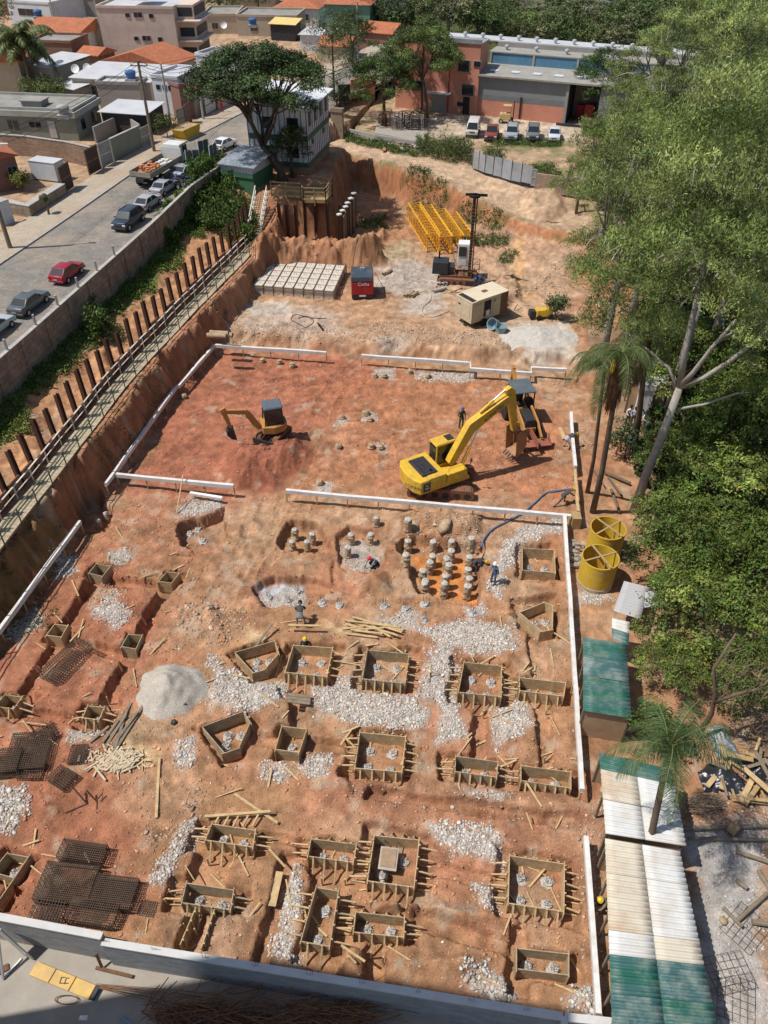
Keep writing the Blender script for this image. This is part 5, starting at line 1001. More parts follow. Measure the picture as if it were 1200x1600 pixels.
# pipes, hoses and small site things
def pipes(lst, lab, grp, r=.16, L_=1.0, m=M_conc):
    for k, (u, v, a) in enumerate(lst):
        p = GT(u, v, .8); mb = MB(); mb.lathe([(r, -L_/2), (r, L_/2), (r*.75, L_/2), (r*.75, -L_/2), (r, -L_/2)], 14, M=Matrix.Rotation(PI/2, 4, 'X'), cap=False); o = obj('pipe', mb, m); o.location = (p.x, p.y, p.z+r); o.rotation_euler = (0, 0, a); tag(o, lab % ORDW[k], 'pipe', grp)
pipes([(688, 444, -.5), (694, 444, -.5), (700, 443, -.5), (706, 441, -.5)], 'pale concrete pipe at the foot of the drill rig, %s from the left', 'pipes by the drill rig')
pipes([(637, 462, -.6), (642, 461, -.6), (648, 462, -.6)], 'muddy pipe on grey ground left of the drill rig, %s from the left', 'pipes on the grey ground', m=M_stub)
pipes([(687, 455, -1.0)], 'single pale pipe between the drill rig and the generator, %s of its kind', 'pipes by the drill rig', L_=1.4); pipes([(603, 428, -.6), (607, 427, -.6)], 'short dark pipe right of the red compressor, %s from the left', 'pipes by the compressor', m=M_stub)
pipes([(340, 520, 1.5), (343, 524, 1.45), (339, 528, 1.5), (350, 526, 1.4)], 'muddy concrete pipe stacked at the corner of the white board, %s from the top', 'pipes at the board corner', r=.2, L_=1.5, m=M_stub)
def hose(name, pts, r, m, lab, z=.8):
    P = [GT(u, v, z)+Vector((0, 0, r)) for u, v in pts]; Q = []
    for i in range(len(P)-1):
        p0 = P[max(i-1, 0)]; p1 = P[i]; p2 = P[i+1]; p3 = P[min(i+2, len(P)-1)]
        for k in range(6): s_ = k/6; Q.append(.5*((2*p1)+(p2-p0)*s_+(2*p0-5*p1+4*p2-p3)*s_*s_+(3*p1-p0-3*p2+p3)*s_**3))
    Q.append(P[-1]); Q = [Vector((q.x, q.y, max(q.z, hz(q.x, q.y)+r*.8))) for q in Q]; tag(obj(name, MB().tube(Q, r, 6), m), lab, 'hose')
M_hw = mat('pale_hose', (.50, .40, .30), .7, .1)
hose('hose', [(652, 437), (660, 436), (678, 448), (683, 445), (685, 430), (692, 424)], .045, M_hw, 'pale hose looping from the grey ground up to the drill rig engine'); hose('hose', [(655, 458), (670, 456), (673, 468), (660, 482), (662, 494), (680, 495), (700, 487)], .045, M_hw, 'pale hose snaking over grey ground towards the generator')
hose('hose', [(720, 456), (703, 457), (690, 450)], .04, M_hw, 'short pale hose left of the red cap on the ground'); hose('hose', [(790, 468), (808, 473), (803, 485), (830, 478), (855, 490)], .035, M_hw, 'thin hose from the generator to the yellow pump')
M_hb = mat('blue_hose', (.10, .15, .22), .6, .1, dirt=(.3, .25, .2)); hose('blue_hose', [(893, 765), (870, 768), (852, 772), (835, 787), (820, 800), (800, 812), (770, 828), (755, 845), (752, 860)], .07, M_hb, 'dark blue hose running from the corner worker under the white board to the ochre pit', 0)
hose('cable', [(466, 498), (480, 495), (490, 503), (478, 512), (470, 508), (455, 500), (462, 492), (485, 497), (510, 498)], .03, M_dark, 'dark cable tangle on beige ground below the cast blocks'); hose('cable', [(550, 420), (560, 410), (575, 402), (590, 398)], .03, M_dark, 'cable trailing from the red compressor towards the mound')
hose('cable', [(585, 425), (600, 452), (602, 458), (612, 458)], .03, M_dark, 'cable on the ground to the right of the red compressor')
o = obj('steel_pipe', MB().tube([G(497, 505, .8), G(497, 505, 1.5)], .1, 8), M_mud); tag(o, 'short upright steel pipe beside the dark cable tangle', 'pipe'); loose('bar', (G(705, 457, .9), G(722, 450, 1.0)), 'rusty bar lying in front of the drill rig', 'bar', .09, .09, M_rust)
def rock(u, v, s_, z, nm, lab, cat, m=M_stub, seed=0):
    p = GT(u, v, z); rg = np.random.default_rng(seed+int(u)); V, Fq = icos(1, np.zeros(1), np.zeros(1), np.zeros(1), np.array([s_]), 1.5, rg); o = np_mesh(nm, V, Fq, m); o.location = (p.x, p.y, p.z+s_*.1); tag(o, lab, cat)
rock(645, 822, .5, 0, 'boulder', 'earthy boulder below the long white board above the ochre pit', 'boulder'); rock(697, 820, .6, 0, 'boulder', 'large earth boulder on the bank above the ochre pit', 'boulder'); rock(1130, 1440, .3, 0, 'rock', 'rock lying on gravel beside the long roof', 'rock')
rock(272, 1129, .16, 0, 'tyre_stump', 'small dark lump below the grey sand heap', 'lump', M_dark); loose('rail', (G(281, 1106, .2), G(291, 1099, .3)), 'dark bar at the lower edge of the grey sand heap', 'bar', .1, .1, M_dark); rock(745, 455, .2, .8, 'red_cone', 'small red object on the ground in front of the two blue workers', 'cap', M_redp)
# ---------- road vehicles ----------
def wheel(par, x, y, r, w_=.2):
    wm = MB(); Mx = Matrix.Translation((x, y, r)) @ Matrix.Rotation(PI/2, 4, 'X'); wm.lathe([(r*.6, -w_/2), (r*.94, -w_/2), (r, -w_*.3), (r, w_*.3), (r*.94, w_/2), (r*.6, w_/2)], 20, M=Mx, cap=False); wo = obj('wheel', wm, M_black, par)
    rm = MB(); rm.lathe([(.01, -w_*.42), (r*.35, -w_*.46), (r*.62, -w_*.4), (r*.62, w_*.4), (r*.35, w_*.46), (.01, w_*.42)], 16, M=Mx, cap=False); obj('rim', rm, M_galv, wo)
M_hl = mat('headlight', (.75, .75, .72), .15, .03, 2, 0); M_tl = mat('taillight', (.42, .02, .02), .25, .05, 2, 0)
def car(kind, paint, name, lab, cat, loc, rz, group=None):
    P = {'hatch': (3.8, 1.62, 1.42, [(-.02, .35), (0, .62), (.06, .82), (.9, .93), (3.55, .96), (3.75, .9), (3.8, .55), (3.76, .33)], (.85, 1.65, 2.95, 3.62)),
         'sedan': (4.2, 1.66, 1.40, [(-.02, .35), (0, .6), (.06, .8), (1.05, .93), (3.3, .96), (4.1, .95), (4.2, .8), (4.2, .38)], (1.0, 1.8, 3.0, 3.65)),
         'suv': (4.5, 1.8, 1.72, [(-.02, .4), (0, .75), (.08, 1.0), (1.1, 1.1), (4.3, 1.12), (4.48, 1.05), (4.5, .6), (4.45, .4)], (1.0, 1.65, 3.8, 4.4)),
         'van': (4.4, 1.75, 1.95, [(-.02, .35), (0, .85), (.1, 1.1), (.5, 1.15), (4.3, 1.18), (4.4, 1.1), (4.4, .5), (4.38, .35)], (.12, .75, 4.15, 4.35)),
         'pickup': (4.9, 1.78, 1.70, [(-.02, .4), (0, .72), (.08, .95), (1.25, 1.05), (3.3, 1.08), (4.85, 1.08), (4.9, .95), (4.88, .45)], (1.15, 1.8, 2.9, 3.25))}[kind]
    L_, W_, Ht, prof, (g0, g1, g2, g3) = P; t = thing(name, lab, cat, loc, rz, group); cx = L_/2; t.scale = (.84,)*3 if loc[2] > 5 else (.92,)*3
    mb = MB(); hw = W_/2; n = len(prof); st_ = [(0, .86), (.06, .97), (.2, 1), (.8, 1), (.94, .97), (1, .86)]
    # body: profile extruded with tumblehome
    vs = []; ysl = [(-1.0, .0), (-.96, .06), (.96, .06), (1.0, .0)]
    for k, (yy, _) in enumerate(ysl):
        for (x, z) in prof:
            ins = .05 if abs(yy) == 1 else 0; zz = min(z, z-(.10 if abs(yy) == 1 and z > .5 else 0)); xx = cx+(x-cx)*(1-ins*.6); tap = 1-.10*max(0, abs(x-cx)/cx-.75)/.25
            vs.append((cx-xx, yy*hw*tap, zz))
    fs = [tuple(range(n))[::-1], tuple(range(3*n, 4*n))]
    for k in range(3):
        for i in range(n): fs.append((k*n+i, k*n+(i+1) % n, (k+1)*n+(i+1) % n, (k+1)*n+i))
    mb.add(vs, fs); bd = obj('body', mb, paint, t, .03, True); zb = prof[3][1]-.02; zt = Ht-.04; tw = .80; X_ = lambda x: cx-x
    cbn = MB(); lower = [(X_(g0), hw*.93, zb), (X_(g0), -hw*.93, zb), (X_(g3), -hw*.93, zb), (X_(g3), hw*.93, zb)]; upper = [(X_(g1), hw*tw, zt), (X_(g1), -hw*tw, zt), (X_(g2), -hw*tw, zt), (X_(g2), hw*tw, zt)]
    cbn.add(lower+upper, [(0, 1, 2, 3), (4, 5, 6, 7), (0, 1, 5, 4), (1, 2, 6, 5), (2, 3, 7, 6), (3, 0, 4, 7)]); obj('cabin', cbn, paint, t, .05, True)
    def gl(nm, a, b, c, d, ins=.08, off=.012):
        Q = [Vector(p) for p in (a, b, c, d)]; ce = sum(Q, Vector())/4; nn_ = (Q[1]-Q[0]).cross(Q[3]-Q[0]).normalized(); nn_ = nn_ if nn_.dot(ce-Vector((0, 0, .8))) > 0 else -nn_
        Q = [ce+(q-ce)*(1-ins)+nn_*off for q in Q]; m2 = MB(); m2.add(Q+[q-nn_*.03 for q in Q], [(0, 1, 2, 3), (7, 6, 5, 4), (0, 4, 5, 1), (1, 5, 6, 2), (2, 6, 7, 3), (3, 7, 4, 0)]); obj(nm, m2, M_glass, t)
    gl('windscreen', lower[0], lower[1], upper[1], upper[0], .1); gl('rear_window', lower[2], lower[3], upper[3], upper[2], .14)
    for s_ in (1, -1):
        a0, b0, a1, b1 = [Vector(p) for p in ((X_(g0), s_*hw*.93, zb), (X_(g3), s_*hw*.93, zb), (X_(g1), s_*hw*tw, zt), (X_(g2), s_*hw*tw, zt))]; k = 3 if kind in ('suv', 'van') else 2
        for j in range(k):
            f0 = j/k+.015; f1 = (j+1)/k-.015
            if kind == 'van' and j == 1: continue
            gl('side_window', a0.lerp(b0, f0), a0.lerp(b0, f1), a1.lerp(b1, f1), a1.lerp(b1, f0), .13, .014)
    r = .3 if kind in ('hatch', 'sedan') else .36
    for x in (cx-.72, -cx+.78):
        for y in (hw-.1, -hw+.1): wheel(t, x, y, r)
        ar = MB()
    zl = prof[1][1]
    for y in (hw*.72, -hw*.72):
        obj('headlight', MB().box((cx-.03, y, zl+.02), (.1, .32, .15)), M_hl, t, .02); obj('taillight', MB().box((-cx+.02, y*1.08, zl+.12), (.08, .22, .2 if kind != 'sedan' else .14)), M_tl, t, .01)
    obj('bumper', MB().box((cx-.02, 0, .42), (.14, W_*.94, .2)), M_dark if kind in ('suv', 'pickup', 'van') else paint, t, .04); obj('bumper', MB().box((-cx+.02, 0, .44), (.14, W_*.94, .2)), M_dark if kind in ('suv', 'pickup') else paint, t, .04)
    obj('number_plate', MB().box((-cx-.055, 0, .62), (.02, .4, .13)), M_galv, t); obj('grille', MB().box((cx+.01, 0, zl), (.06, W_*.4, .12)), M_dark, t)
    for y in (hw+.06, -hw-.06): obj('mirror', MB().box((X_(g0)-.25, y, zb+.1), (.12, .16, .12)), paint, t, .02)
    if kind == 'pickup': obj('load_bed', MB().box((-cx+.8, 0, 1.06), (1.4, W_*.8, .06)), M_black, t)
    if kind in ('suv',): obj('roof_rail', MB().beam((-1.2, hw*.72, Ht+.0), (.6, hw*.72, Ht), .04).beam((-1.2, -hw*.72, Ht), (.6, -hw*.72, Ht), .04), M_dark, t)
    return t
def paint(n, c): return mat('paint_'+n, c, .3, .03, 2, 0, spec=.6, dirt=tuple(x*.8+.04 for x in c), dsc=2, damt=.3)
GC = 'cars parked along the street wall'
def carat(kind, c, lab, u, v, a, z=6.22, flip=False, **k):
    p = G(u, v, z); return car(kind, c, {'hatch': 'hatchback', 'sedan': 'sedan_car', 'suv': 'estate_car', 'van': 'van', 'pickup': 'pickup_truck'}[kind], lab, {'hatch': 'car', 'sedan': 'car', 'suv': 'car', 'van': 'van', 'pickup': 'pickup'}[kind], p, R(a), k.get('group', GC))
carat('sedan', paint('greygreen', (.09, .11, .115)), 'grey green sedan behind the red car, parked along the street wall', 48, 482, 76)
carat('hatch', paint('red', (.30, .012, .03)), 'red hatchback parked along the street wall', 107, 434, 76)
carat('suv', paint('darkblue', (.03, .045, .065)), 'dark blue estate car facing the camera on the street', 203, 352, -104); carat('hatch', paint('silver_a', (.36, .38, .39)), 'light silver hatchback right behind the dark blue estate car', 233, 324, 74)
carat('sedan', paint('silver_b', (.34, .36, .39)), 'silver blue sedan between the silver hatchback and the truck', 258, 300, 72); carat('sedan', paint('lightgrey', (.42, .46, .47)), 'pale blue grey car cut by the left picture edge', -8, 522, 76); carat('hatch', paint('white_a', (.72, .73, .73)), 'white hatchback driving up the street near the big tree', 352, 232, 64)
carat('sedan', paint('blueish', (.30, .34, .42)), 'small silver car squeezed between the truck and the yard gate', 291, 275, 68)
GK = 'vehicles parked in front of the warehouse'
for kd, c, lab, u, v in (('van', (.62, .58, .54), 'brown and white van with a dark front parked in front of the warehouse', 739, 210), ('pickup', (.22, .05, .035), 'dark red pickup between the van and the silver cars', 768, 215), ('suv', (.30, .33, .36), 'silver car with bull bars, middle of the warehouse row', 799, 216), ('suv', (.14, .15, .15), 'dark grey off road car with roof rails in the warehouse row', 832, 216), ('sedan', (.55, .58, .62), 'pale silver sedan at the right end of the warehouse row', 865, 217)):
    carat(kd, paint('k%d' % u, c), lab, u, v, -100, 4.02, group=GK)
# flatbed truck
M_trw = mat('truck_white', (.62, .62, .60), .5, .08, 2, .03, dirt=(.4, .35, .3))
p = G(255, 277, 6.22); t = thing('flatbed_truck', 'white flatbed truck loaded with clay tiles and bags on the street', 'truck', p, R(72)); M_bedw = mat('truck_side', (.30, .27, .22), .8, .2, 3, .1)
cb = obj('cab', MB().box((3.1, 0, 1.65), (1.6, 2.1, 1.8), top=(.88, .92)), M_trw, t, .08); obj('windscreen', MB().box((3.9, 0, 2.0), (.06, 1.7, .8)), M_glass, cb); obj('side_window', MB().box((3.3, 0, 2.0), (.8, 2.06, .6)), M_glass, cb); obj('bumper', MB().box((3.95, 0, .7), (.15, 2.1, .3)), M_dark, t, .03)
obj('bed', MB().box((-.8, 0, 1.15), (6.2, 2.3, .14)), M_woodg, t)
for nm, c, s_ in (('side_board', (-.8, 1.17, 1.42), (6.2, .06, .45)), ('side_board', (-.8, -1.17, 1.42), (6.2, .06, .45)), ('tail_board', (-3.9, 0, 1.42), (.06, 2.3, .45)), ('head_board', (2.25, 0, 1.75), (.06, 2.3, 1.1))): obj(nm, MB().box(c, s_), M_bedw if nm != 'head_board' else M_trw, t, .01)
obj('chassis', MB().box((-.3, 0, .85), (7.6, .8, .3)), M_dark, t)
for x in (2.9, -1.7, -2.8):
    for y in (.95, -.95): wheel(t, x, y, .48, .3)
tl = MB(); rr_ = random.Random(5)
for i in range(90): tl.box((rr_.uniform(-3.4, -1.2), rr_.uniform(-.9, .6), 1.3+rr_.random()*.7*(1-abs(i-45)/60)), (.35, .22, .12), rr_.random()*3)
tag(obj('clay_tiles', tl, mat('clay_tile', (.50, .22, .11), .85, .2, 4, .1)), 'pile of orange clay tiles on the rear of the flatbed truck', 'tiles', kind='stuff').matrix_world = Matrix.Translation(p) @ Matrix.Rotation(R(72), 4, 'Z')
bg_ = thing('cement_bags', 'pale cement bags on the truck bed behind the cab', 'bags', p, R(72))
for i in range(10): obj('bag', MB().box((-.2+.55*(i % 3), -.6+.4*(i//3 % 3), 1.32+.14*(i//5)), (.55, .36, .14), rr_.random()), M_concw, bg_, .04)
M_skip = mat('skip_yellow', (.50, .33, .03), .7, .15, 2, .1, dirt=(.25, .14, .06)); p = G(293, 214, 6.25); t = thing('skip', 'yellow rubbish skip at the kerb across from the white hatchback', 'skip', p, R(66)); mb = MB(); mb.side([(-1.2, 0), (1.2, 0), (1.7, 1.1), (-1.7, 1.1)], -.8, .8); obj('shell', mb, M_skip, t, .02); obj('load', MB().box((0, 0, 1.06), (3.0, 1.5, .12)), M_stub, t); obj('rim', MB().beam((-1.7, -.8, 1.13), (1.7, -.8, 1.13), .1).beam((-1.7, .8, 1.13), (1.7, .8, 1.13), .1), M_skip, t)
# motorbikes beside the truck
fb = None
for i, (u, v) in enumerate(((272, 296), (278, 292), (284, 288), (290, 296), (297, 290))):
    lab = 'dark motorbike in the parked cluster below the truck, %s from the left' % ORDW[i]
    if fb is None:
        fb = thing('motorbike', lab, 'motorbike', (0, 0, 0), 0, 'motorbikes below the truck'); 
        for x in (-.62, .62): wheel(fb, x, 0, .3, .1)
        obj('frame', MB().beam((-.62, 0, .35), (.1, 0, .7), .08).beam((.1, 0, .7), (.62, 0, .3), .06).beam((.45, 0, .5), (.35, 0, 1.0), .05), M_dark, fb); obj('tank', MB().box((.1, 0, .8), (.45, .26, .22)), paint('bike', (.03, .05, .12)), fb, .06); obj('saddle', MB().box((-.35, 0, .8), (.6, .24, .1)), M_black, fb, .04); obj('handlebar', MB().beam((.35, -.35, 1.02), (.35, .35, 1.02), .03), M_dark, fb); obj('engine', MB().box((0, 0, .45), (.4, .28, .3)), M_galv, fb, .03); o = fb
    else: o = dup(fb, label=lab)
    o.location = G(u, v, 6.22); o.rotation_euler = (0, R(5), R(150+i*8))
# forklift
p = G(792, 192, 4.02); t = thing('forklift', 'tan forklift standing in front of the coral warehouse wall', 'forklift', p, R(-10)); obj('body', MB().box((-.3, 0, .8), (1.6, 1.1, .8), top=(.9, .9)), mat('forklift_tan', (.50, .36, .17), .6, .1), t, .08); obj('overhead_guard', MB().box((-.1, 0, 2.1), (1.1, 1.0, .08)).beam((-.6, .45, 1.1), (-.5, .45, 2.1), .07).beam((-.6, -.45, 1.1), (-.5, -.45, 2.1), .07).beam((.45, .45, 1.1), (.35, .45, 2.1), .07).beam((.45, -.45, 1.1), (.35, -.45, 2.1), .07), MATS['forklift_tan'], t); obj('mast', MB().beam((.75, .3, .1), (.75, .3, 2.6), .12).beam((.75, -.3, .1), (.75, -.3, 2.6), .12).beam((.75, -.3, 2.5), (.75, .3, 2.5), .1), M_dark, t); obj('fork', MB().beam((.8, .25, .15), (1.8, .25, .15), .1, .04).beam((.8, -.25, .15), (1.8, -.25, .15), .1, .04), M_dark, t)
for x in (.5, -.8):
    for y in (.45, -.45): wheel(t, x, y, .3)
# ---------- people ----------
M_skin = mat('skin', (.22, .11, .07), .6, .06, 4, 0); M_boot = mat('boots', (.05, .035, .025), .8, .1); M_hair = mat('hair', (.02, .014, .01), .8, .1)
def cloth(n, c): return mat('cloth_'+n, c, .9, .15, 7, .1)
POSES = {
 'stand': dict(pel=(0, 0, .93), chest=(0, .02, 1.28), neck=(0, .02, 1.46), head=(0, .05, 1.62), shL=(-.19, .01, 1.40), elL=(-.26, -.03, 1.13), haL=(-.25, .08, .90), shR=(.19, .01, 1.40), elR=(.27, .0, 1.13), haR=(.2, .2, 1.0), hiL=(-.1, 0, .88), knL=(-.12, .04, .48), anL=(-.13, 0, .09), hiR=(.1, 0, .88), knR=(.14, .06, .48), anR=(.16, .03, .09)),
 'bend': dict(pel=(0, -.12, .88), chest=(0, .25, 1.08), neck=(0, .42, 1.15), head=(0, .56, 1.16), shL=(-.19, .37, 1.10), elL=(-.24, .42, .84), haL=(-.18, .52, .62), shR=(.19, .37, 1.10), elR=(.26, .45, .86), haR=(.16, .6, .66), hiL=(-.1, -.12, .84), knL=(-.16, .04, .47), anL=(-.2, -.1, .09), hiR=(.1, -.12, .84), knR=(.18, .16, .48), anR=(.2, .12, .09)),
 'crouch': dict(pel=(0, -.18, .42), chest=(0, .1, .74), neck=(0, .22, .88), head=(0, .31, 1.0), shL=(-.19, .17, .84), elL=(-.24, .34, .62), haL=(-.12, .52, .48), shR=(.19, .17, .84), elR=(.24, .34, .62), haR=(.12, .52, .46), hiL=(-.11, -.16, .40), knL=(-.2, .24, .56), anL=(-.16, .0, .09), hiR=(.11, -.16, .40), knR=(.2, .24, .52), anR=(.16, .02, .09)),
 'walk': dict(pel=(0, 0, .92), chest=(0, .05, 1.26), neck=(0, .07, 1.44), head=(0, .12, 1.60), shL=(-.19, .04, 1.38), elL=(-.25, -.12, 1.13), haL=(-.25, -.1, .9), shR=(.19, .04, 1.38), elR=(.25, .14, 1.13), haR=(.2, .3, 1.0), hiL=(-.1, 0, .87), knL=(-.12, .2, .52), anL=(-.12, .22, .09), hiR=(.1, 0, .87), knR=(.12, -.02, .48), anR=(.12, -.3, .14)),
 'lunge': dict(pel=(0, -.1, .8), chest=(0, .22, 1.0), neck=(0, .37, 1.1), head=(0, .5, 1.14), shL=(-.19, .32, 1.04), elL=(-.25, .45, .8), haL=(-.2, .62, .62), shR=(.19, .32, 1.04), elR=(.25, .5, .85), haR=(.15, .7, .7), hiL=(-.1, -.1, .76), knL=(-.2, .22, .5), anL=(-.22, .2, .09), hiR=(.1, -.1, .76), knR=(.16, -.35, .45), anR=(.16, -.7, .12))}
PM = {}
def body_mesh(pose, shirt, trous, sleeves):
    key = (pose, shirt.name, trous.name, sleeves)
    if key in PM: return PM[key]
    J = {k: Vector(v) for k, v in POSES[pose].items()}; V = []; Rr = []; E = []; tagz = []
    def v(p, r): V.append(Vector(p)); Rr.append(r); return len(V)-1
    def e(a, b, m): E.append((a, b)); tagz.append(m)
    pel = v(J['pel'], (.15, .12)); mid = v(J['pel'].lerp(J['chest'], .5), (.135, .105)); ch = v(J['chest'], (.165, .115)); nk0 = v(J['chest'].lerp(J['neck'], .75), (.10, .08)); nk = v(J['neck'], (.055, .055)); hd = v(J['head']-(J['head']-J['neck'])*.3, (.075, .085)); hd2 = v(J['head']+(J['head']-J['neck']).normalized()*.09, (.075, .085))
    e(pel, mid, 1); e(mid, ch, 0); e(ch, nk0, 0); e(nk0, nk, 2); e(nk, hd, 2); e(hd, hd2, 2)
    fwd_ = Vector((0, 1, 0)) if abs((J['head']-J['neck']).normalized().y) < .7 else Vector((0, .3, -1)).normalized(); ns = v(J['head']+fwd_*.115-Vector((0, 0, .02)), (.018, .018)); e(hd, ns, 2)
    for s_, sg in (('L', -1), ('R', 1)):
        sh = v(J['sh'+s_], (.065, .065)); el = v(J['el'+s_], (.047, .047)); d = (J['ha'+s_]-J['el'+s_]); wr = v(J['el'+s_]+d*.9, (.028, .033)); pm = v(J['ha'+s_]+d.normalized()*.03, (.038, .022))
        e(ch, sh, 0); e(sh, el, 0); e(el, wr, 0 if sleeves else 2); e(wr, pm, 2)
        dn = d.normalized(); sx = Vector((1, 0, 0)).cross(dn).normalized(); sx = sx if sx.length > .1 else Vector((0, 1, 0)); sd = dn.cross(sx).normalized()
        for k, ln in enumerate((.055, .065, .06, .048)):
            off = sx*((k-1.5)*.021); a = v(J['ha'+s_]+dn*.065+off, (.0095, .0095)); b = v(J['ha'+s_]+dn*(.065+ln*.6)+off+sd*(sg*-.012), (.009, .009)); c = v(J['ha'+s_]+dn*(.065+ln)+off+sd*(sg*-.035), (.0075, .0075)); e(pm, a, 2); e(a, b, 2); e(b, c, 2)
        a = v(J['ha'+s_]+dn*.02+sx*.045, (.011, .011)); b = v(J['ha'+s_]+dn*.05+sx*.06+sd*(sg*-.03), (.009, .009)); e(pm, a, 2); e(a, b, 2)
        hi = v(J['hi'+s_], (.095, .1)); kn = v(J['kn'+s_], (.062, .065)); an = v(J['an'+s_], (.042, .045)); he = v(J['an'+s_]+Vector((0, -.05, -.045)), (.042, .04)); to = v(J['an'+s_]+Vector((0, .17, -.05)), (.045, .032)); cf = v(J['kn'+s_].lerp(J['an'+s_], .35), (.058, .06))
        e(pel, hi, 1); e(hi, kn, 1); e(kn, cf, 1); e(cf, an, 1); e(an, he, 3); e(an, to, 3)
    me = bpy.data.meshes.new('person'); me.from_pydata([tuple(p) for p in V], E, []); o = bpy.data.objects.new('person', me); COL.objects.link(o)
    o.modifiers.new('s', 'SKIN'); sk_ = me.skin_vertices[0].data
    for i, r in enumerate(Rr): sk_[i].radius = r
    sk_[0].use_root = True; o.modifiers.new('u', 'SUBSURF').levels = 1
    bpy.context.view_layer.update(); dg = bpy.context.evaluated_depsgraph_get(); nm = bpy.data.meshes.new_from_object(o.evaluated_get(dg)); bpy.data.objects.remove(o)
    nm.materials.clear()
    for m in (shirt, trous, M_skin, M_boot): nm.materials.append(m)
    A = np.array([V[a] for a, b in E]); B = np.array([V[b] for a, b in E]); D = B-A; LL = (D*D).sum(1); RA = np.array([min(Rr[a][0], Rr[b][0]) for a, b in E])
    for p in nm.polygons:
        c = np.array(p.center); t = np.clip(((c-A)*D).sum(1)/LL, 0, 1); ds = np.linalg.norm(c-A-D*t[:, None], axis=1)-RA*.9; p.material_index = tagz[int(np.argmin(ds))]; p.use_smooth = True
    PM[key] = nm; return nm
HELM = {'yellow': (.75, .5, .03), 'white': (.8, .8, .78), 'blue': (.05, .09, .28), 'red': (.55, .04, .05)}
def person(u, v, z, rz, pose, shirt, trous, hat, lab, sleeves=True, scale=1, ground=True):
    p = GT(u, v, z) if ground else G(u, v, z); me = body_mesh(pose, shirt, trous, sleeves); o = bpy.data.objects.new('person', me); COL.objects.link(o); o.location = p-Vector((0, 0, .02)); o.rotation_euler = (0, 0, rz); o.scale = (scale,)*3; tag(o, lab, 'person')
    h = Vector(POSES[pose]['head']); nkk = Vector(POSES[pose]['neck']); up = (h-nkk).normalized(); q = up.to_track_quat('Z', 'Y').to_matrix().to_4x4(); cen = h+up*.035
    mb = MB()
    if hat in HELM: mb.lathe([(.135, .0), (.115, .015), (.112, .06), (.09, .105), (.05, .13), (.005, .137)], 16, M=Matrix.Translation(cen) @ q, cap=False); nm = 'helmet'; m = mat('helmet_'+hat, HELM[hat], .35, .04, 2, 0)
    else: mb.lathe([(.098, -.06), (.103, .03), (.088, .09), (.05, .12), (.005, .128)], 14, M=Matrix.Translation(cen) @ q, cap=False); nm = 'hair'; m = M_hair
    obj(nm, mb, m, o, smooth=True); return o
navy = cloth('navy', (.03, .04, .06)); dgry = cloth('darkgrey', (.06, .065, .07)); denim = cloth('denim', (.07, .11, .17)); blue_ = cloth('blue', (.04, .07, .17)); gry = cloth('grey', (.2, .2, .21)); grn = cloth('green', (.03, .06, .035)); red_ = cloth('red', (.35, .03, .03)); wht = cloth('white', (.6, .6, .6)); kh = cloth('khaki', (.2, .16, .11)); lt_ = cloth('lightgrey', (.35, .36, .4))
person(470, 978, 0, R(0), 'bend', dgry, gry, 'none', 'worker in dark grey bending over a horizontal plank, seen from behind', scale=1.05)
p_ = G(479, 1006, 0); person(480, 1028, -.95, R(170), 'stand', navy, navy, 'yellow', 'worker with yellow helmet standing behind a rectangular plank box', ground=False)
person(586, 890, -.3, R(120), 'crouch', gry, navy, 'red', 'worker with red cap crouching in the grey floored pit', scale=1.1)
person(742, 893, -.2, R(-120), 'bend', navy, dgry, 'yellow', 'worker with yellow helmet leaning over pile stubs in the ochre pit')
person(771, 912, 0, R(120), 'stand', denim, denim, 'white', 'man in denim with white helmet standing right of the ochre pit')
person(720, 668, 0, R(-160), 'stand', grn, grn, 'blue', 'worker in dark green with blue helmet behind the excavator boom')
person(884, 700, 0, R(-80), 'bend', dgry, lt_, 'yellow', 'worker with yellow helmet bending at the short white board line by the palms')
person(879, 788, 0, R(-75), 'lunge', dgry, dgry, 'yellow', 'worker with yellow helmet lunging beside the blue hose')
person(743, 449, .8, R(-80), 'bend', blue_, blue_, 'none', 'worker in blue bending under the drill rig, left of a similar one'); person(754, 450, .8, R(95), 'bend', blue_, denim, 'none', 'worker in blue bending beside the drill rig, right of a similar one')
for i, (u, v, s_, t_, a, ps, lab) in enumerate(((979, 664, wht, navy, 200, 'stand', 'person in white shirt at the left of the group under the palms'), (987, 667, lt_, dgry, 160, 'stand', 'person in light grey shirt in the middle of the group under the palms'), (996, 662, navy, navy, 120, 'walk', 'person in navy in the group under the palms'), (1003, 672, wht, kh, 220, 'stand', 'person in white and khaki at the right of the group under the palms'), (1008, 684, denim, denim, 180, 'walk', 'person in denim nearest to the dark bush below the palms'))):
    person(u, v, 0, R(a), ps, s_, t_, 'none', lab)
person(347, 176, 6.3, 0, 'stand', red_, red_, 'none', 'person in red clothes standing on the pavement by the white garage door', ground=False, scale=1.05)
person(300, 262, 6.2, R(40), 'stand', red_, navy, 'none', 'person in red top standing between the truck cab and the parked cars', ground=False); person(326, 250, 6.2, R(200), 'stand', lt_, navy, 'none', 'person in pale shirt near the yard gate boards', ground=False)
person(943, 1420, .1, R(100), 'crouch', kh, dgry, 'yellow', 'worker with yellow helmet crouching between the white board and the long roof', scale=.95)
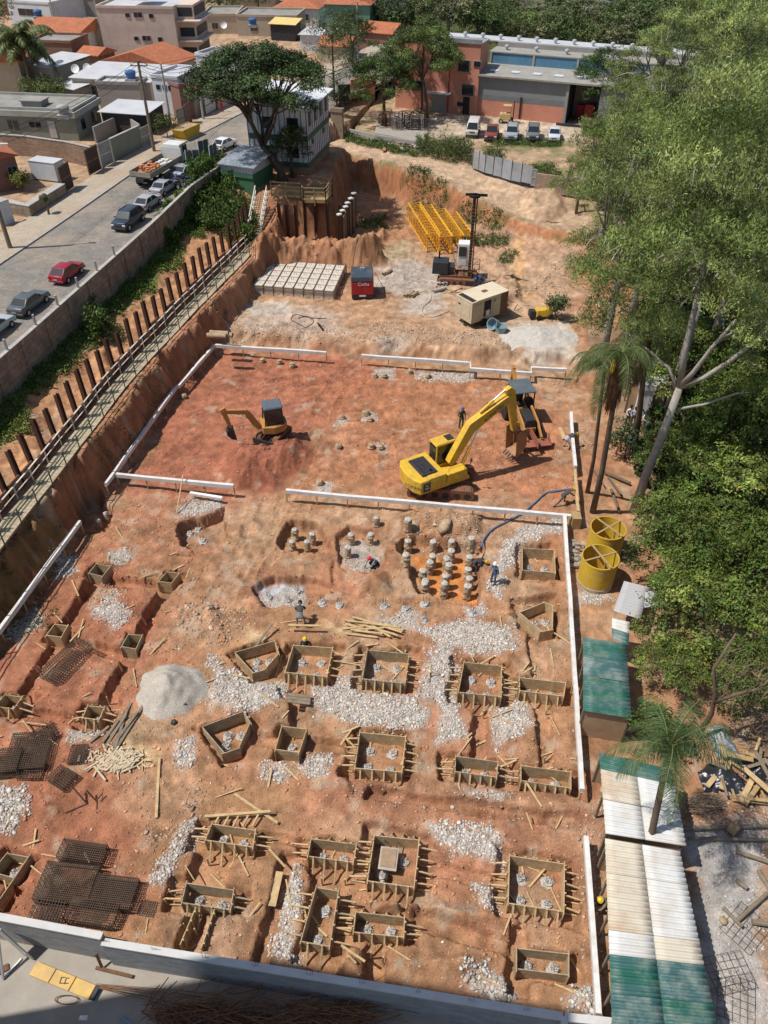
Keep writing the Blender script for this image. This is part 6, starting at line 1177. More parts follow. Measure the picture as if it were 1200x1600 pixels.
# ---------- street surfaces ----------
M_asph = mat('asphalt_dusty', (.21, .19, .165), .9, .22, .8, .2, dirt=(.34, .27, .20), dsc=.28, damt=.95, fine=7)
M_pav = mat('pavement_conc', (.40, .34, .26), .9, .12, 1, .15, dirt=(.36, .24, .15), dsc=.4, damt=.8, fine=9)
kb = [G(u, v, ZR+.02) for u, v in ((-140, 512), (0, 415), (110, 340), (207, 272), (280, 228), (360, 187), (430, 152), (510, 118), (580, 90), (640, 60))]
rt = [Vector((float(xw(y))-.12, y, ZR+.02)) for y in (40, 50, 60, 68, 76, 84, 90, 96, 101)]+[G(540, 150, ZR+.02), G(640, 112, ZR+.02)]
def strip(name, A, B, z, m, th=None):
    def rs(P, n):
        L = [0]
        for a, b in zip(P[:-1], P[1:]): L.append(L[-1]+(b-a).length)
        out = []
        for k in range(n+1):
            t = L[-1]*k/n; i = min(max(0, int(np.searchsorted(L, t))-1), len(P)-2); out.append(P[i].lerp(P[i+1], (t-L[i])/max(L[i+1]-L[i], 1e-6)))
        return out
    a = rs(A, 40); b = rs(B, 40); mb = MB(); zt = z
    vs = [(p.x, p.y, zt) for p in a]+[(p.x, p.y, zt) for p in b]+[(p.x, p.y, zt-.3) for p in a]+[(p.x, p.y, zt-.3) for p in b]; n = 41; fs = []
    for i in range(40): fs += [(i, i+1, n+i+1, n+i), (2*n+i, 2*n+i+1, i+1, i), (n+i, n+i+1, 3*n+i+1, 3*n+i)]
    mb.add(vs, fs); o = obj(name, mb, m); o['kind'] = 'structure'; return o
strip('road', kb, rt, ZR+.03, M_asph)
def offs(P, d):
    out = []
    for i, p in enumerate(P):
        t = (P[min(i+1, len(P)-1)]-P[max(i-1, 0)]).normalized(); out.append(p+Vector((-t.y, t.x, 0))*d)
    return out
strip('kerb', offs(kb, .16), kb, ZR+.15, M_conc); strip('pavement', offs(kb, 3.6), offs(kb, .16), ZR+.155, M_pav)
# ---------- buildings ----------
M_win = mat('window_frame', (.30, .30, .30), .6, .1)
M_tile = mat('roof_tile', (.46, .16, .075), .85, .25, 2.5, .3, dirt=(.22, .10, .06), dsc=.7, damt=.6, stripes=(4, .3, 'X', (.36, .12, .06)))
M_metroof = mat('white_metal_roof', (.60, .61, .62), .5, .08, 1, .05, metal=.1, dirt=(.38, .36, .34), dsc=.5, damt=.6, stripes=(2.2, 0, 'X', (.5, .5, .51)))
M_flat = mat('flat_roof', (.27, .255, .23), .95, .15, .8, .15, dirt=(.16, .15, .13), dsc=.5, damt=.7)
GW = {}
def bld(name, lab, a, b, z, dep, h, wm, roof='flat', rm=None, wins=(), cat='house', rh=1.2, grp=None, over=.3):
    A = G(*a, z); B = G(*b, z); L_ = (B-A).length; an = math.atan2(B.y-A.y, B.x-A.x); t = thing(name, lab, cat, A, an, grp); t.scale = (1, 1, .84 if z > 5 else 1)
    obj('wall', MB().box((L_/2, dep/2, h/2-.4), (L_, dep, h+.8)), wm, t); o_ = over
    if roof == 'flat':
        rf = obj('roof', MB().box((L_/2, dep/2, h+.03), (L_-.3, dep-.3, .05)), rm or M_flat, t); mb = MB()
        for c, s_ in (((L_/2, 0, h+.2), (L_+.12, .2, .42)), ((L_/2, dep, h+.2), (L_+.12, .2, .42)), ((0, dep/2, h+.2), (.2, dep-.2, .42)), ((L_, dep/2, h+.2), (.2, dep-.2, .42))): mb.box(c, s_)
        obj('parapet', mb, wm, rf)
    elif roof == 'gx':   # ridge along the front
        mb = MB(); mb.add([(-o_, -o_, h), (L_+o_, -o_, h), (L_+o_, dep/2, h+rh), (-o_, dep/2, h+rh), (-o_, dep+o_, h), (L_+o_, dep+o_, h), (-o_, -o_, h-.12), (L_+o_, -o_, h-.12), (L_+o_, dep+o_, h-.12), (-o_, dep+o_, h-.12)], [(0, 1, 2, 3), (3, 2, 5, 4), (0, 3, 4, 9, 6), (1, 7, 8, 5, 2), (0, 6, 7, 1), (4, 5, 8, 9), (6, 9, 8, 7)]); obj('roof', mb, rm or M_tile, t)
    elif roof == 'gy':
        mb = MB(); mb.add([(-o_, -o_, h), (L_/2, -o_, h+rh), (L_+o_, -o_, h), (-o_, dep+o_, h), (L_/2, dep+o_, h+rh), (L_+o_, dep+o_, h), (-o_, -o_, h-.12), (L_+o_, -o_, h-.12), (L_+o_, dep+o_, h-.12), (-o_, dep+o_, h-.12)], [(0, 1, 4, 3), (1, 2, 5, 4), (0, 6, 7, 2, 1), (3, 4, 5, 8, 9), (0, 3, 9, 6), (2, 7, 8, 5), (6, 9, 8, 7)]); obj('roof', mb, rm or M_tile, t)
    elif roof == 'hip':
        k = min(L_, dep)/2; mb = MB(); r0 = (k, dep/2, h+rh) if L_ > dep else (L_/2, k, h+rh); r1 = (L_-k, dep/2, h+rh) if L_ > dep else (L_/2, dep-k, h+rh)
        mb.add([(-o_, -o_, h), (L_+o_, -o_, h), (L_+o_, dep+o_, h), (-o_, dep+o_, h), r0, r1], [(0, 1, 5, 4), (1, 2, 5), (2, 3, 4, 5), (3, 0, 4), (3, 2, 1, 0)] if L_ > dep else [(0, 1, 4), (1, 2, 5, 4), (2, 3, 5), (3, 0, 4, 5), (3, 2, 1, 0)]); obj('roof', mb, rm or M_tile, t)
    elif roof == 'shed':
        mb = MB(); mb.add([(-o_, -o_, h), (L_+o_, -o_, h), (L_+o_, dep+o_, h+rh), (-o_, dep+o_, h+rh), (-o_, -o_, h+.08), (L_+o_, -o_, h+.08), (L_+o_, dep+o_, h+rh+.08), (-o_, dep+o_, h+rh+.08)], [(3, 2, 1, 0), (4, 5, 6, 7), (0, 1, 5, 4), (1, 2, 6, 5), (2, 3, 7, 6), (3, 0, 4, 7)]); obj('roof', mb, rm or M_metroof, t)
    for w_ in wins:
        f, x, zz, ww, hh = w_[:5]; dr_ = len(w_) > 5; nm = w_[5] if dr_ else 'window'
        if f == 'f': c = (x, -.03, zz+hh/2); s1 = (ww+.12, .06, hh+.12); c2 = (x, -.065, zz+hh/2); s2 = (ww, .03, hh)
        elif f == 'r': c = (L_+.03, x, zz+hh/2); s1 = (.06, ww+.12, hh+.12); c2 = (L_+.065, x, zz+hh/2); s2 = (.03, ww, hh)
        else: c = (-.03, x, zz+hh/2); s1 = (.06, ww+.12, hh+.12); c2 = (-.065, x, zz+hh/2); s2 = (.03, ww, hh)
        fo = obj(nm, MB().box(c, s1), M_win, t); obj('pane', MB().box(c2, s2), w_[6] if len(w_) > 6 else M_glass, fo)
        if f == 'f' and ww > .7 and not dr_: obj('mullion', MB().box((c2[0], -.085, c2[2]), (.05, .02, hh)), M_win, fo)
    return t, L_
def wm(n, c, **k): return mat('wall_'+n, c, .9, .08, .8, .1, dirt=tuple(x*.6 for x in c), dsc=.5, damt=.45, **k)
W_gg = wm('greygreen', (.235, .25, .205)); W_pink = wm('pink', (.63, .51, .42)); W_white = wm('white', (.58, .60, .62)); W_bei = wm('beige', (.44, .38, .29)); W_gry = wm('grey', (.30, .285, .26)); W_brk = wm('brick', (.30, .16, .11), brick=(.3, .15, .02, (.2, .15, .12))); W_brn = wm('brown', (.24, .13, .10)); W_grn = wm('green', (.16, .30, .22)); W_cor = wm('coral', (.56, .24, .165))
t, L_ = bld('house', 'grey green flat roofed house with deep concrete parapet behind the brick wall', (-40, 212), (124, 219), 6.3, 6.5, 2.8, W_gg, 'flat', wins=[('f', 5.3, 1.0, 1.3, 1.2), ('f', 8.0, 1.4, 1.4, .7), ('f', 10.0, .2, .8, 2.1, 'door', M_galv), ('r', 1.7, .9, 1.0, 1.3), ('r', 4.6, 1.0, 1.2, 1.3)])
obj('roof_slab', MB().box((L_/2, 3.25, 3.15), (L_+.6, 7.1, .7)), wm('slab', (.36, .36, .32)), t); obj('terrace', MB().box((L_/2, 3.25, 3.54), (L_, 6.5, .06)), M_flat, t); obj('roof_box', MB().box((7.4, 2.2, 3.9), (2.4, 1.8, .7)).box((7.4, 2.2, 4.3), (2.7, 2.1, .12)), W_gry, t)
lw = MB(); [lw.box(c, s_) for c, s_ in (((L_/2, .1, 3.7), (L_, .18, .35)), ((L_-.1, 3.25, 3.7), (.18, 6.1, .35)), ((L_/2, 6.4, 3.7), (L_, .18, .35)))]; obj('parapet', lw, wm('slab', (.36, .36, .32)), t)
bld('house', 'brown rendered house with clay tile roof at the left edge behind white water box', (-30, 305), (37, 292), 6.3, 5, 3.6, W_brn, 'gy', wins=[('f', 3.5, .8, .8, 1.6)], rh=1.0)
bld('water_box', 'white grey metal storage box above the low front garden wall', (48, 268), (88, 273), 7.0, 1.5, 1.2, W_white, 'shed', M_metroof, cat='storage box', rh=.05, over=.03)
def wallrun(name, lab, pts, z, h, m, th=.2, cat='wall', cap=None):
    q = [G(u, v, z) for u, v in pts]; t = thing(name, lab, cat, (0, 0, 0)); h *= .84; obj('panel', ribbon(q, z-.4, z+h, th), m, t)
    if cap: obj('coping', ribbon(q, z+h+.002, z+h+.08, th+.08), cap, t)
    return t
wallrun('brick_wall', 'long brown block wall in front of the grey green house', [(-40, 236), (50, 243), (110, 252), (152, 262)], 6.3, 2.3, mat('block_brown', (.33, .22, .15), .95, .2, 2, .3, brick=(.4, .2, .02, (.2, .15, .11)), dirt=(.18, .12, .08)), cap=M_conc)
wallrun('low_wall', 'low planter wall with grey slab top beside the pavement at left', [(-10, 325), (47, 337), (99, 303)], 6.3, 1.1, M_oldwall, .9, cap=M_conc); wallrun('white_wall', 'white painted wall corner at the left picture edge', [(-30, 345), (5, 352), (22, 345)], 6.3, 2.2, W_white, cap=M_conc)
wallrun('green_wall', 'pale green rendered yard wall beside the metal gates', [(178, 252), (222, 230)], 6.3, 2.6, W_gg, cap=M_conc); wallrun('garden_wall', 'grey rendered wall of the sloping garden behind the gates', [(150, 222), (196, 200), (222, 218)], 6.3, 1.9, W_gry)
def gate(lab, a, b, h, m, n=4):
    A = G(*a, 6.3); B = G(*b, 6.3); t = thing('metal_gate', lab, 'gate', (0, 0, 0)); up = Vector((0, 0, 1)); h *= .84; mb = MB().beam(A+up*h/2, B+up*h/2, .03, h); obj('sheet', mb, m, t); fr = MB()
    for k in (.05, .5, .97): fr.beam(A+up*h*k, B+up*h*k, .09, .09)
    fr.beam(A, A+up*h, .1); fr.beam(B, B+up*h, .1); obj('gate_frame', fr, M_woodg if m is not M_zinc else M_galv, t)
M_brg = mat('gate_brown', (.08, .045, .035), .7, .2, 3, .1)
gate('dark brown gate leaf with pale rails standing open in the dry lot', (140, 274), (158, 264), 2.9, M_brg); gate('grey metal gate between the dry lot and the green wall', (160, 262), (177, 254), 2.8, M_zinc); gate('brown gate leaf swung open beside the low planter wall', (100, 303), (115, 292), 2.9, M_brg)
gate('brown garage door panel below the white house', (292, 198), (300, 191), 2.8, W_brn); gate('dark garage gate below the white house, nearer to the pole', (280, 203), (291, 198), 2.6, W_gry); gate('white garage door behind the person in red', (322, 181), (338, 172), 2.6, M_trw); gate('grey gate near the carport', (222, 230), (238, 222), 2.3, M_zinc)
# middle left cluster
bld('house', 'long beige house with white metal roof and a washing line', (120, 158), (240, 166), 6.3, 7.5, 3.3, W_bei, 'shed', wins=[('f', 1.6, 1, .9, .9), ('f', 3.1, .2, .9, 2.1, 'door', M_dark), ('r', 2, 1, 1.4, 1.3), ('r', 5, 1, 1.2, 1.3)], rh=.5)
bld('store', 'unpainted grey block annex with white capping in front of the long metal roof', (158, 170), (224, 172), 6.3, 3, 3.4, W_gry, 'flat', M_metroof, cat='building'); bld('carport', 'carport with white metal roof beside the pavement pole', (164, 205), (232, 210), 6.3, 4.5, 2.5, mat('carport_dark', (.05, .05, .05), .9), 'shed', cat='carport', rh=.3)
bld('store', 'low white shed roof above the garden shrub', (50, 142), (92, 148), 6.3, 7, 3.8, W_gry, 'shed', cat='building', rh=.4); bld('store', 'small lean-to with white metal roof beside the garden shrub', (95, 160), (122, 166), 6.3, 3, 2.3, W_gry, 'shed', cat='building', rh=.4)
bld('house', 'white two storey house with four small windows and railed terrace', (246, 178), (286, 182), 6.3, 6, 4.9, W_white, 'flat', M_metroof, wins=[('f', .8, 3.4, .5, .6), ('f', 1.7, 3.4, .5, .6), ('f', 2.5, 3.4, .5, .6), ('f', 3.3, 3.4, .5, .6), ('r', 2, 1, 1, 1.2)]); bld('house', 'brown narrow house behind the garage doors', (287, 186), (306, 182), 6.3, 5, 4.2, W_brn, 'flat')
bld('house', 'beige house with small clay roof behind the white garage door', (306, 182), (340, 168), 6.3, 4.5, 3.4, W_bei, 'shed', M_tile, rh=1.0); wallrun('street_wall', 'pinkish street wall with posts between the house and the big tree', [(341, 171), (366, 160), (400, 146)], 6.3, 2.4, W_pink); bld('house', 'light grey house hidden behind the big tree', (372, 150), (400, 138), 6.3, 6, 5.2, W_white, 'flat', wins=[('f', 1.2, 3, .8, 1), ('f', 2.4, 3, .8, 1)])
bld('house', 'house with wide orange tiled roof below the pink building', (168, 124), (268, 133), 6.3, 7, 2.8, W_bei, 'gy', rh=1.8, over=.6, wins=[('f', 5, 1.0, 1, 1)]); bld('house', 'small brick house with orange roof and satellite dish', (128, 112), (158, 115), 6.3, 4, 2.8, W_brk, 'gx', rh=.9, wins=[('f', 1, 1, .7, .8)])
bld('house', 'house with large orange hipped roof at upper left near the poles', (50, 82), (125, 86), 6.3, 11, 3.4, W_white, 'gx', rh=1.7, over=.8, wins=[('f', 8, 1, 1, 1)]); bld('house', 'dim beige house with orange roof behind the palm at the left edge', (-40, 150), (42, 150), 6.3, 7, 5.0, W_bei, 'gy', rh=2.2, over=.6, wins=[('f', 7.0, 1, .9, 1.2)])
bld('house', 'dark brown low house behind the long white metal roof', (56, 108), (120, 110), 6.3, 6, 4.2, W_brk, 'flat', M_flat)
bld('house', 'white house with grey shed roof at the top left corner', (20, 40), (85, 45), 6.3, 12, 4.5, W_white, 'flat', M_metroof, wins=[('f', 4, 2.2, 3.5, 1.2)]); bld('house', 'white house with long brown window at the very top left', (82, 30), (152, 32), 6.3, 12, 5.5, W_gry, 'shed', wins=[('f', 3, 3, 3, 1)])
bld('house', 'beige terrace house beside the pole left of the pink building', (110, 72), (160, 76), 6.3, 6, 3.6, W_bei, 'flat', wins=[('f', 2, .9, 1, 1), ('f', 4, .9, .8, 1)])
t, L_ = bld('apartment_building', 'large pink rendered apartment building with few small windows', (168, 98), (283, 100), 6.3, 9, 8.6, W_pink, 'flat', M_metroof, cat='building', wins=[('f', 4.6, 7.3, .6, .55), ('f', 6.2, 7.3, 1.2, .7), ('f', 8.2, 7.2, .6, .6), ('f', 5.3, 3.7, .6, .55), ('f', 6.9, 3.7, 1.2, .7), ('f', 9.0, 3.6, .6, .6)])
obj('stair_tower', MB().box((L_*.52, 4, 11), (2.4, 4, 3.0)), W_pink, t); by = obj('balcony_block', MB().box((L_+1.3, 5, 4.1), (2.6, 7, 9.8)), W_pink, t)
for z in (.6, 3.7, 6.8): obj('balcony_opening', MB().box((L_+1.3, 1.47, z+1.1), (2.2, .06, 1.4)).box((L_+2.63, 5, z+1.1), (.06, 6, 1.4)), M_dark, by); obj('balcony_slab', MB().box((L_+1.9, 4.3, z-.15), (3.6, 8, .18)), W_pink, by)
bld('house', 'low grey flat house with satellite dish right of the pink building', (320, 52), (372, 52), 6.3, 9, 3.2, W_bei, 'flat', wins=[('f', 2, .9, 1, 1)]); bld('house', 'long flat grey house with a yellow awning above the big tree', (372, 55), (465, 57), 6.3, 8, 3.4, W_bei, 'flat', M_flat, wins=[('f', 3, .9, 1.2, 1), ('f', 7, .9, 1.2, 1)])
bld('awning', 'yellow awning on the long flat house above the big tree', (424, 62), (462, 64), 6.3, 3, 2.8, M_dark, 'shed', mat('awning_yellow', (.65, .48, .18), .8), cat='awning', rh=.6); bld('house', 'white house with orange hipped roof behind the long flat house', (430, 38), (498, 40), 6.3, 9, 3.2, W_white, 'hip', rh=1.8, wins=[('f', 6, 1, 1, 1)])
bld('house', 'green painted two storey house with orange hipped roof at the top', (508, 45), (578, 47), 6.3, 9, 4.6, W_grn, 'hip', rh=1.6, wins=[('f', 5, 2.5, 1.2, 1)]); bld('house', 'small white house behind the sparse tree', (470, 78), (515, 80), 6.3, 5, 2.6, W_white, 'shed', rh=.3); bld('house', 'house with orange roof between the sparse tree and the dark trees', (560, 75), (612, 80), 5.5, 6, 3, W_brn, 'gx', rh=1.4); bld('house', 'small house with dull orange roof behind the white yard house', (500, 95), (545, 98), 6, 5, 2.6, W_bei, 'gx', rh=1.3)
for i, (a, b, h, m_) in enumerate((((360, 12), (430, 12), 3.5, W_bei), ((600, 20), (640, 20), 4, W_white), ((-10, 22), (24, 24), 6, W_brk))): bld('house', 'small distant %s house at the top edge of the picture' % ('beige', 'white', 'brick')[i], a, b, 6.3, 10, h, m_, 'hip', rh=1.8)
bld('wall_stub', 'brown brick gate wall between the yard house and the dirt road', (518, 212), (536, 214), 4.3, .4, 2.8, mat('gate_brick', (.34, .25, .17), .95, .2, 2, .3, brick=(.3, .12, .02, (.2, .16, .12))), 'flat', cat='wall'); gate('dark gate with a yellow notice behind the yard house', (530, 162), (548, 160), 2.6, M_dark); wallrun('red_wall', 'orange wall beside the dark gate and the parking trees', [(548, 150), (585, 142)], 5.5, 2.4, W_cor)
# white and green yard house on a brick base
cA_ = G(484, 282, 4.4); cB_ = G(516, 246, 4.4); dv = (cB_-cA_); L_ = dv.length; an = math.atan2(dv.y, dv.x); t = thing('yard_house', 'two storey site house of white boards and green bands on a brick base', 'house', cA_, an); W2_ = 6.5; M_bw = mat('white_boards', (.68, .68, .70), .7, .06, 1.5, .05, dirt=(.45, .43, .4), dsc=1, damt=.4, stripes=(.9, 0, 'X', (.56, .56, .58))); M_gb = mat('green_band', (.05, .12, .075), .6, .1, 2, .05)
obj('base', MB().box((L_/2, W2_/2, .5), (L_-.1, W2_-.1, 2.0)), mat('base_brick', (.40, .23, .14), .9, .15, 2, .2, brick=(.4, .2, .015, (.28, .18, .12))), t)
for z, h, m, nm, e in ((1.3, .5, M_gb, 'green_band', .06), (1.8, 2.1, M_bw, 'wall_boards', 0), (3.9, .55, M_gb, 'green_band', .06), (4.45, 2.6, M_bw, 'wall_boards', 0)): obj(nm, MB().box((L_/2, W2_/2, z+h/2), (L_+e, W2_+e, h-.004)), m, t)
bt_ = MB()
for k in range(13): x = L_*k/12; bt_.box((x, -.03, 4.3), (.05, .04, 5.4)); 
for k in range(12): y = W2_*k/11; bt_.box((-.03, y, 4.3), (.04, .07, 5.4))
obj('batten', bt_, mat('batten', (.12, .15, .15), .7), t)
for k in range(4): w_ = obj('window', MB().box((L_*(.14+.25*k), -.06, 5.9), (.62, .08, 1.35)), mat('shutter_grey', (.16, .14, .14), .7), t); obj('sill', MB().box((L_*(.14+.25*k), -.1, 5.2), (.7, .1, .06)), M_bw, w_)
for x in (.22, .72): obj('window', MB().box((L_*x, -.06, 3.55), (.6, .08, .5)), M_gb, t)
for y, z in ((1.5, 5.6), (4.2, 5.6), (1.6, 2.8), (4.3, 2.8)): obj('window', MB().box((-.06, y, z), (.08, 1.2, 1.1)), M_glass, t)
mb = MB(); o_ = .55; mb.add([(-o_, -o_, 7.0), (L_+o_, -o_, 7.0), (L_+o_, W2_+o_, 7.6), (-o_, W2_+o_, 7.6), (-o_, -o_, 7.12), (L_+o_, -o_, 7.12), (L_+o_, W2_+o_, 7.72), (-o_, W2_+o_, 7.72)], [(3, 2, 1, 0), (4, 5, 6, 7), (0, 1, 5, 4), (1, 2, 6, 5), (2, 3, 7, 6), (3, 0, 4, 7)]); obj('roof', mb, mat('bright_roof', (.66, .67, .69), .5, .05, 1, .02, stripes=(1.5, 0, 'X', (.58, .59, .6))), t)
# green hut at the street corner
t, L_ = bld('green_hut', 'green and white timber hut with patched grey roof at the head of the stairs', (350, 296), (398, 303), 4.6, 4.2, 1.5, mat('hut_green', (.06, .16, .08), .8, .15), 'flat', cat='hut'); obj('upper_wall', MB().box((L_/2, 2.1, 2.1), (L_+.04, 4.24, 1.0)), M_bw, t); mb = MB(); mb.add([(-.3, -.3, 2.55), (L_+.4, -.3, 2.55), (L_+.4, 4.6, 3.1), (-.3, 4.6, 3.1), (-.3, -.3, 2.65), (L_+.4, -.3, 2.65), (L_+.4, 4.6, 3.2), (-.3, 4.6, 3.2)], [(3, 2, 1, 0), (4, 5, 6, 7), (0, 1, 5, 4), (1, 2, 6, 5), (2, 3, 7, 6), (3, 0, 4, 7)])
obj('roof', mb, mat('patched_roof', (.30, .33, .36), .4, .3, 2.5, .2, metal=.4, dirt=(.55, .56, .57), dsc=1.3, damt=.9), t); 
for i, (u, v, an) in enumerate(((305, 272, .5), (321, 255, .9), (336, 262, 1.2))):
    p = G(u, v, 6.2); t = thing('hoarding_board', 'dark upright hoarding sheet with white frame near the yard gate, %s from the left' % ORDW[i], 'hoarding', p, an, 'hoarding sheets near the yard gate'); obj('sheet', MB().box((0, 0, 1.2), (1.4, .05, 2.2)), mat('board_grey', (.14, .16, .17), .7), t); obj('board_frame', MB().beam((-.7, -.04, 0), (-.7, -.04, 2.4), .08).beam((.7, -.04, 0), (.7, -.04, 2.4), .08).beam((0, -.04, .1), (0, -.04, 2.3), .06), M_bw, t)
for lab, u, v, z, m_ in (('blue water tank on the long beige house roof', 205, 122, 9.5, 'b'), ('blue water tank on the long flat grey house', 395, 38, 9.65, 'b'), ('grey water tank on the grey green house terrace', 100, 178, 9.7, 'g'), ('blue water tank near the top left white house', 60, 25, 10.55, 'b')):
    p = G(u, v, z); t = thing('water_tank', lab, 'water tank', p); mb = MB(); mb.lathe([(.55, 0), (.7, .7), (.6, .85), (.2, .95), (.01, .96)], 16, cap=False); obj('shell', mb, mat('tank_'+m_, (.05, .13, .30) if m_ == 'b' else (.35, .35, .34), .6, .1), t); obj('stand', MB().box((0, 0, -.2), (1.3, 1.3, .4)), M_conc, t)
# poles and wires
def upole(u, v, z, h, lab, arm=True, r=.14, lean=0):
    p = G(u, v, z); t = thing('utility_pole', lab, 'pole', p); obj('pole', MB().tube([(0, 0, -.3), (lean, 0, h)], [r*1.15, r*.75], 10), M_conc if r < .16 else M_woodg, t)
    if arm: obj('cross_arm', MB().beam((lean-.9, .1, h-.5), (lean+.9, .1, h-.5), .1), M_woodg, t); obj('insulator', MB().lathe([(.06, 0), (.06, .2)], 8, (lean-.8, .1, h-.45)).lathe([(.06, 0), (.06, .2)], 8, (lean+.8, .1, h-.45)), M_galv, t)
    return p+Vector((lean, 0, h)), t
q1, t1 = upole(16, 387, 6.35, 8.5, 'street lamp pole at the left edge throwing a thin shadow across the road', False, .17); la = obj('lamp_arm', MB().tube([(0, 0, 7.0), (.8, .3, 7.8), (1.6, .5, 8.0)], .05, 6), M_galv, t1); obj('lamp_head', MB().box((1.85, .55, 8.0), (.6, .25, .12)), M_concw, la)
q2, _ = upole(241, 236, 6.35, 8.8, 'tall dark utility pole on the pavement beside the carport', True, .17); q3, _ = upole(163, 76, 6.3, 9, 'thin utility pole left of the pink building', True); q4, _ = upole(560, 105, 6, 8.5, 'utility pole with lamp among the trees behind the yard house', True); q5, _ = upole(267, 195, 6.35, 6.5, 'short concrete pole in front of the white house', False); q6, _ = upole(318, 186, 6.35, 6, 'thin pole beside the white garage door', False); q7, _ = upole(92, 60, 6.3, 8, 'thin pole behind the orange hipped roof', False)
def wire(a, b, sag): return [a.lerp(b, t)-Vector((0, 0, sag*4*t*(1-t))) for t in np.linspace(0, 1, 14)]
i = 0
for a, b in ((q1, q2), (q2, q5), (q2, q6), (q5, q4)):
    for dz in (0, -.35, -.9): i += 1; tag(obj('overhead_wire', MB().tube(wire(a+Vector((0, 0, dz)), b+Vector((0, 0, dz)), .7), .02, 4), M_dark), 'thin overhead wire along the street, %s strand counted from the lamp pole' % ORDW[i-1], 'wire', 'overhead wires')
for (u, v, z, lab) in ((118, 108, 10.4, 'white satellite dish on the dark brown low house'), (136, 106, 9.3, 'white satellite dish beside the small orange roof'), (350, 40, 9.6, 'white satellite dish on the low grey flat house')):
    p = G(u, v, z); dd = MB(); dd.lathe([(.01, 0), (.3, .05), (.5, .16), (.52, .16), (.3, .02), (.01, -.03)], 16, cap=False); t = thing('satellite_dish', lab, 'satellite dish', p); t.rotation_euler = (R(60), 0, 0); obj('reflector', dd, M_white, t); obj('mast', MB().tube([(0, 0, 0), (0, -.5, -.3)], .04, 6), M_galv, t)
# ---------- warehouse ----------
O = G(628, 169, 4); E1 = G(872, 194, 4); dv = E1-O; an = math.atan2(dv.y, dv.x); Lo = (G(737, 185.5, 4)-O).length; wh = thing('warehouse', 'coral and grey factory building with blue clerestory band and roof vents', 'warehouse', O, an); Ls = 31
def lx(u, v): return (G(u, v, 4)-O).length
M_gcor = mat('grey_cladding', (.26, .265, .27), .6, .08, 1, .05, dirt=(.2, .19, .18), stripes=(2.0, 0, 'X', (.20, .205, .21))); M_blu = mat('blue_clerestory', (.10, .23, .34), .5, .08, 1.5, .05, dirt=(.2, .28, .34), dsc=.6, stripes=(1.5, 0, 'Z', (.08, .20, .31))); M_rf = mat('fibre_roof', (.34, .325, .29), .9, .12, 1, .1, dirt=(.2, .19, .17), dsc=.6, stripes=(1.8, 0, 'X', (.27, .26, .235)))
of = obj('office_block', MB().box((Lo/2-.5, 1.8, 3.8), (Lo+1, 3.6, 9.2)), W_cor, wh); obj('office_roof', MB().box((Lo/2-.5, 1.8, 8.45), (Lo+1.2, 3.8, .16)).box((Lo/2-.5, -.02, 8.7), (Lo+1.2, .25, .5)), M_zinc, of); obj('downpipe', MB().box((Lo*.27, -.06, 3.9), (.14, .1, 7.7)), M_dark, of)
for x, z, w_, h_ in ((Lo*.80, 5.2, 1.5, 1.3), (Lo*.97, 5.9, .9, .6), (Lo*.87, 2.4, 1.6, 1.3), (Lo*.78, 1.0, .8, .5), (Lo*.42, 5.2, 1.4, 1.2), (Lo*.2, 5.2, 1.4, 1.2), (Lo*.2, 2.4, 1.4, 1.2)): f_ = obj('window', MB().box((x, -.03, z+h_/2), (w_+.15, .08, h_+.15)), M_win, of); obj('pane', MB().box((x, -.08, z+h_/2), (w_, .04, h_)), M_glass, f_)
obj('door', MB().box((Lo*.86, -.04, 1.1), (.9, .08, 2.2)), M_black, of); obj('garage_door', MB().box((Lo*.5, -.04, 1.1), (2.2, .08, 2.3)), W_gry, of); obj('canopy', MB().box((Lo*.5, -.6, 2.5), (3.6, 1.2, .1)), M_metroof, of); obj('red_stripe', MB().box((Lo*.62, -.05, 4), (.14, .05, 7.6)), M_redp, of)
x0 = Lo; obj('low_wall', MB().box((x0+5.9, .5, .8), (11.8, .3, 2.4)), W_cor, wh); lv = obj('louvre', MB().box((x0+5.9, .52, 2.35), (11.8, .2, .75)), M_galv, wh); ls = MB()
for k in range(5): ls.box((x0+5.9, .38, 2.05+k*.15), (11.7, .1, .05))
obj('slat', ls, M_zinc, lv); obj('cladding', MB().box((x0+5.9, .5, 3.75), (11.8, .25, 2.1)), M_gcor, wh); obj('pillar', MB().box((x0+11.9, .4, 2.2), (.35, .4, 5.2)), M_zinc, wh); obj('pillar', MB().box((x0+5.9, .32, 1.4), (.2, .2, 2.6)), M_dark, wh); sd = obj('sliding_door', MB().box((x0+18.6, .35, 2.35), (5.0, .2, 4.9)), M_gcor, wh); obj('cladding', MB().box((x0+25, .5, 2.3), (9, .25, 5.2)), M_gcor, wh); obj('dark_interior', MB().box((x0+14.1, 6, 2.3), (4.2, .1, 5)).box((x0+12.0, 3.2, 2.3), (.1, 5.6, 5)).box((x0+16.2, 3.2, 2.3), (.1, 5.6, 5)).box((x0+14.1, 3.2, 4.75), (4.2, 5.6, .1)), mat('interior', (.06, .055, .05), .9), wh)
obj('stored_machine', MB().box((x0+14.6, 3.5, 1.0), (1.2, 1.5, 2.0)).box((x0+13.2, 4.5, .8), (1, 1, 1.6)), M_redp, wh); obj('ramp', MB().box((x0+13.6, -.4, .12), (5.0, .5, .25)), M_dark, wh)
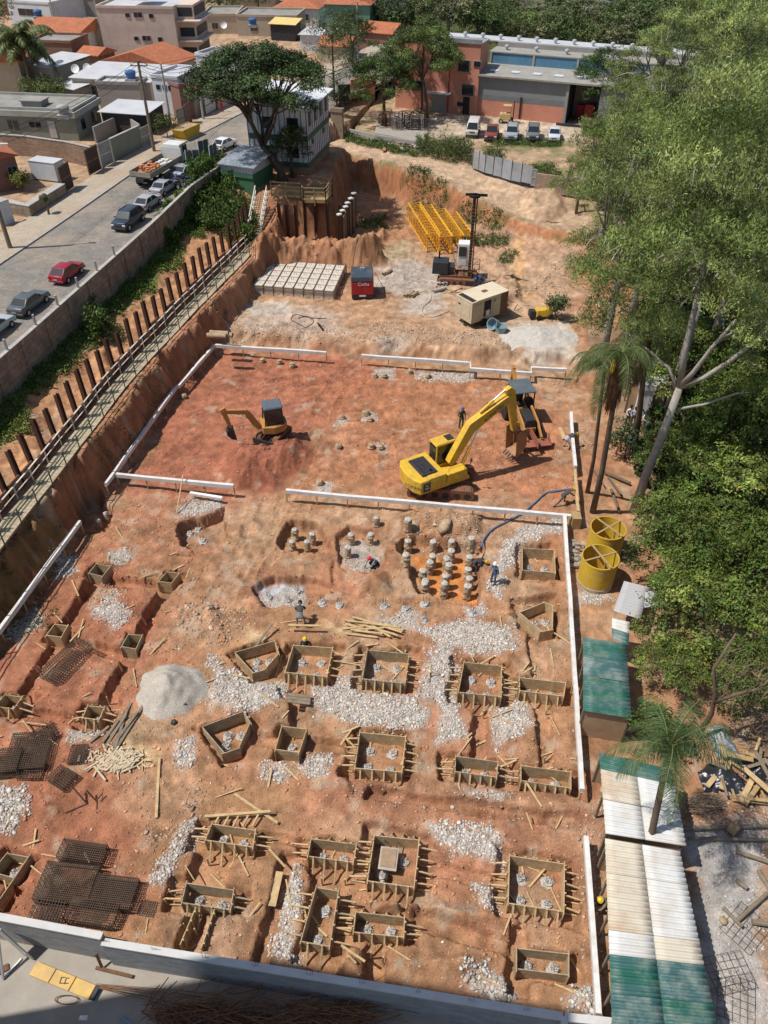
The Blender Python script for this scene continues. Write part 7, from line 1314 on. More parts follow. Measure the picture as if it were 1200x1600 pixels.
mb = MB(); mb.add([(x0-.2, -.1, 4.8), (x0+Ls, -.1, 4.8), (x0+Ls, 5.2, 5.3), (x0-.2, 5.2, 5.3), (x0-.2, -.1, 5.0), (x0+Ls, -.1, 5.0), (x0+Ls, 5.2, 5.5), (x0-.2, 5.2, 5.5)], [(3, 2, 1, 0), (4, 5, 6, 7), (0, 1, 5, 4), (1, 2, 6, 5), (2, 3, 7, 6), (3, 0, 4, 7)]); lr = obj('lower_roof', mb, M_rf, wh); M_skyl = mat('skylight', (.62, .68, .72), .3, .05)
for k in range(8): obj('skylight', MB().box((x0+1.5+k*2.9, 2.2, 5.235), (1.15, 1.3, .05)), M_skyl, lr)
obj('hall', MB().box((x0+Ls/2, 8.4, 3.3), (Ls, 6.4, 6.8)), M_rf, wh); obj('clerestory', MB().box((x0+Ls/2, 5.1, 6.1), (Ls, .2, 1.3)), M_blu, wh)
for k in range(6): obj('mullion', MB().box((x0+.1+k*5.9, 4.96, 6.1), (.25, .12, 1.3)), M_conc, wh)
obj('strip_roof', MB().box((x0+Ls/2, 6.8, 6.82), (Ls+.3, 3.8, .14)), M_rf, wh); obj('upper_band', MB().box((x0+Ls/2, 8.6, 7.15), (Ls, .2, .6)), W_gry, wh); obj('upper_roof', MB().box((x0+Ls/2-4, 10.2, 7.5), (Ls+9, 3.2, .14)), M_metroof, wh)
vt = MB(); vt.lathe([(.22, 0), (.22, .3), (.4, .4), (.46, .6), (.4, .8), (.15, .92)], 12); f5 = None
for k in range(15):
    if f5 is None: f5 = obj('roof_vent', vt, M_galv, wh); o = f5
    else: o = dup(f5)
    o.scale = (.72,)*3; o.location = (x0-5+k*2.55, 9.4, 7.57) if k < 11 else (x0+1.8+(k-11)*4.1, 6.6, 6.88)
# distant sheds beyond the wood, metal frames on the slab, corrugated fence, low walls
bld('distant_shed', 'pale distant shed roof seen through the wood at the top', (800, 12), (850, 14), 4, 8, 4, W_bei, 'shed', cat='shed'); bld('distant_shed', 'long distant white shed at the top beyond the wood', (905, 20), (985, 24), 4, 10, 4, W_white, 'shed', cat='shed'); bld('distant_shed', 'dark blue distant block at the top right', (925, 4), (985, 5), 4, 8, 5, W_brn, 'flat', cat='shed')
t = thing('slab', 'pale raised loading slab with stacked metal frames beside the parking', 'slab', (0, 0, 0)); q = [G(u, v, 4.6) for u, v in ((588, 196), (668, 206), (662, 222), (585, 208))]; obj('slab_top', MB().prism([(p.x, p.y) for p in q], 3.6, 4.62), M_slab, t)
for i in range(16):
    p = G(600+i*4.2+rnd.uniform(-2, 2), 192+rnd.uniform(-3, 10), 4.6); mb = MB(); h_ = rnd.uniform(.8, 1.8); w_ = rnd.uniform(1.0, 2.2)
    for x in (-w_/2, w_/2):
        for y in (-.5, .5): mb.beam((x, y, 0), (x, y, h_), .06)
        for z in (.05, h_): mb.beam((x, -.5, z), (x, .5, z), .05)
    for y in (-.5, .5):
        for z in (.05, h_): mb.beam((-w_/2, y, z), (w_/2, y, z), .05)
    o = obj('metal_crate', mb, rnd.choice((M_galv, M_dark, M_zinc, M_rust))); o.location = p; o.rotation_euler = (0, 0, rnd.random()*3); tag(o, 'open metal frame crate on the loading slab, %s from the left' % ORDW[i], 'frame', 'metal frames on the loading slab')
M_cs = mat('fence_sheet', (.36, .38, .41), .6, .15, 1.5, .1, dirt=(.22, .2, .18), stripes=(3, 0, 'X', (.3, .32, .35)))
fn = thing('sheet_fence', 'fence of patched grey corrugated sheets beyond the dirt road', 'fence', (0, 0, 0)); fp = [G(u, v, 4) for u, v in ((738, 262), (757, 270), (783, 276), (798, 281), (829, 288))]
for i, (a, b) in enumerate(zip(fp[:-1], fp[1:])): 
    d = b-a; k = 2 if d.length > 2 else 1
    for j in range(k): a2 = a+d*j/k; b2 = a+d*(j+1)/k; obj('sheet', MB().beam(a2+Vector((0, 0, .95)), b2+Vector((0, 0, .95)), .04, 1.9+rnd.uniform(-.1, .2)), M_cs if rnd.random() < .7 else M_zinc, fn); obj('post', MB().beam(a2, a2+Vector((0, -.05, 2.1)), .1), M_woodg, fn)
wallrun('garden_wall', 'brown block wall continuing right of the corrugated fence', [(836, 292), (880, 298), (960, 310)], 4, 1.7, mat('block_tan', (.40, .30, .22), .95, .2, 2, .3, brick=(.4, .2, .02, (.3, .2, .14)))); gate('leaning rusty gate panel between the fence and the block wall', (830, 290), (836, 291), 1.9, M_zinc)
wallrun('low_retaining_wall', 'low pale wall with dark base between the dirt road verge and the slab', [(536, 208), (585, 219), (660, 231)], 4, .8, M_conc)
pp_ = thing('debris_bank', 'tumbled reddish tiles and posts on the verge left of the thicket', 'debris', (0, 0, 0)); 
for i in range(14): p = G(rnd.uniform(600, 665), rnd.uniform(218, 236), 4); obj('sheet_piece', MB().box((p.x, p.y, 4.2), (rnd.uniform(.5, 1.6), rnd.uniform(.3, .8), .08), rnd.random()*3), rnd.choice((M_tile, M_woodg, M_conc)), pp_)

# unseen tower wing, added to cast shade on the foot of the front wall
tw0 = A0+(B0-A0).normalized()*0; tp_ = Vector((-12.6, 11.45-5.5, -1.1)); an_ = math.atan2(fwd.y, fwd.x)
t = thing('shading_tower', 'tall pale tower wing, unseen, added beside the viewpoint to shade the front wall', 'building', tp_, an_)
obj('wall', MB().box((-6, -4, 18), (12, 8, 36)), W_bei, t)
for k in range(11):
    for x in (-9, -5.5, -2): f_ = obj('window', MB().box((x, .03, 2.2+3*k), (1.5, .06, 1.3)), M_win, t); obj('pane', MB().box((x, .08, 2.2+3*k), (1.35, .03, 1.15)), M_glass, f_)
# ---------- vegetation ----------
def leafmat(n, rough=.5, tr=.14): return mat(n, (1, 1, 1), rough, .25, 1.2, 0, attr=True, spec=.25, trans=tr)
M_leaf = leafmat('leaf'); M_leaf2 = leafmat('leaf_b', .5, .16); M_bark = mat('bark', (.16, .115, .08), .95, .3, 4, .4, dirt=(.08, .06, .045), dsc=2); M_barkp = mat('pale_bark', (.34, .31, .265), .85, .2, 2.5, .2, dirt=(.24, .2, .16), dsc=1.2); M_barkd = mat('dark_bark', (.075, .06, .048), .95, .3, 4, .4, dirt=(.15, .12, .09), dsc=2)
def leaf_quads(rg, cen, n, spread, L_, W_, droop, nor=None, cbase=(.06, .09, .025), cv=.35, cc=None):
    N_ = len(cen)*n; c = np.repeat(cen, n, 0)+rg.normal(0, 1, (N_, 3))*np.asarray(spread)
    if nor is None: nn_ = rg.normal(0, 1, (N_, 3))+np.array([0, 0, .8])
    else: nn_ = np.repeat(nor, n, 0)*.8+np.array([0, 0, .45])+rg.normal(0, .5, (N_, 3))
    nn_ /= np.linalg.norm(nn_, axis=1)[:, None]+1e-9; d = np.cross(nn_, rg.normal(0, 1, (N_, 3))); d /= np.linalg.norm(d, axis=1)[:, None]+1e-9; d[:, 2] -= droop; d /= np.linalg.norm(d, axis=1)[:, None]+1e-9
    s_ = np.cross(d, nn_); s_ /= np.linalg.norm(s_, axis=1)[:, None]+1e-9
    l = L_*rg.uniform(.6, 1.3, (N_, 1)); w_ = W_*rg.uniform(.7, 1.3, (N_, 1)); V = np.stack([c-d*l*.5, c+s_*w_*.5, c+d*l*.5, c-s_*w_*.5], 1)
    k = np.repeat(rg.uniform(1-cv, 1+cv, (len(cen), 1)), n, 0)*rg.uniform(.75, 1.25, (N_, 1)); base = np.array(cbase)[None] if cc is None else np.repeat(cc, n, 0); hue = rg.uniform(-.14, .14, (N_, 1)); col = base*k*np.concatenate([1+hue, np.ones_like(hue), 1-hue], 1)
    brn = rg.random((N_, 1)) < .03; col = np.where(brn, np.array([[.20, .14, .05]]), col); return V.reshape(-1, 3), np.repeat(col, 4, 0)
def sphere_pts(rg, n, c, r, up=.35, shell=.72):
    d = rg.normal(0, 1, (n, 3)); d /= np.linalg.norm(d, axis=1)[:, None]; d[:, 2] = np.where(d[:, 2] < -.45, -d[:, 2]*up, d[:, 2]); return np.array(c)+d*np.array(r)*rg.uniform(shell, 1.03, (n, 1)), d
def tree_mesh(seed, blobs, sub_n, leaf_n, spread, L_, W_, droop, cb, cv=.35, cb2=None, lumps=4):
    rg = np.random.default_rng(seed); cs = []; ccs = []; ns = []
    for (c, r) in blobs:
        m = max(8, int(sub_n*(r[0]*r[1])**.9)); p, d = sphere_pts(rg, m, c, r); ccb = np.array(cb) if cb2 is None or rg.random() < .6 else np.array(cb2); cs.append(p); ns.append(d); ccs.append(np.repeat((ccb*rg.uniform(.55, 1.4))[None], m, 0))
    V, col = leaf_quads(rg, np.concatenate(cs), leaf_n, spread, L_, W_, droop, nor=np.concatenate(ns), cv=cv, cc=np.concatenate(ccs)); return V, col
PROTO = {}
def make_tree(name, lab, cat, base, H_, R_, kind='round', seed=0, trunk=None, grp=None, lean=(0, 0), cb=(.06, .095, .02), cb2=None, dens=1, r0=None, fork=.4, key=None, rz=0, scale=1, bark=None, nb=None, ls=1):
    """trunk with limbs to each leaf cloud, crown of many small leaves"""
    if key and key in PROTO:
        o = dup(PROTO[key], loc=base, rz=rz, label=lab, group=grp, scale=scale); return o
    rg = random.Random(seed); t = thing(name, lab, cat, base, rz, grp); t.scale = (scale,)*3 if not isinstance(scale, tuple) else scale; r0 = r0 or H_*.025; top = Vector((lean[0], lean[1], H_*fork)); blobs = []; nb = nb or {'round': 34, 'eucalypt': 62, 'umbrella': 60, 'sparse': 20, 'bush': 12}[kind]
    for i in range(nb):
        a = 2.4*i+rg.random(); f = math.sqrt((i+.5)/nb)
        if kind == 'umbrella': z = H_*(.74+.2*(1-f*f)-(.12 if i % 4 == 0 else 0))+rg.uniform(-.3, .3); c = (lean[0]+R_*f*math.cos(a)*.9, lean[1]+R_*f*math.sin(a)*.8, z); r = (R_*.17, R_*.17, R_*.11)
        elif kind == 'eucalypt': z = H_*rg.uniform(.42, .97); ff = f*(1-.55*max(0, z/H_-.6)/.4); c = (lean[0]+R_*ff*math.cos(a)*.9, lean[1]+R_*ff*math.sin(a)*.9, z); r = (R_*.155, R_*.155, H_*.042)
        elif kind == 'sparse': z = H_*(.35+.6*i/nb); c = (lean[0]+R_*(1-.5*i/nb)*math.cos(a)*.7, lean[1]+R_*(1-.5*i/nb)*math.sin(a)*.7, z); r = (R_*.32, R_*.32, H_*.06)
        elif kind == 'bush': z = H_*rg.uniform(.35, .8); c = (R_*f*math.cos(a)*.7, R_*f*math.sin(a)*.7, z); r = (R_*.42, R_*.42, H_*.3)
        else: z = H_*(.60+.30*math.cos(f*1.5)*rg.uniform(.5, 1))-rg.random()*H_*.28*f; c = (lean[0]+R_*f*math.cos(a)*.8, lean[1]+R_*f*math.sin(a)*.8, z); r = (R_*.235, R_*.235, R_*.17)
        blobs.append((c, tuple(x*rg.uniform(.8, 1.2) for x in r)))
    par = {'umbrella': (24, 22, (.22, .22, .12), .22, .12, .1), 'eucalypt': (30, 24, (.16, .16, .20), .24, .05, .9), 'sparse': (9, 12, (.35, .35, .2), .34, .09, .5), 'bush': (20, 14, (.15, .15, .12), .22, .10, .1), 'round': (19, 20, (.15, .15, .10), .18, .08, .35)}[kind]
    V, col = tree_mesh(seed, blobs, par[0]*dens, par[1], tuple(q*ls for q in par[2]), par[3]*ls, par[4]*ls, par[5], cb, cb2=cb2); V = V[:, :]; Fq = np.arange(len(V)).reshape(-1, 4); np_mesh('crown', V, Fq, M_leaf2 if kind == 'eucalypt' else M_leaf, t, col)
    bk = bark or M_bark; mb = MB(); mb.tube([(0, 0, -.4), (lean[0]*.25, lean[1]*.25, H_*fork*.35), (lean[0]*.6, lean[1]*.6, H_*fork*.7), tuple(top)], [r0*1.25, r0, r0*.9, r0*.75], 9)
    if kind in ('sparse',): mb.tube([tuple(top), (lean[0], lean[1], H_*.95)], [r0*.75, r0*.2], 7)
    obj('trunk', mb, bk, t, smooth=True); lb = MB(); K = 5; ends = []
    if kind != 'sparse':
        for q in range(K):
            G_ = [Vector(c) for c, r in blobs if int((math.atan2(c[1]-lean[1], c[0]-lean[0])/(2*PI)+1) % 1*K) == q]
            if not G_: ends.append((top, top, r0*.4)); continue
            m_ = sum(G_, Vector())/len(G_); e = top.lerp(m_, .62 if kind != 'eucalypt' else .75); md = top.lerp(e, .5)+Vector((rg.uniform(-.07, .07)*R_, rg.uniform(-.07, .07)*R_, rg.uniform(-.02, .04)*H_)); w_ = r0*rg.uniform(.45, .65); lb.tube([top-(Vector((0, 0, .2))), md, e], [w_, w_*.75, w_*.5], 7); ends.append((md, e, w_))
    for j, (c, r) in enumerate(blobs):
        if kind == 'bush' and j % 2: continue
        c = Vector(c)
        if kind == 'sparse': s, w_ = Vector((lean[0], lean[1], c.z-H_*.06)), r0*.3
        else: q = int((math.atan2(c[1]-lean[1], c[0]-lean[0])/(2*PI)+1) % 1*K); md, e, w_ = ends[q]; s = md.lerp(e, rg.uniform(.3, 1)); w_ *= .42
        m1 = s.lerp(c, .5)+Vector((rg.uniform(-.06, .06)*R_, rg.uniform(-.06, .06)*R_, rg.uniform(-.01, .03)*H_)); lb.tube([s, m1, c], [w_, w_*.65, w_*.2], 5)
        for k in range(2): q = m1.lerp(c, rg.random()); e = q+Vector((rg.uniform(-1, 1)*r[0], rg.uniform(-1, 1)*r[1], rg.uniform(0, 1)*r[2])); lb.tube([q, e], [w_*.3, w_*.1], 4)
    obj('limbs', lb, bk, t, smooth=True)
    if key: PROTO[key] = t
    return t
g1 = (.065, .10, .022); g2 = (.10, .135, .035); euc = (.155, .21, .055); euc2 = (.24, .29, .09); dk = (.035, .06, .018)
# big spreading tree by the yard house
make_tree('spreading_tree', 'huge dark spreading tree with forked trunk over the street corner and yard house', 'tree', G(447, 287, 4.8), 12.6, 7.6, 'umbrella', 3, lean=(-2.2, 1.0), cb=(.040, .070, .020), cb2=(.055, .09, .025), r0=.42, fork=.28, bark=M_barkd, dens=1.15)
make_tree('tree', 'dense shaded tree low behind the stairs, joined to the spreading tree', 'tree', G(457, 277, 5.0), 5.8, 2.5, 'round', 5, cb=(.045, .075, .02), r0=.2, fork=.45, bark=M_barkd); make_tree('tree', 'leafy tree on the left in front of the coral office', 'tree', G(600, 192, 4.3), 9.5, 5.0, 'round', 8, cb=(.07, .115, .025), dens=1.7, fork=.3)
make_tree('tree', 'taller light green tree in front of the coral office', 'tree', G(668, 184, 4), 13.5, 5.8, 'round', 9, cb=(.13, .175, .045), cb2=(.09, .14, .035), lean=(-.8, 0), r0=.22, fork=.36, dens=1.7, ls=1.15); make_tree('tree', 'sparse conifer like tree with tiered branches behind the yard house', 'tree', G(523, 172, 5), 11.5, 4.5, 'sparse', 12, cb=(.09, .12, .04), bark=M_bark, r0=.16, fork=.5)
make_tree('tree', 'green tree right above the sparse one near the utility pole', 'tree', G(552, 112, 5.5), 9, 4.4, 'round', 14, cb=g1); make_tree('tree', 'small dark tree beside the dark gate', 'tree', G(527, 185, 4.8), 5, 1.6, 'bush', 15, cb=dk); make_tree('tree', 'bright green tree touching the right end of the warehouse', 'tree', G(935, 188, 4), 9.5, 5.0, 'round', 16, cb=(.055, .11, .02), dens=1.1)
make_tree('bush', 'flowering garden shrub between the white metal roofs', 'bush', G(75, 165, 6.3), 3.2, 3.4, 'bush', 17, cb=(.08, .11, .025)); make_tree('bush', 'yellow green shrub in the front garden below the brown house', 'bush', G(35, 297, 6.3), 2.0, 1.1, 'bush', 18, cb=(.14, .16, .03)); make_tree('bush', 'dark climbing shrub beside the carport', 'bush', G(262, 215, 6.3), 2.6, 1.4, 'bush', 19, cb=g1)
# background wood: each tree a copy of a few shapes
def place(keys, lst, lab, cat='tree', grp=None, z=4, zs=None):
    for i, it in enumerate(lst):
        u, v, s_, H_, R_ = it[:5]; k = keys[i % len(keys)]; p = G(u, v, it[5] if len(it) > 5 else z)-Vector((0, 0, 2.2 if len(it) < 6 else 0))
        if k not in PROTO: make_tree('tree', 'x', cat, p, H_, R_, SHP[k][0], SHP[k][1], cb=SHP[k][2], cb2=SHP[k][3], key=k, bark=SHP[k][4], dens=SHP[k][5], ls=SHP[k][6]); PROTO[k]['H'] = H_; PROTO[k]['R'] = R_; o = PROTO[k]; o.location = p
        else: b = PROTO[k]; o = dup(b, loc=p, scale=(R_/b['R'], R_/b['R'], H_/b['H']))
        o.rotation_euler = (0, 0, rnd.random()*6.28); o['label'] = lab[i] if isinstance(lab, (list, tuple)) else lab % ORDW[i]
        if grp: o['group'] = grp
SHP = {'w1': ('bush', 31, (.10, .145, .04), (.14, .17, .06), M_bark, .16, 2.2), 'w2': ('bush', 32, (.17, .17, .085), (.12, .145, .055), M_barkp, .16, 2.2), 'w3': ('bush', 33, (.07, .11, .03), None, M_bark, .13, 2.6), 'e1': ('eucalypt', 41, euc, euc2, M_barkp, 1.0), 'e2': ('eucalypt', 42, euc2, euc, M_barkp, 1.05), 'e3': ('eucalypt', 43, (.14, .19, .06), euc2, M_barkp, 1.05), 'm1': ('round', 51, (.115, .16, .03), (.075, .12, .022), M_bark, 1.5), 'm2': ('round', 52, (.17, .21, .045), (.10, .15, .03), M_bark, 1.5)}
wl = [(590, 62, 1, 10, 7), (640, 55, 1, 13, 8), (700, 58, 1, 14, 8), (745, 60, 1, 10, 6), (790, 62, 1, 9, 6.5), (835, 64, 1, 8, 6), (880, 66, 1, 8.5, 6), (925, 68, 1, 8, 6), (965, 72, 1, 8.5, 6.5), (1010, 75, 1, 10, 7), (610, 30, 1, 13, 8), (660, 25, 1, 15, 9), (720, 28, 1, 14, 9), (775, 32, 1, 8, 8), (880, 40, 1, 8, 8), (945, 42, 1, 8, 8), (1000, 40, 1, 11, 8), (1050, 50, 1, 14, 9), (1110, 50, 1, 16, 10), (1180, 60, 1, 18, 10), (590, 8, 1, 9, 9), (640, -5, 1, 10, 9), (700, 0, 1, 10, 10), (860, 2, 1, 7, 9), (1010, 0, 1, 10, 11), (1080, 5, 1, 14, 12), (1160, 10, 1, 18, 12), (770, 48, 1, 9, 7), (850, 50, 1, 8, 7), (910, 52, 1, 8, 7), (980, 56, 1, 9, 7), (345, 30, 1, 7, 6, 6), (312, 18, 1, 8, 6, 6), (405, 25, 1, 7, 5, 6), (-5, 60, 1, 7, 5, 6)]
place(['w3', 'w1', 'w2'], wl, 'bushy tree of the distant wood above the warehouse, %s in its rows', grp='trees of the distant wood')
# eucalyptus and broad leaved trees at the right
def er(*a): return a
el = [((17.8, 56), 17.5, 5.6, 'e3', 'eucalyptus leaning out over the rear pit corner, left edge of the grove'), ((20.0, 70), 15, 6, 'e1', 'eucalyptus at the left edge of the grove below the block wall'), ((26.5, 87), 12, 4.8, 'e3', 'low eucalyptus right beside the last parked silver car'), ((20.5, 47), 21, 6.5, 'e2', 'tall eucalyptus with drooping light foliage above the two palms'), ((26, 55), 22, 7.5, 'e1', 'large eucalyptus right of the drill rig area, behind the tall pale one'), ((21.5, 62), 16, 6, 'e3', 'eucalyptus whose twigs hang over the rear pit corner'), ((29, 68), 20, 8, 'e2', 'eucalyptus standing behind the first row at right'), ((24, 76), 14, 6, 'e1', 'eucalyptus beside the parked silver cars, leaning over the yard'),
 ((33, 80), 19, 8, 'e3', 'eucalyptus crown in the middle of the right hand grove'), ((27, 88), 14.5, 6.5, 'e2', 'eucalyptus in front of the bright green tree at the warehouse end'), ((38, 92), 19, 9, 'e1', 'eucalyptus behind the grove, right of the warehouse roof'), ((34, 104), 16, 8, 'e3', 'far eucalyptus right of the warehouse'), ((47, 106), 20, 10, 'e2', 'far eucalyptus at the upper right'), ((44, 122), 17, 9, 'e1', 'distant eucalyptus behind the grove at upper right'), ((58, 125), 22, 11, 'e3', 'distant tall eucalyptus in the top right corner'), ((27, 40), 20, 6.5, 'e3', 'eucalyptus crown at the right picture edge above the broad leaved trees'), ((36, 60), 23, 8, 'e2', 'eucalyptus crown cut by the right picture edge')]
for (x, y), H_, R_, k, lab in el:
    if k not in PROTO: make_tree('eucalyptus', lab, 'tree', (x, y, .3), H_, R_, 'eucalypt', SHP[k][1], cb=SHP[k][2], cb2=SHP[k][3], key=k, bark=SHP[k][4], dens=SHP[k][5], r0=.3, fork=.45); PROTO[k]['H'] = H_; PROTO[k]['R'] = R_
    else: b = PROTO[k]; o = dup(b, loc=(x, y, .3 if x < 30 else 2), rz=rnd.random()*6, label=lab, scale=(R_/b['R'], R_/b['R'], H_/b['H']))
# the tall pale trunk with open limbs
bp = G(990, 800, 0); t = thing('eucalyptus', 'tall pale trunked eucalyptus forking into open limbs in front of the grove', 'tree', bp); J = lambda u, v, y: GY(u, v, y)-bp
fk = J(1062, 605, 36.6); mb = MB(); mb.tube([(0, 0, -.3), J(1010, 740, 36.9), J(1035, 680, 36.7), fk], [.30, .26, .23, .2], 10); obj('trunk', mb, M_barkp, t, smooth=True); lb = MB()
for pts, w_ in (([fk, J(1072, 540, 36.8), J(1088, 470, 37), J(1100, 420, 37.2), J(1108, 330, 37.4)], .2), ([fk, J(1085, 580, 36), J(1115, 540, 35.5), J(1150, 500, 35)], .17), ([fk, J(1100, 590, 35.8), J(1140, 565, 35.2), J(1190, 525, 34.5), J(1220, 500, 34)], .17), ([fk+Vector((-.05, 0, -.2)), J(1045, 575, 37.2), J(1010, 545, 38), J(970, 512, 38.5)], .11), ([J(1055, 640, 36.7), J(1100, 632, 36), J(1150, 615, 35.6), J(1180, 612, 35.4)], .09), ([J(1120, 535, 35.5), J(1160, 510, 35.2), J(1200, 505, 35)], .09)): lb.tube(pts, [w_*(1-.6*k/(len(pts)-1)) for k in range(len(pts))], 8)
obj('limbs', lb, M_barkp, t, smooth=True); rg_ = np.random.default_rng(77); V, col = tree_mesh(77, [(tuple(J(u, v, y)), (r, r, r*.55)) for u, v, y, r in ((1108, 330, 37.4, 1.8), (1060, 370, 37, 1.6), (1150, 360, 36, 1.8), (1010, 440, 38, 1.5), (1170, 430, 35, 1.4), (950, 470, 38.5, 1.3), (1090, 250, 38, 1.9), (1140, 200, 38, 1.8), (1190, 280, 36, 1.8), (1040, 300, 38, 1.5), (925, 430, 40, 1.2), (985, 380, 39, 1.5), (1135, 470, 35.5, 1.3), (1185, 515, 34.8, 1.3), (1085, 440, 37.3, 1.2), (1000, 505, 38.3, 1.1), (930, 500, 39, 1.0), (1195, 610, 35, 1.0), (1160, 560, 35.3, .8), (1050, 500, 38.5, 1.2), (1120, 400, 36, 1.5), (1190, 380, 34, 1.5), (1150, 130, 38, 1.8), (1060, 200, 39, 1.6))], 34, 24, (.17, .17, .22), .25, .05, .9, euc, cb2=euc2); np_mesh('crown', V, np.arange(len(V)).reshape(-1, 4), M_leaf2, t, col)
ml = [((16.6, 31.5), 5.8, 3.6, 'm1', 'broad leaved tree overhanging the two yellow cylinders'), ((15.6, 26.2), 5.8, 3.2, 'm2', 'light green broad leaved tree beside the green roofed shed'), ((19.5, 27.5), 7.8, 4, 'm1', 'broad leaved tree at the right edge above the bare branches'), ((20.5, 34.5), 7.2, 4.2, 'm2', 'broad leaved tree at the right edge below the pale trunk'), ((23.5, 42), 8, 4.5, 'm1', 'dark broad leaved tree behind the pale trunk at the right edge'), ((18.9, 39), 5.2, 3.0, 'm2', 'low broad leaved tree at the foot of the pale eucalyptus'), ((21.5, 49), 8, 4.2, 'm2', 'shaded broad leaved tree below the eucalyptus crowns'), ((27, 47), 9, 5, 'm1', 'shaded broad leaved tree far right below the eucalyptus crowns'), ((14.0, 23.6), 3.6, 1.9, 'm2', 'small light green tree just right of the green roofed shed'), ((17.5, 22.0), 5.4, 2.6, 'm1', 'broad leaved crown above the black tarpaulins'), ((22.5, 38.5), 10, 4, 'm2', 'tall broad leaved crown right of the pale trunk')]
for (x, y), H_, R_, k, lab in ml:
    if k not in PROTO: make_tree('broadleaf_tree', lab, 'tree', (x, y, 0), H_, R_, 'round', SHP[k][1], cb=SHP[k][2], cb2=SHP[k][3], key=k, bark=M_bark, dens=SHP[k][5]); PROTO[k]['H'] = H_; PROTO[k]['R'] = R_
    else: b = PROTO[k]; dup(b, loc=(x, y, 0), rz=rnd.random()*6, label=lab, scale=(R_/b['R'], R_/b['R'], H_/b['H']))
make_tree('bush', 'dark rounded bush between the palm trunks and the group of people', 'bush', G(975, 715, 0), 2.6, 1.7, 'bush', 61, cb=(.04, .07, .025)); make_tree('bush', 'bright green bush behind the bottom palm crown', 'bush', G(1015, 1165, 0), 3.2, 1.2, 'bush', 62, cb=(.07, .12, .02)); make_tree('small_tree', 'small tree with drooping twigs beside the yellow pump', 'tree', G(866, 500, .8), 2.6, 1.1, 'bush', 63, cb=(.07, .10, .035))
make_tree('hanging_tree', 'isolated reddish trunk with hanging foliage at the upper right corner of the pit', 'tree', G(898, 345, 2), 7, 1.6, 'eucalypt', 64, cb=euc, r0=.16, nb=7)
# palms
def palm(name, lab, base, top, nf, fl, cb, tr=.16, sag=1.0, seed=0, dead=False, up=.5, lw=.026, ll=.6):
    rg = random.Random(seed); b = Vector(base); tp = Vector(top)-b; t = thing(name, lab, 'palm', b); obj('trunk', MB().tube([(0, 0, -.3), tp*.3+Vector((.1, 0, 0)), tp*.7+Vector((.05, 0, 0)), tp], [tr*1.25, tr, tr*.85, tr*.8], 9), M_bark, t, smooth=True)
    for i in range(nf):
        a = 2.4*i+rg.uniform(-.5, .5); el = up*rg.uniform(-.6, 2.0); L_ = fl*rg.uniform(.8, 1.15); P = []; n = 12; p = tp.copy(); d = Vector((math.cos(a)*math.cos(el), math.sin(a)*math.cos(el), math.sin(el)+.25)).normalized()
        for k in range(n+1): P.append(p.copy()); p = p+d*(L_/n); d = (d+Vector((rg.uniform(-.05, .05), rg.uniform(-.05, .05), -sag*.15*(1+k*.16)))).normalized()
        V = []; Fq = []; C_ = []
        for k in range(1, n*5):
            f = k/(n*5); j = min(int(f*n), n-1); q = P[j].lerp(P[j+1], f*n-j); dd = (P[j+1]-P[j]).normalized(); sx = dd.cross(Vector((0, 0, 1))).normalized()
            for s_ in (-1, 1):
                for rep in range(2):
                    if rg.random() < .25: continue
                    l = ll*(math.sin(PI*min(1, f*.9+.12))**.6)*rg.uniform(.8, 1.1); o_ = (sx*s_*(.8 if rep else .95)+dd*.45+Vector((0, 0, -.35-rg.random()*.7+(.45 if rep else 0)))).normalized(); e1 = q+o_*l*.55; e2 = q+o_*l+Vector((0, 0, -l*.35)); nn_ = dd*lw*.5; m = len(V); V += [q-nn_*.6, q+nn_*.6, e1+nn_, e2, e1-nn_]; Fq += [(m, m+1, m+2, m+4), (m+4, m+2, m+3, m+3)]
                    c_ = np.array(cb)*rg.uniform(.7, 1.35); C_ += [c_]*5
        Fq = [f for f in Fq]; me = bpy.data.meshes.new('frond'); me.from_pydata([tuple(v) for v in V], [], [f if f[2] != f[3] else f[:3] for f in Fq]); at_ = me.color_attributes.new('Col', 'FLOAT_COLOR', 'POINT'); c4 = np.ones((len(V), 4), dtype=np.float32); c4[:, :3] = np.array(C_); at_.data.foreach_set('color', c4.ravel()); me.materials.append(M_leaf); fo = bpy.data.objects.new('frond', me); COL.objects.link(fo); fo.parent = t
        obj('rachis', MB().tube(P, [.03*(1-.7*k/n) for k in range(n+1)], 5), mat('rachis', (.14, .15, .05), .7), fo)
    if dead:
        V = []; Fq = []; 
        for i in range(700): a = rg.random()*6.28; r = rg.uniform(.05, .45); z0 = rg.uniform(-.3, .1); L_ = rg.uniform(1.2, 3.4); q = tp+Vector((math.cos(a)*r*.6, math.sin(a)*r*.6, z0)); e = q+Vector((math.cos(a)*r*.6, math.sin(a)*r*.6, -L_)); n_1 = Vector((-math.sin(a), math.cos(a), 0))*.02; m = len(V); V += [q-n_1, q+n_1, e+n_1, e-n_1]; Fq.append((m, m+1, m+2, m+3))
        np_mesh('dead_fronds', [tuple(v) for v in V], Fq, mat('dead_frond', (.15, .075, .035), .9, .35, 3, 0), t); obj('flower_spike', MB().lathe([(.04, 0), (.13, .2), (.15, .5), (.05, .8)], 8, tuple(tp+Vector((-.45, -.35, -1.0)))), mat('palm_flower', (.65, .42, .05), .8, .2), t)
    return t
pg = (.085, .12, .035)
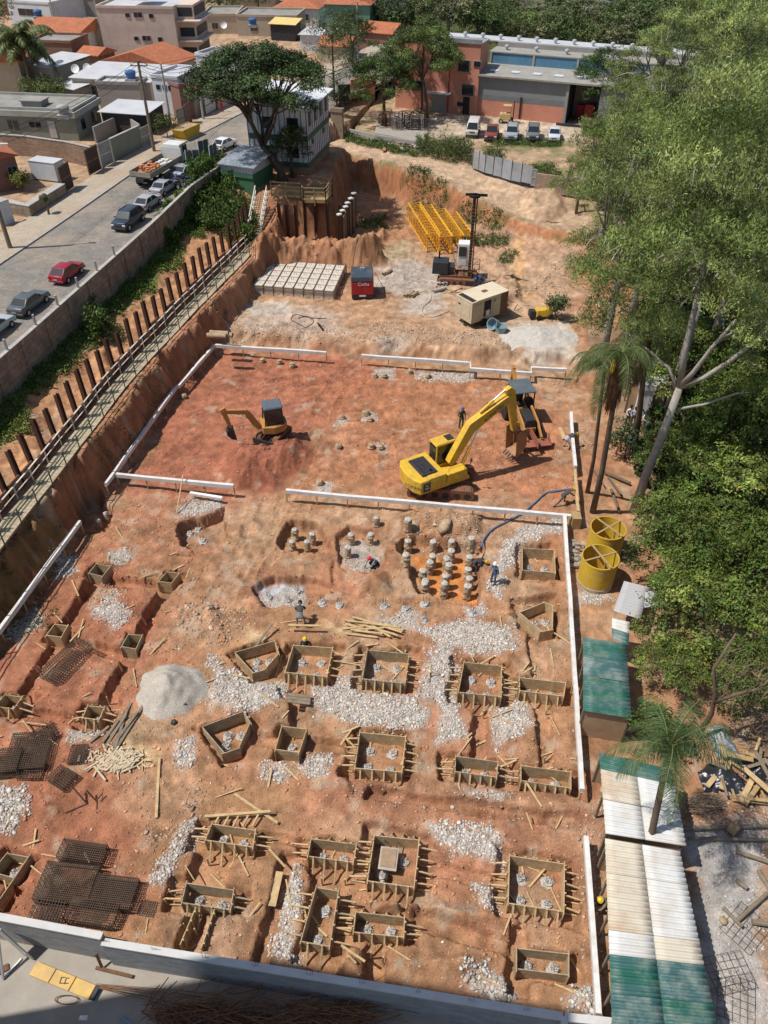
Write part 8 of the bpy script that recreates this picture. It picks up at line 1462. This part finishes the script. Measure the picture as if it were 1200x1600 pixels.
palm('palm_tree', 'slender left palm of the pair with long drooping fronds over the white board line', G(918, 768, 0), GY(945, 575, 36.6), 10, 3.0, pg, .12, 1.15, 1, False, .35); palm('palm_tree', 'right palm of the pair with a skirt of brown dead fronds', G(926, 800, 0), GY(972, 552, 36.0), 11, 3.0, pg, .17, 1.1, 2, True, .45); palm('palm_tree', 'third palm trunk behind the pair, crown mixed with the eucalyptus', G(990, 700, 0), GY(1012, 520, 41), 12, 3.0, pg, .2, 1.1, 4, True, .4)
palm('palm_tree', 'dark green palm leaning over the white corrugated roofs at the bottom right', G(1004, 1345, 0), GY(1046, 1168, 15.2), 17, 3.1, (.07, .115, .04), .14, 1.0, 5, False, .75, .022, .62)
palm('palm_tree', 'tall palm in front of the dim beige house at the upper left', G(50, 150, 6.3), GY(34, 72, G(50, 150, 6.3).y), 22, 5.6, (.12, .15, .05), .28, .8, 6, False, .6, .12, 1.1); palm('palm_tree', 'tiny young palm on the pavement strip beside the low wall', G(76, 335, 6.35), G(66, 305, 8.0), 7, .7, (.09, .12, .03), .1, 1.2, 7, False, .3, .05, .3)
# bare branching tree bottom right
bp = G(1090, 1150, 0); t = thing('bare_tree', 'bare grey branching tree with tangled dry twigs at the right edge', 'tree', bp); J = lambda u, v, y: GY(u, v, y)-bp; mb = MB(); mb.tube([(0, 0, -.2), J(1112, 1115, 20.8), J(1118, 1080, 20.7), J(1115, 1045, 20.8), J(1150, 990, 21)], [.13, .11, .1, .08, .04], 8); mb.tube([J(1116, 1098, 20.7), J(1150, 1085, 20.2), J(1190, 1075, 20), J(1230, 1030, 20)], [.1, .08, .06, .04], 7); obj('trunk', mb, M_bark, t, smooth=True); tw = MB(); rq = random.Random(4)
for i in range(170): a = J(rq.uniform(1130, 1215), rq.uniform(1010, 1150), 20+rq.uniform(-.6, .8)); b = a+Vector((rq.uniform(-.5, .5), rq.uniform(-.3, .3), rq.uniform(-1.2, .8))); tw.tube([a, a.lerp(b, .5)+Vector((rq.uniform(-.12, .12), 0, 0)), b], [.014, .01, .005], 4)
obj('twigs', tw, mat('dry_twig', (.22, .16, .11), .95, .2), t)
# ground cover: grass bank, thicket, weeds
def cover(name, lab, polys, z, dens, h, cb, seed, L_=.3, W_=.07, kind='stuff', jit=0, filt=None):
    rg = np.random.default_rng(seed); C_ = []
    for p in polys:
        p = P2(p, z) if not isinstance(p, np.ndarray) else p; x0, y0 = p.min(0); x1, y1 = p.max(0); n = int((x1-x0)*(y1-y0)*dens); x = rg.uniform(x0, x1, n); y = rg.uniform(y0, y1, n); s = sdpoly(x, y, p)+fbm(x, y, 1.5, 3, seed)*1.2; ok = s > 0
        if filt: ok &= filt(x, y)
        x, y = x[ok], y[ok]; hh = h*rg.uniform(0, 1, len(x))*(.55+1.2*np.clip(fbm(x, y, 1.3, 2, seed+1)+.4, 0, 1)); C_.append(np.stack([x, y, hzv(x, y)+hh], 1))
    C_ = np.concatenate(C_); V, col = leaf_quads(rg, C_, 5, (.14, .14, .1), L_, W_, -.5, cbase=cb, cv=.35); o = np_mesh(name, V, np.arange(len(V)).reshape(-1, 4), M_leaf, col=col); tag(o, lab, 'vegetation', kind='stuff'); print(name, len(V)//4)
gb = np.array([(float(xw(y))+.12, y) for y in (24, 35, 45, 55, 65, 75, 86)]+[(float(xp(y))-.6-(0.6 if y < 60 else .3), y) for y in (86, 75, 65, 55, 45, 35, 24)])
cover('grass', 'green weeds and creepers covering the bank under the street wall', [gb], 0, 48, .22, (.11, .165, .03), 1, .22, .09, filt=lambda x, y: (xp(y)-x)/(xp(y)-xw(y))+.3*fbm(x, y, 2.5, 3, 8)*2 > .52)
cover('grass', 'bushy green growth and vines at the upper end of the bank by the green hut', [[(300, 300), (345, 275), (400, 330), (390, 360), (340, 350), (300, 340)], [(120, 520), (150, 480), (170, 500), (150, 540)]], 4.6, 60, 1.3, (.07, .12, .022), 2, .3, .12)
cover('grass', 'tall reed thicket on the verge beyond the dirt road', [[(650, 228), (700, 232), (735, 236), (737, 258), (700, 253), (650, 243)], [(752, 252), (790, 252), (792, 266), (755, 262)]], 4, 40, 1.8, (.085, .12, .035), 3, .5, .06)
cover('grass', 'weeds along the dirt road verge and on the cut bank', [[(535, 215), (640, 238), (655, 252), (540, 228)], [(770, 222), (880, 226), (880, 236), (770, 232)], [(636, 266), (668, 274), (700, 290), (700, 308), (645, 290)], [(720, 302), (790, 320), (788, 330), (718, 314)], [(700, 318), (800, 340), (790, 352), (700, 335)], [(555, 305), (600, 300), (610, 318), (560, 318)], [(790, 355), (812, 360), (805, 372), (785, 368)], [(795, 270), (870, 262), (870, 285), (800, 280)]], 3.6, 30, .35, (.085, .125, .03), 4, .3, .08)
cover('grass', 'thin weeds on the red bank below the walkway', [[(-20, 900), (80, 860), (60, 930), (-20, 960)], [(225, 590), (250, 570), (255, 600), (230, 615)], [(140, 700), (200, 640), (205, 650), (150, 715)]], 2.4, 14, .15, (.07, .10, .025), 5, .2, .07)
cover('vine', 'creeper draped over the upper end of the street wall', [np.array([(float(xw(y))-.3, y) for y in (70, 74, 78, 82, 87)]+[(float(xw(y))+.35, y) for y in (87, 82, 78, 74, 70)])], 0, 220, .9, (.08, .13, .02), 6, .25, .12)
cover('undergrowth', 'shaded undergrowth filling the grove floor at the right', [np.array([(16.5, 30), (40, 30), (60, 130), (32, 130), (26, 80), (20, 52), (17, 40)])], 0, 7, 1.2, (.05, .08, .022), 9, .6, .25)
# ---------- sheds, gravel and debris at the right ----------
def corr(name, lab, quad, z, m_list, pitch=.22, amp=.04, legs=True, rowsz=None):
    """quad: photo corners TL, TR, BR, BL of the roof; strips of sheet laid from top to bottom"""
    q = [G(u, v, zz) for (u, v), zz in zip(quad, z if isinstance(z, (list, tuple)) else [z]*4)]; t = thing(name, lab, 'shed', (0, 0, 0)); f0 = 0
    for si, (f1, m, cols) in enumerate(m_list):
        for ci in range(cols):
            a0, a1 = ci/cols, (ci+1)/cols; TL = q[0].lerp(q[3], f0); TR_ = q[1].lerp(q[2], f0); BL = q[0].lerp(q[3], f1); BR = q[1].lerp(q[2], f1); L_ = (BL-TL).length; n = max(6, int(L_/pitch*8)); V = []; Fq = []
            for k in range(n+1):
                f = k/n; e = -.012 if k == 0 else 0; a = TL.lerp(BL, f); b = TR_.lerp(BR, f); dz = amp*math.sin(2*PI*f*L_/pitch)+.012*(si % 2)+.01*ci; p0 = a.lerp(b, a0); p1 = a.lerp(b, a1)
                for j in range(5): p = p0.lerp(p1, j/4); V.append((p.x, p.y, p.z+dz+rnd.uniform(-.002, .002)))
            for k in range(n):
                for j in range(4): Fq.append((k*5+j, k*5+j+1, (k+1)*5+j+1, (k+1)*5+j))
            me = np_mesh('roof_sheet', V, Fq, m if not isinstance(m, list) else m[ci % len(m)], t, smooth=True); sm_ = me.modifiers.new('s', 'SOLIDIFY'); sm_.thickness = .012
        f0 = f1
    if legs:
        ins = sum(q, Vector())/4; wl = [p.lerp(ins, .06) for p in q]
        for i in range(4):
            a = wl[i]; b = wl[(i+1) % 4]; k = max(1, int((b-a).length/1.2))
            for j in range(k): p = a.lerp(b, j/k); obj('post', MB().beam((p.x, p.y, -.1), (p.x, p.y, p.z-.07), .09), M_woodg, t)
            if i in (1, 3): continue
            zz = min(a.z, b.z)-.12; mb = MB(); mb.beam((a.x, a.y, zz/2), (b.x, b.y, zz/2), .03, zz); obj('wall', mb, mat('ply_wall', (.40, .27, .16), .85, .15, 2, .15, dirt=(.25, .17, .1)), t)
        for k in range(int((q[3]-q[0]).length/.9)): f = (k+.5)/int((q[3]-q[0]).length/.9); a = q[0].lerp(q[3], f); b = q[1].lerp(q[2], f); obj('rafter', MB().beam(a-Vector((0, 0, .08)), b-Vector((0, 0, .08)), .05, .07), M_woodg, t)
    return t
M_gr = mat('green_sheet', (.022, .115, .085), .45, .12, 1.2, .05, dirt=(.30, .33, .26), dsc=1.6, damt=.45, stripes=(.35, 2.5, 'Y', (.05, .125, .115))); M_gr2 = mat('green_sheet_faded', (.05, .12, .12), .5, .15, 1.2, .05, dirt=(.36, .38, .32), dsc=1.3, damt=.6)
M_cr = mat('cream_sheet', (.56, .51, .41), .55, .07, 1, .03, dirt=(.42, .28, .17), dsc=.7, damt=.8); M_crw = mat('white_sheet', (.60, .60, .58), .5, .08, 1, .03, dirt=(.45, .38, .29), dsc=.8, damt=.6); M_gz = mat('grey_sheet', (.40, .40, .41), .6, .15, 1, .05, dirt=(.3, .24, .19), dsc=1)
corr('green_roofed_shed', 'open shed with a green corrugated roof beside the long white board', [(911, 996), (978, 1006), (987, 1122), (911, 1110)], 2.2, [(.28, M_gr, 1), (.55, M_gr2, 1), (1, M_gr, 1)])
corr('sheet_stack', 'narrow white and green corrugated sheets above the green roofed shed', [(956, 966), (984, 972), (982, 1010), (956, 998)], 2.0, [(.5, M_crw, 1), (1, M_gr2, 1)], legs=False); corr('sheet_stack', 'weathered grey corrugated sheets beside the front yellow cylinder', [(975, 908), (1015, 918), (1000, 968), (958, 955)], 1.5, [(1, M_gz, 1)], legs=False)
corr('grey_roof', 'dim grey corrugated roof half under the trees behind the cylinders', [(1008, 925), (1050, 920), (1046, 945), (1006, 950)], 2.0, [(1, M_gz, 1)], legs=False)
corr('roofed_shed', 'shed with white corrugated roof and one green strip under the palm', [(936, 1176), (1050, 1203), (1072, 1322), (946, 1302)], 2.25, [(.22, M_gr, 1), (.6, [M_cr, M_crw], 2), (1, [M_crw, M_crw], 2)]); 
corr('long_roofed_shed', 'long shed with cream corrugated roof ending in green sheets at the bottom', [(945, 1310), (1062, 1330), (1128, 1640), (957, 1625)], 2.25, [(.2, [M_cr, M_crw], 2), (.5, [M_cr, M_crw], 2), (.62, [M_crw, M_cr], 2), (.8, [M_gr, M_gr2], 2), (1, [M_gr2, M_gr], 2)])
t = corr('blue_roofed_hut', 'hut with white and teal sheets behind the palm skirts', [(985, 560), (1042, 568), (1046, 604), (985, 598)], 2.6, [(.5, M_gr2, 1), (1, M_crw, 1)])
bld('site_office', 'small pale cabin with panelled wall behind the group of people', (990, 650), (1012, 652), 0, 1.2, 2.3, M_bw, 'flat', cat='cabin')
o = obj('block_pile', MB(), M_conc); mb = MB()
for i in range(60): p = G(rnd.uniform(890, 915), rnd.uniform(845, 885), .05+rnd.random()*.3); mb.box(tuple(p), (.3, .15, .13), rnd.gauss(0, .4))
o.data = bpy.data.meshes.new('b'); o.data.from_pydata(mb.v, [], mb.f); o.data.materials.append(mat('grey_brick', (.33, .28, .23), .9, .2, 4, .2)); tag(o, 'heap of grey brown bricks beside the front yellow cylinder', 'bricks', kind='stuff')
o = obj('corner_box', MB().box((0, 0, .45), (.55, .7, .9)), M_tim); o.location = G(897, 822, 0); tag(o, 'open timber box at the corner where the white boards meet', 'box'); loose('plank', (G(908, 845, .1), G(925, 860, .1)), 'weathered plank on the ground above the yellow cylinders', 'plank', .15, .05)
# fallen logs near the palms
for i, (a, b, r) in enumerate((((945, 738), (985, 755), .12), ((950, 745), (972, 775), .08), ((955, 765), (968, 800), .1), ((928, 735), (945, 760), .06))): tag(obj('log', MB().tube([G(*a, .15), G(*b, .2)], [r, r*.8], 8), M_bark), 'fallen log on bare earth by the palm trunks, %s from the top' % ORDW[i], 'log', 'logs by the palm trunks')
# black tarpaulin, wood heap, gravel yard
def tarp(lab, pts, z, h, m, seed):
    p = P2(pts, z); x0, y0 = p.min(0); x1, y1 = p.max(0); n = 46; V = []; Fq = []; gx, gy = np.meshgrid(np.linspace(x0, x1, n), np.linspace(y0, y1, n)); s = sdpoly(gx, gy, p)+.12*vnoise(gx, gy, .3, seed); zz = hzv(gx, gy)+np.clip(s/.5, -.3, 1)*h*(.65+.5*fbm(gx, gy, .6, 2, seed+1))+.16*np.abs(fbm(gx*1.0, gy*2.0, .35, 3, seed+2)); idx_ = np.arange(n*n).reshape(n, n); F_ = np.stack([idx_[:-1, :-1], idx_[:-1, 1:], idx_[1:, 1:], idx_[1:, :-1]], -1).reshape(-1, 4); ok = (s > -.05).ravel()[F_].all(1)
    o = np_mesh('tarpaulin', np.stack([gx, gy, zz], -1).reshape(-1, 3), F_[ok], m); tag(o, lab, 'tarpaulin')
M_tp = mat('black_plastic', (.022, .024, .03), .25, .2, 5, .3, spec=.6); M_tg = mat('grey_plastic', (.26, .28, .30), .45, .2, 4, .3, spec=.5, dirt=(.12, .12, .12))
tarp('crumpled black plastic sheet over timber right of the palm', [(1090, 1205), (1115, 1190), (1140, 1195), (1175, 1230), (1190, 1250), (1180, 1262), (1150, 1240), (1100, 1235)], 0, .5, M_tp, 1); tarp('grey plastic sheet over the heap behind the black plastic', [(1105, 1140), (1130, 1128), (1150, 1165), (1165, 1190), (1120, 1185)], 0, .7, M_tg, 3); tarp('black sheet at the right edge under the bare tree', [(1150, 1190), (1200, 1180), (1230, 1200), (1210, 1225), (1165, 1215)], 0, .4, M_tp, 5)
for i in range(22):
    u = rnd.uniform(1100, 1215); v = rnd.uniform(1170, 1262); a = G(u, v, .2+rnd.random()*.4); an = rnd.gauss(-.2, .9); L_ = rnd.uniform(.6, 2.0); tag(obj('board', MB().beam(a, a+Vector((math.cos(an)*L_, math.sin(an)*L_, rnd.uniform(-.1, .2))), rnd.uniform(.1, .25), .04), rnd.choice((M_woodg, M_woodl, M_tim))), 'old board in the heap round the black plastic, %s laid' % ORDW[i], 'board', 'boards round the black plastic')
lg_ = [((1060, 1295), (1205, 1290), .1), ((1075, 1310), (1205, 1312), .08), ((1150, 1375), (1168, 1388), .1), ((1150, 1440), (1200, 1395), .09), ((1130, 1418), (1160, 1448), .08), ((1150, 1330), (1210, 1350), .09), ((1185, 1360), (1210, 1400), .11), ((1175, 1440), (1210, 1445), .11)]
for i, (a, b, r) in enumerate(lg_): tag(obj('log', MB().tube([G(*a, .15), G(*b, .2)], [r, r*.85], 8), M_woodg), 'old log or beam on the gravel right of the roofs, %s from the top' % ORDW[i], 'log', 'logs on the gravel')
def cgr(rg, n): return np.array([[.42, .41, .39]])*rg.uniform(.6, 1.25, (n, 1))
scatter('gravel', [([(1080, 1270), (1230, 1270), (1230, 1640), (1130, 1640), (1110, 1450)], 1)], 75, (.02, .05), cgr, M_st, 'pale grey gravel covering the yard right of the long roof', 'gravel', 21); scatter('rubble', [([(1060, 1240), (1200, 1240), (1200, 1290), (1075, 1300)], 1), ([(905, 1250), (945, 1240), (955, 1640), (935, 1640)], 1)], 40, (.03, .08), cbr, M_st, 'dirty rubble and chips strewn between the sheds and the boards', 'rubble', 22)
for i, (u, v) in enumerate(((1140, 1520), (1165, 1450), (1150, 1560))): cage(u, v, 1.6, 1.3, 0, R(30*i+10), 'thin steel mesh lying on the gravel, %s of three from the top' % ORDW[(1, 0, 2)[i]], 0, .26, .04, .007)
br_ = MB(); rq = random.Random(9)
for i in range(260): a = G(rq.uniform(1070, 1110), rq.uniform(1245, 1268), rq.uniform(.05, .4)); an = rq.gauss(.1, .35); br_.tube([a, a+Vector((math.cos(an)*.8, math.sin(an)*.5, rq.uniform(-.2, .15)))], .01, 3)
tag(obj('brushwood', br_, MATS['dry_twig']), 'bundle of cut brushwood and dry fronds right of the white roof', 'brushwood', kind='stuff'); tag(obj('sack_roll', MB().tube([G(1140, 1290, .3), G(1152, 1300, .3)], .25, 12), mat('sacking', (.36, .24, .13), .95, .2, 4, .3)), 'round brown sack roll on the gravel below the black plastic', 'sack')
mb = MB()
for i in range(5): p = G(1150+i*12, 1250+i*1.5, .1); mb.beam(p, p+Vector((0, .9, 0)), .1, .03)
for k in (.05, .85): mb.beam(G(1145, 1252, .14)+Vector((0, k, 0)), G(1202, 1258, .14)+Vector((0, k, 0)), .08, .06)
tag(obj('pallet', mb, M_tim), 'pale slatted pallet under the black plastic at the right edge', 'pallet')
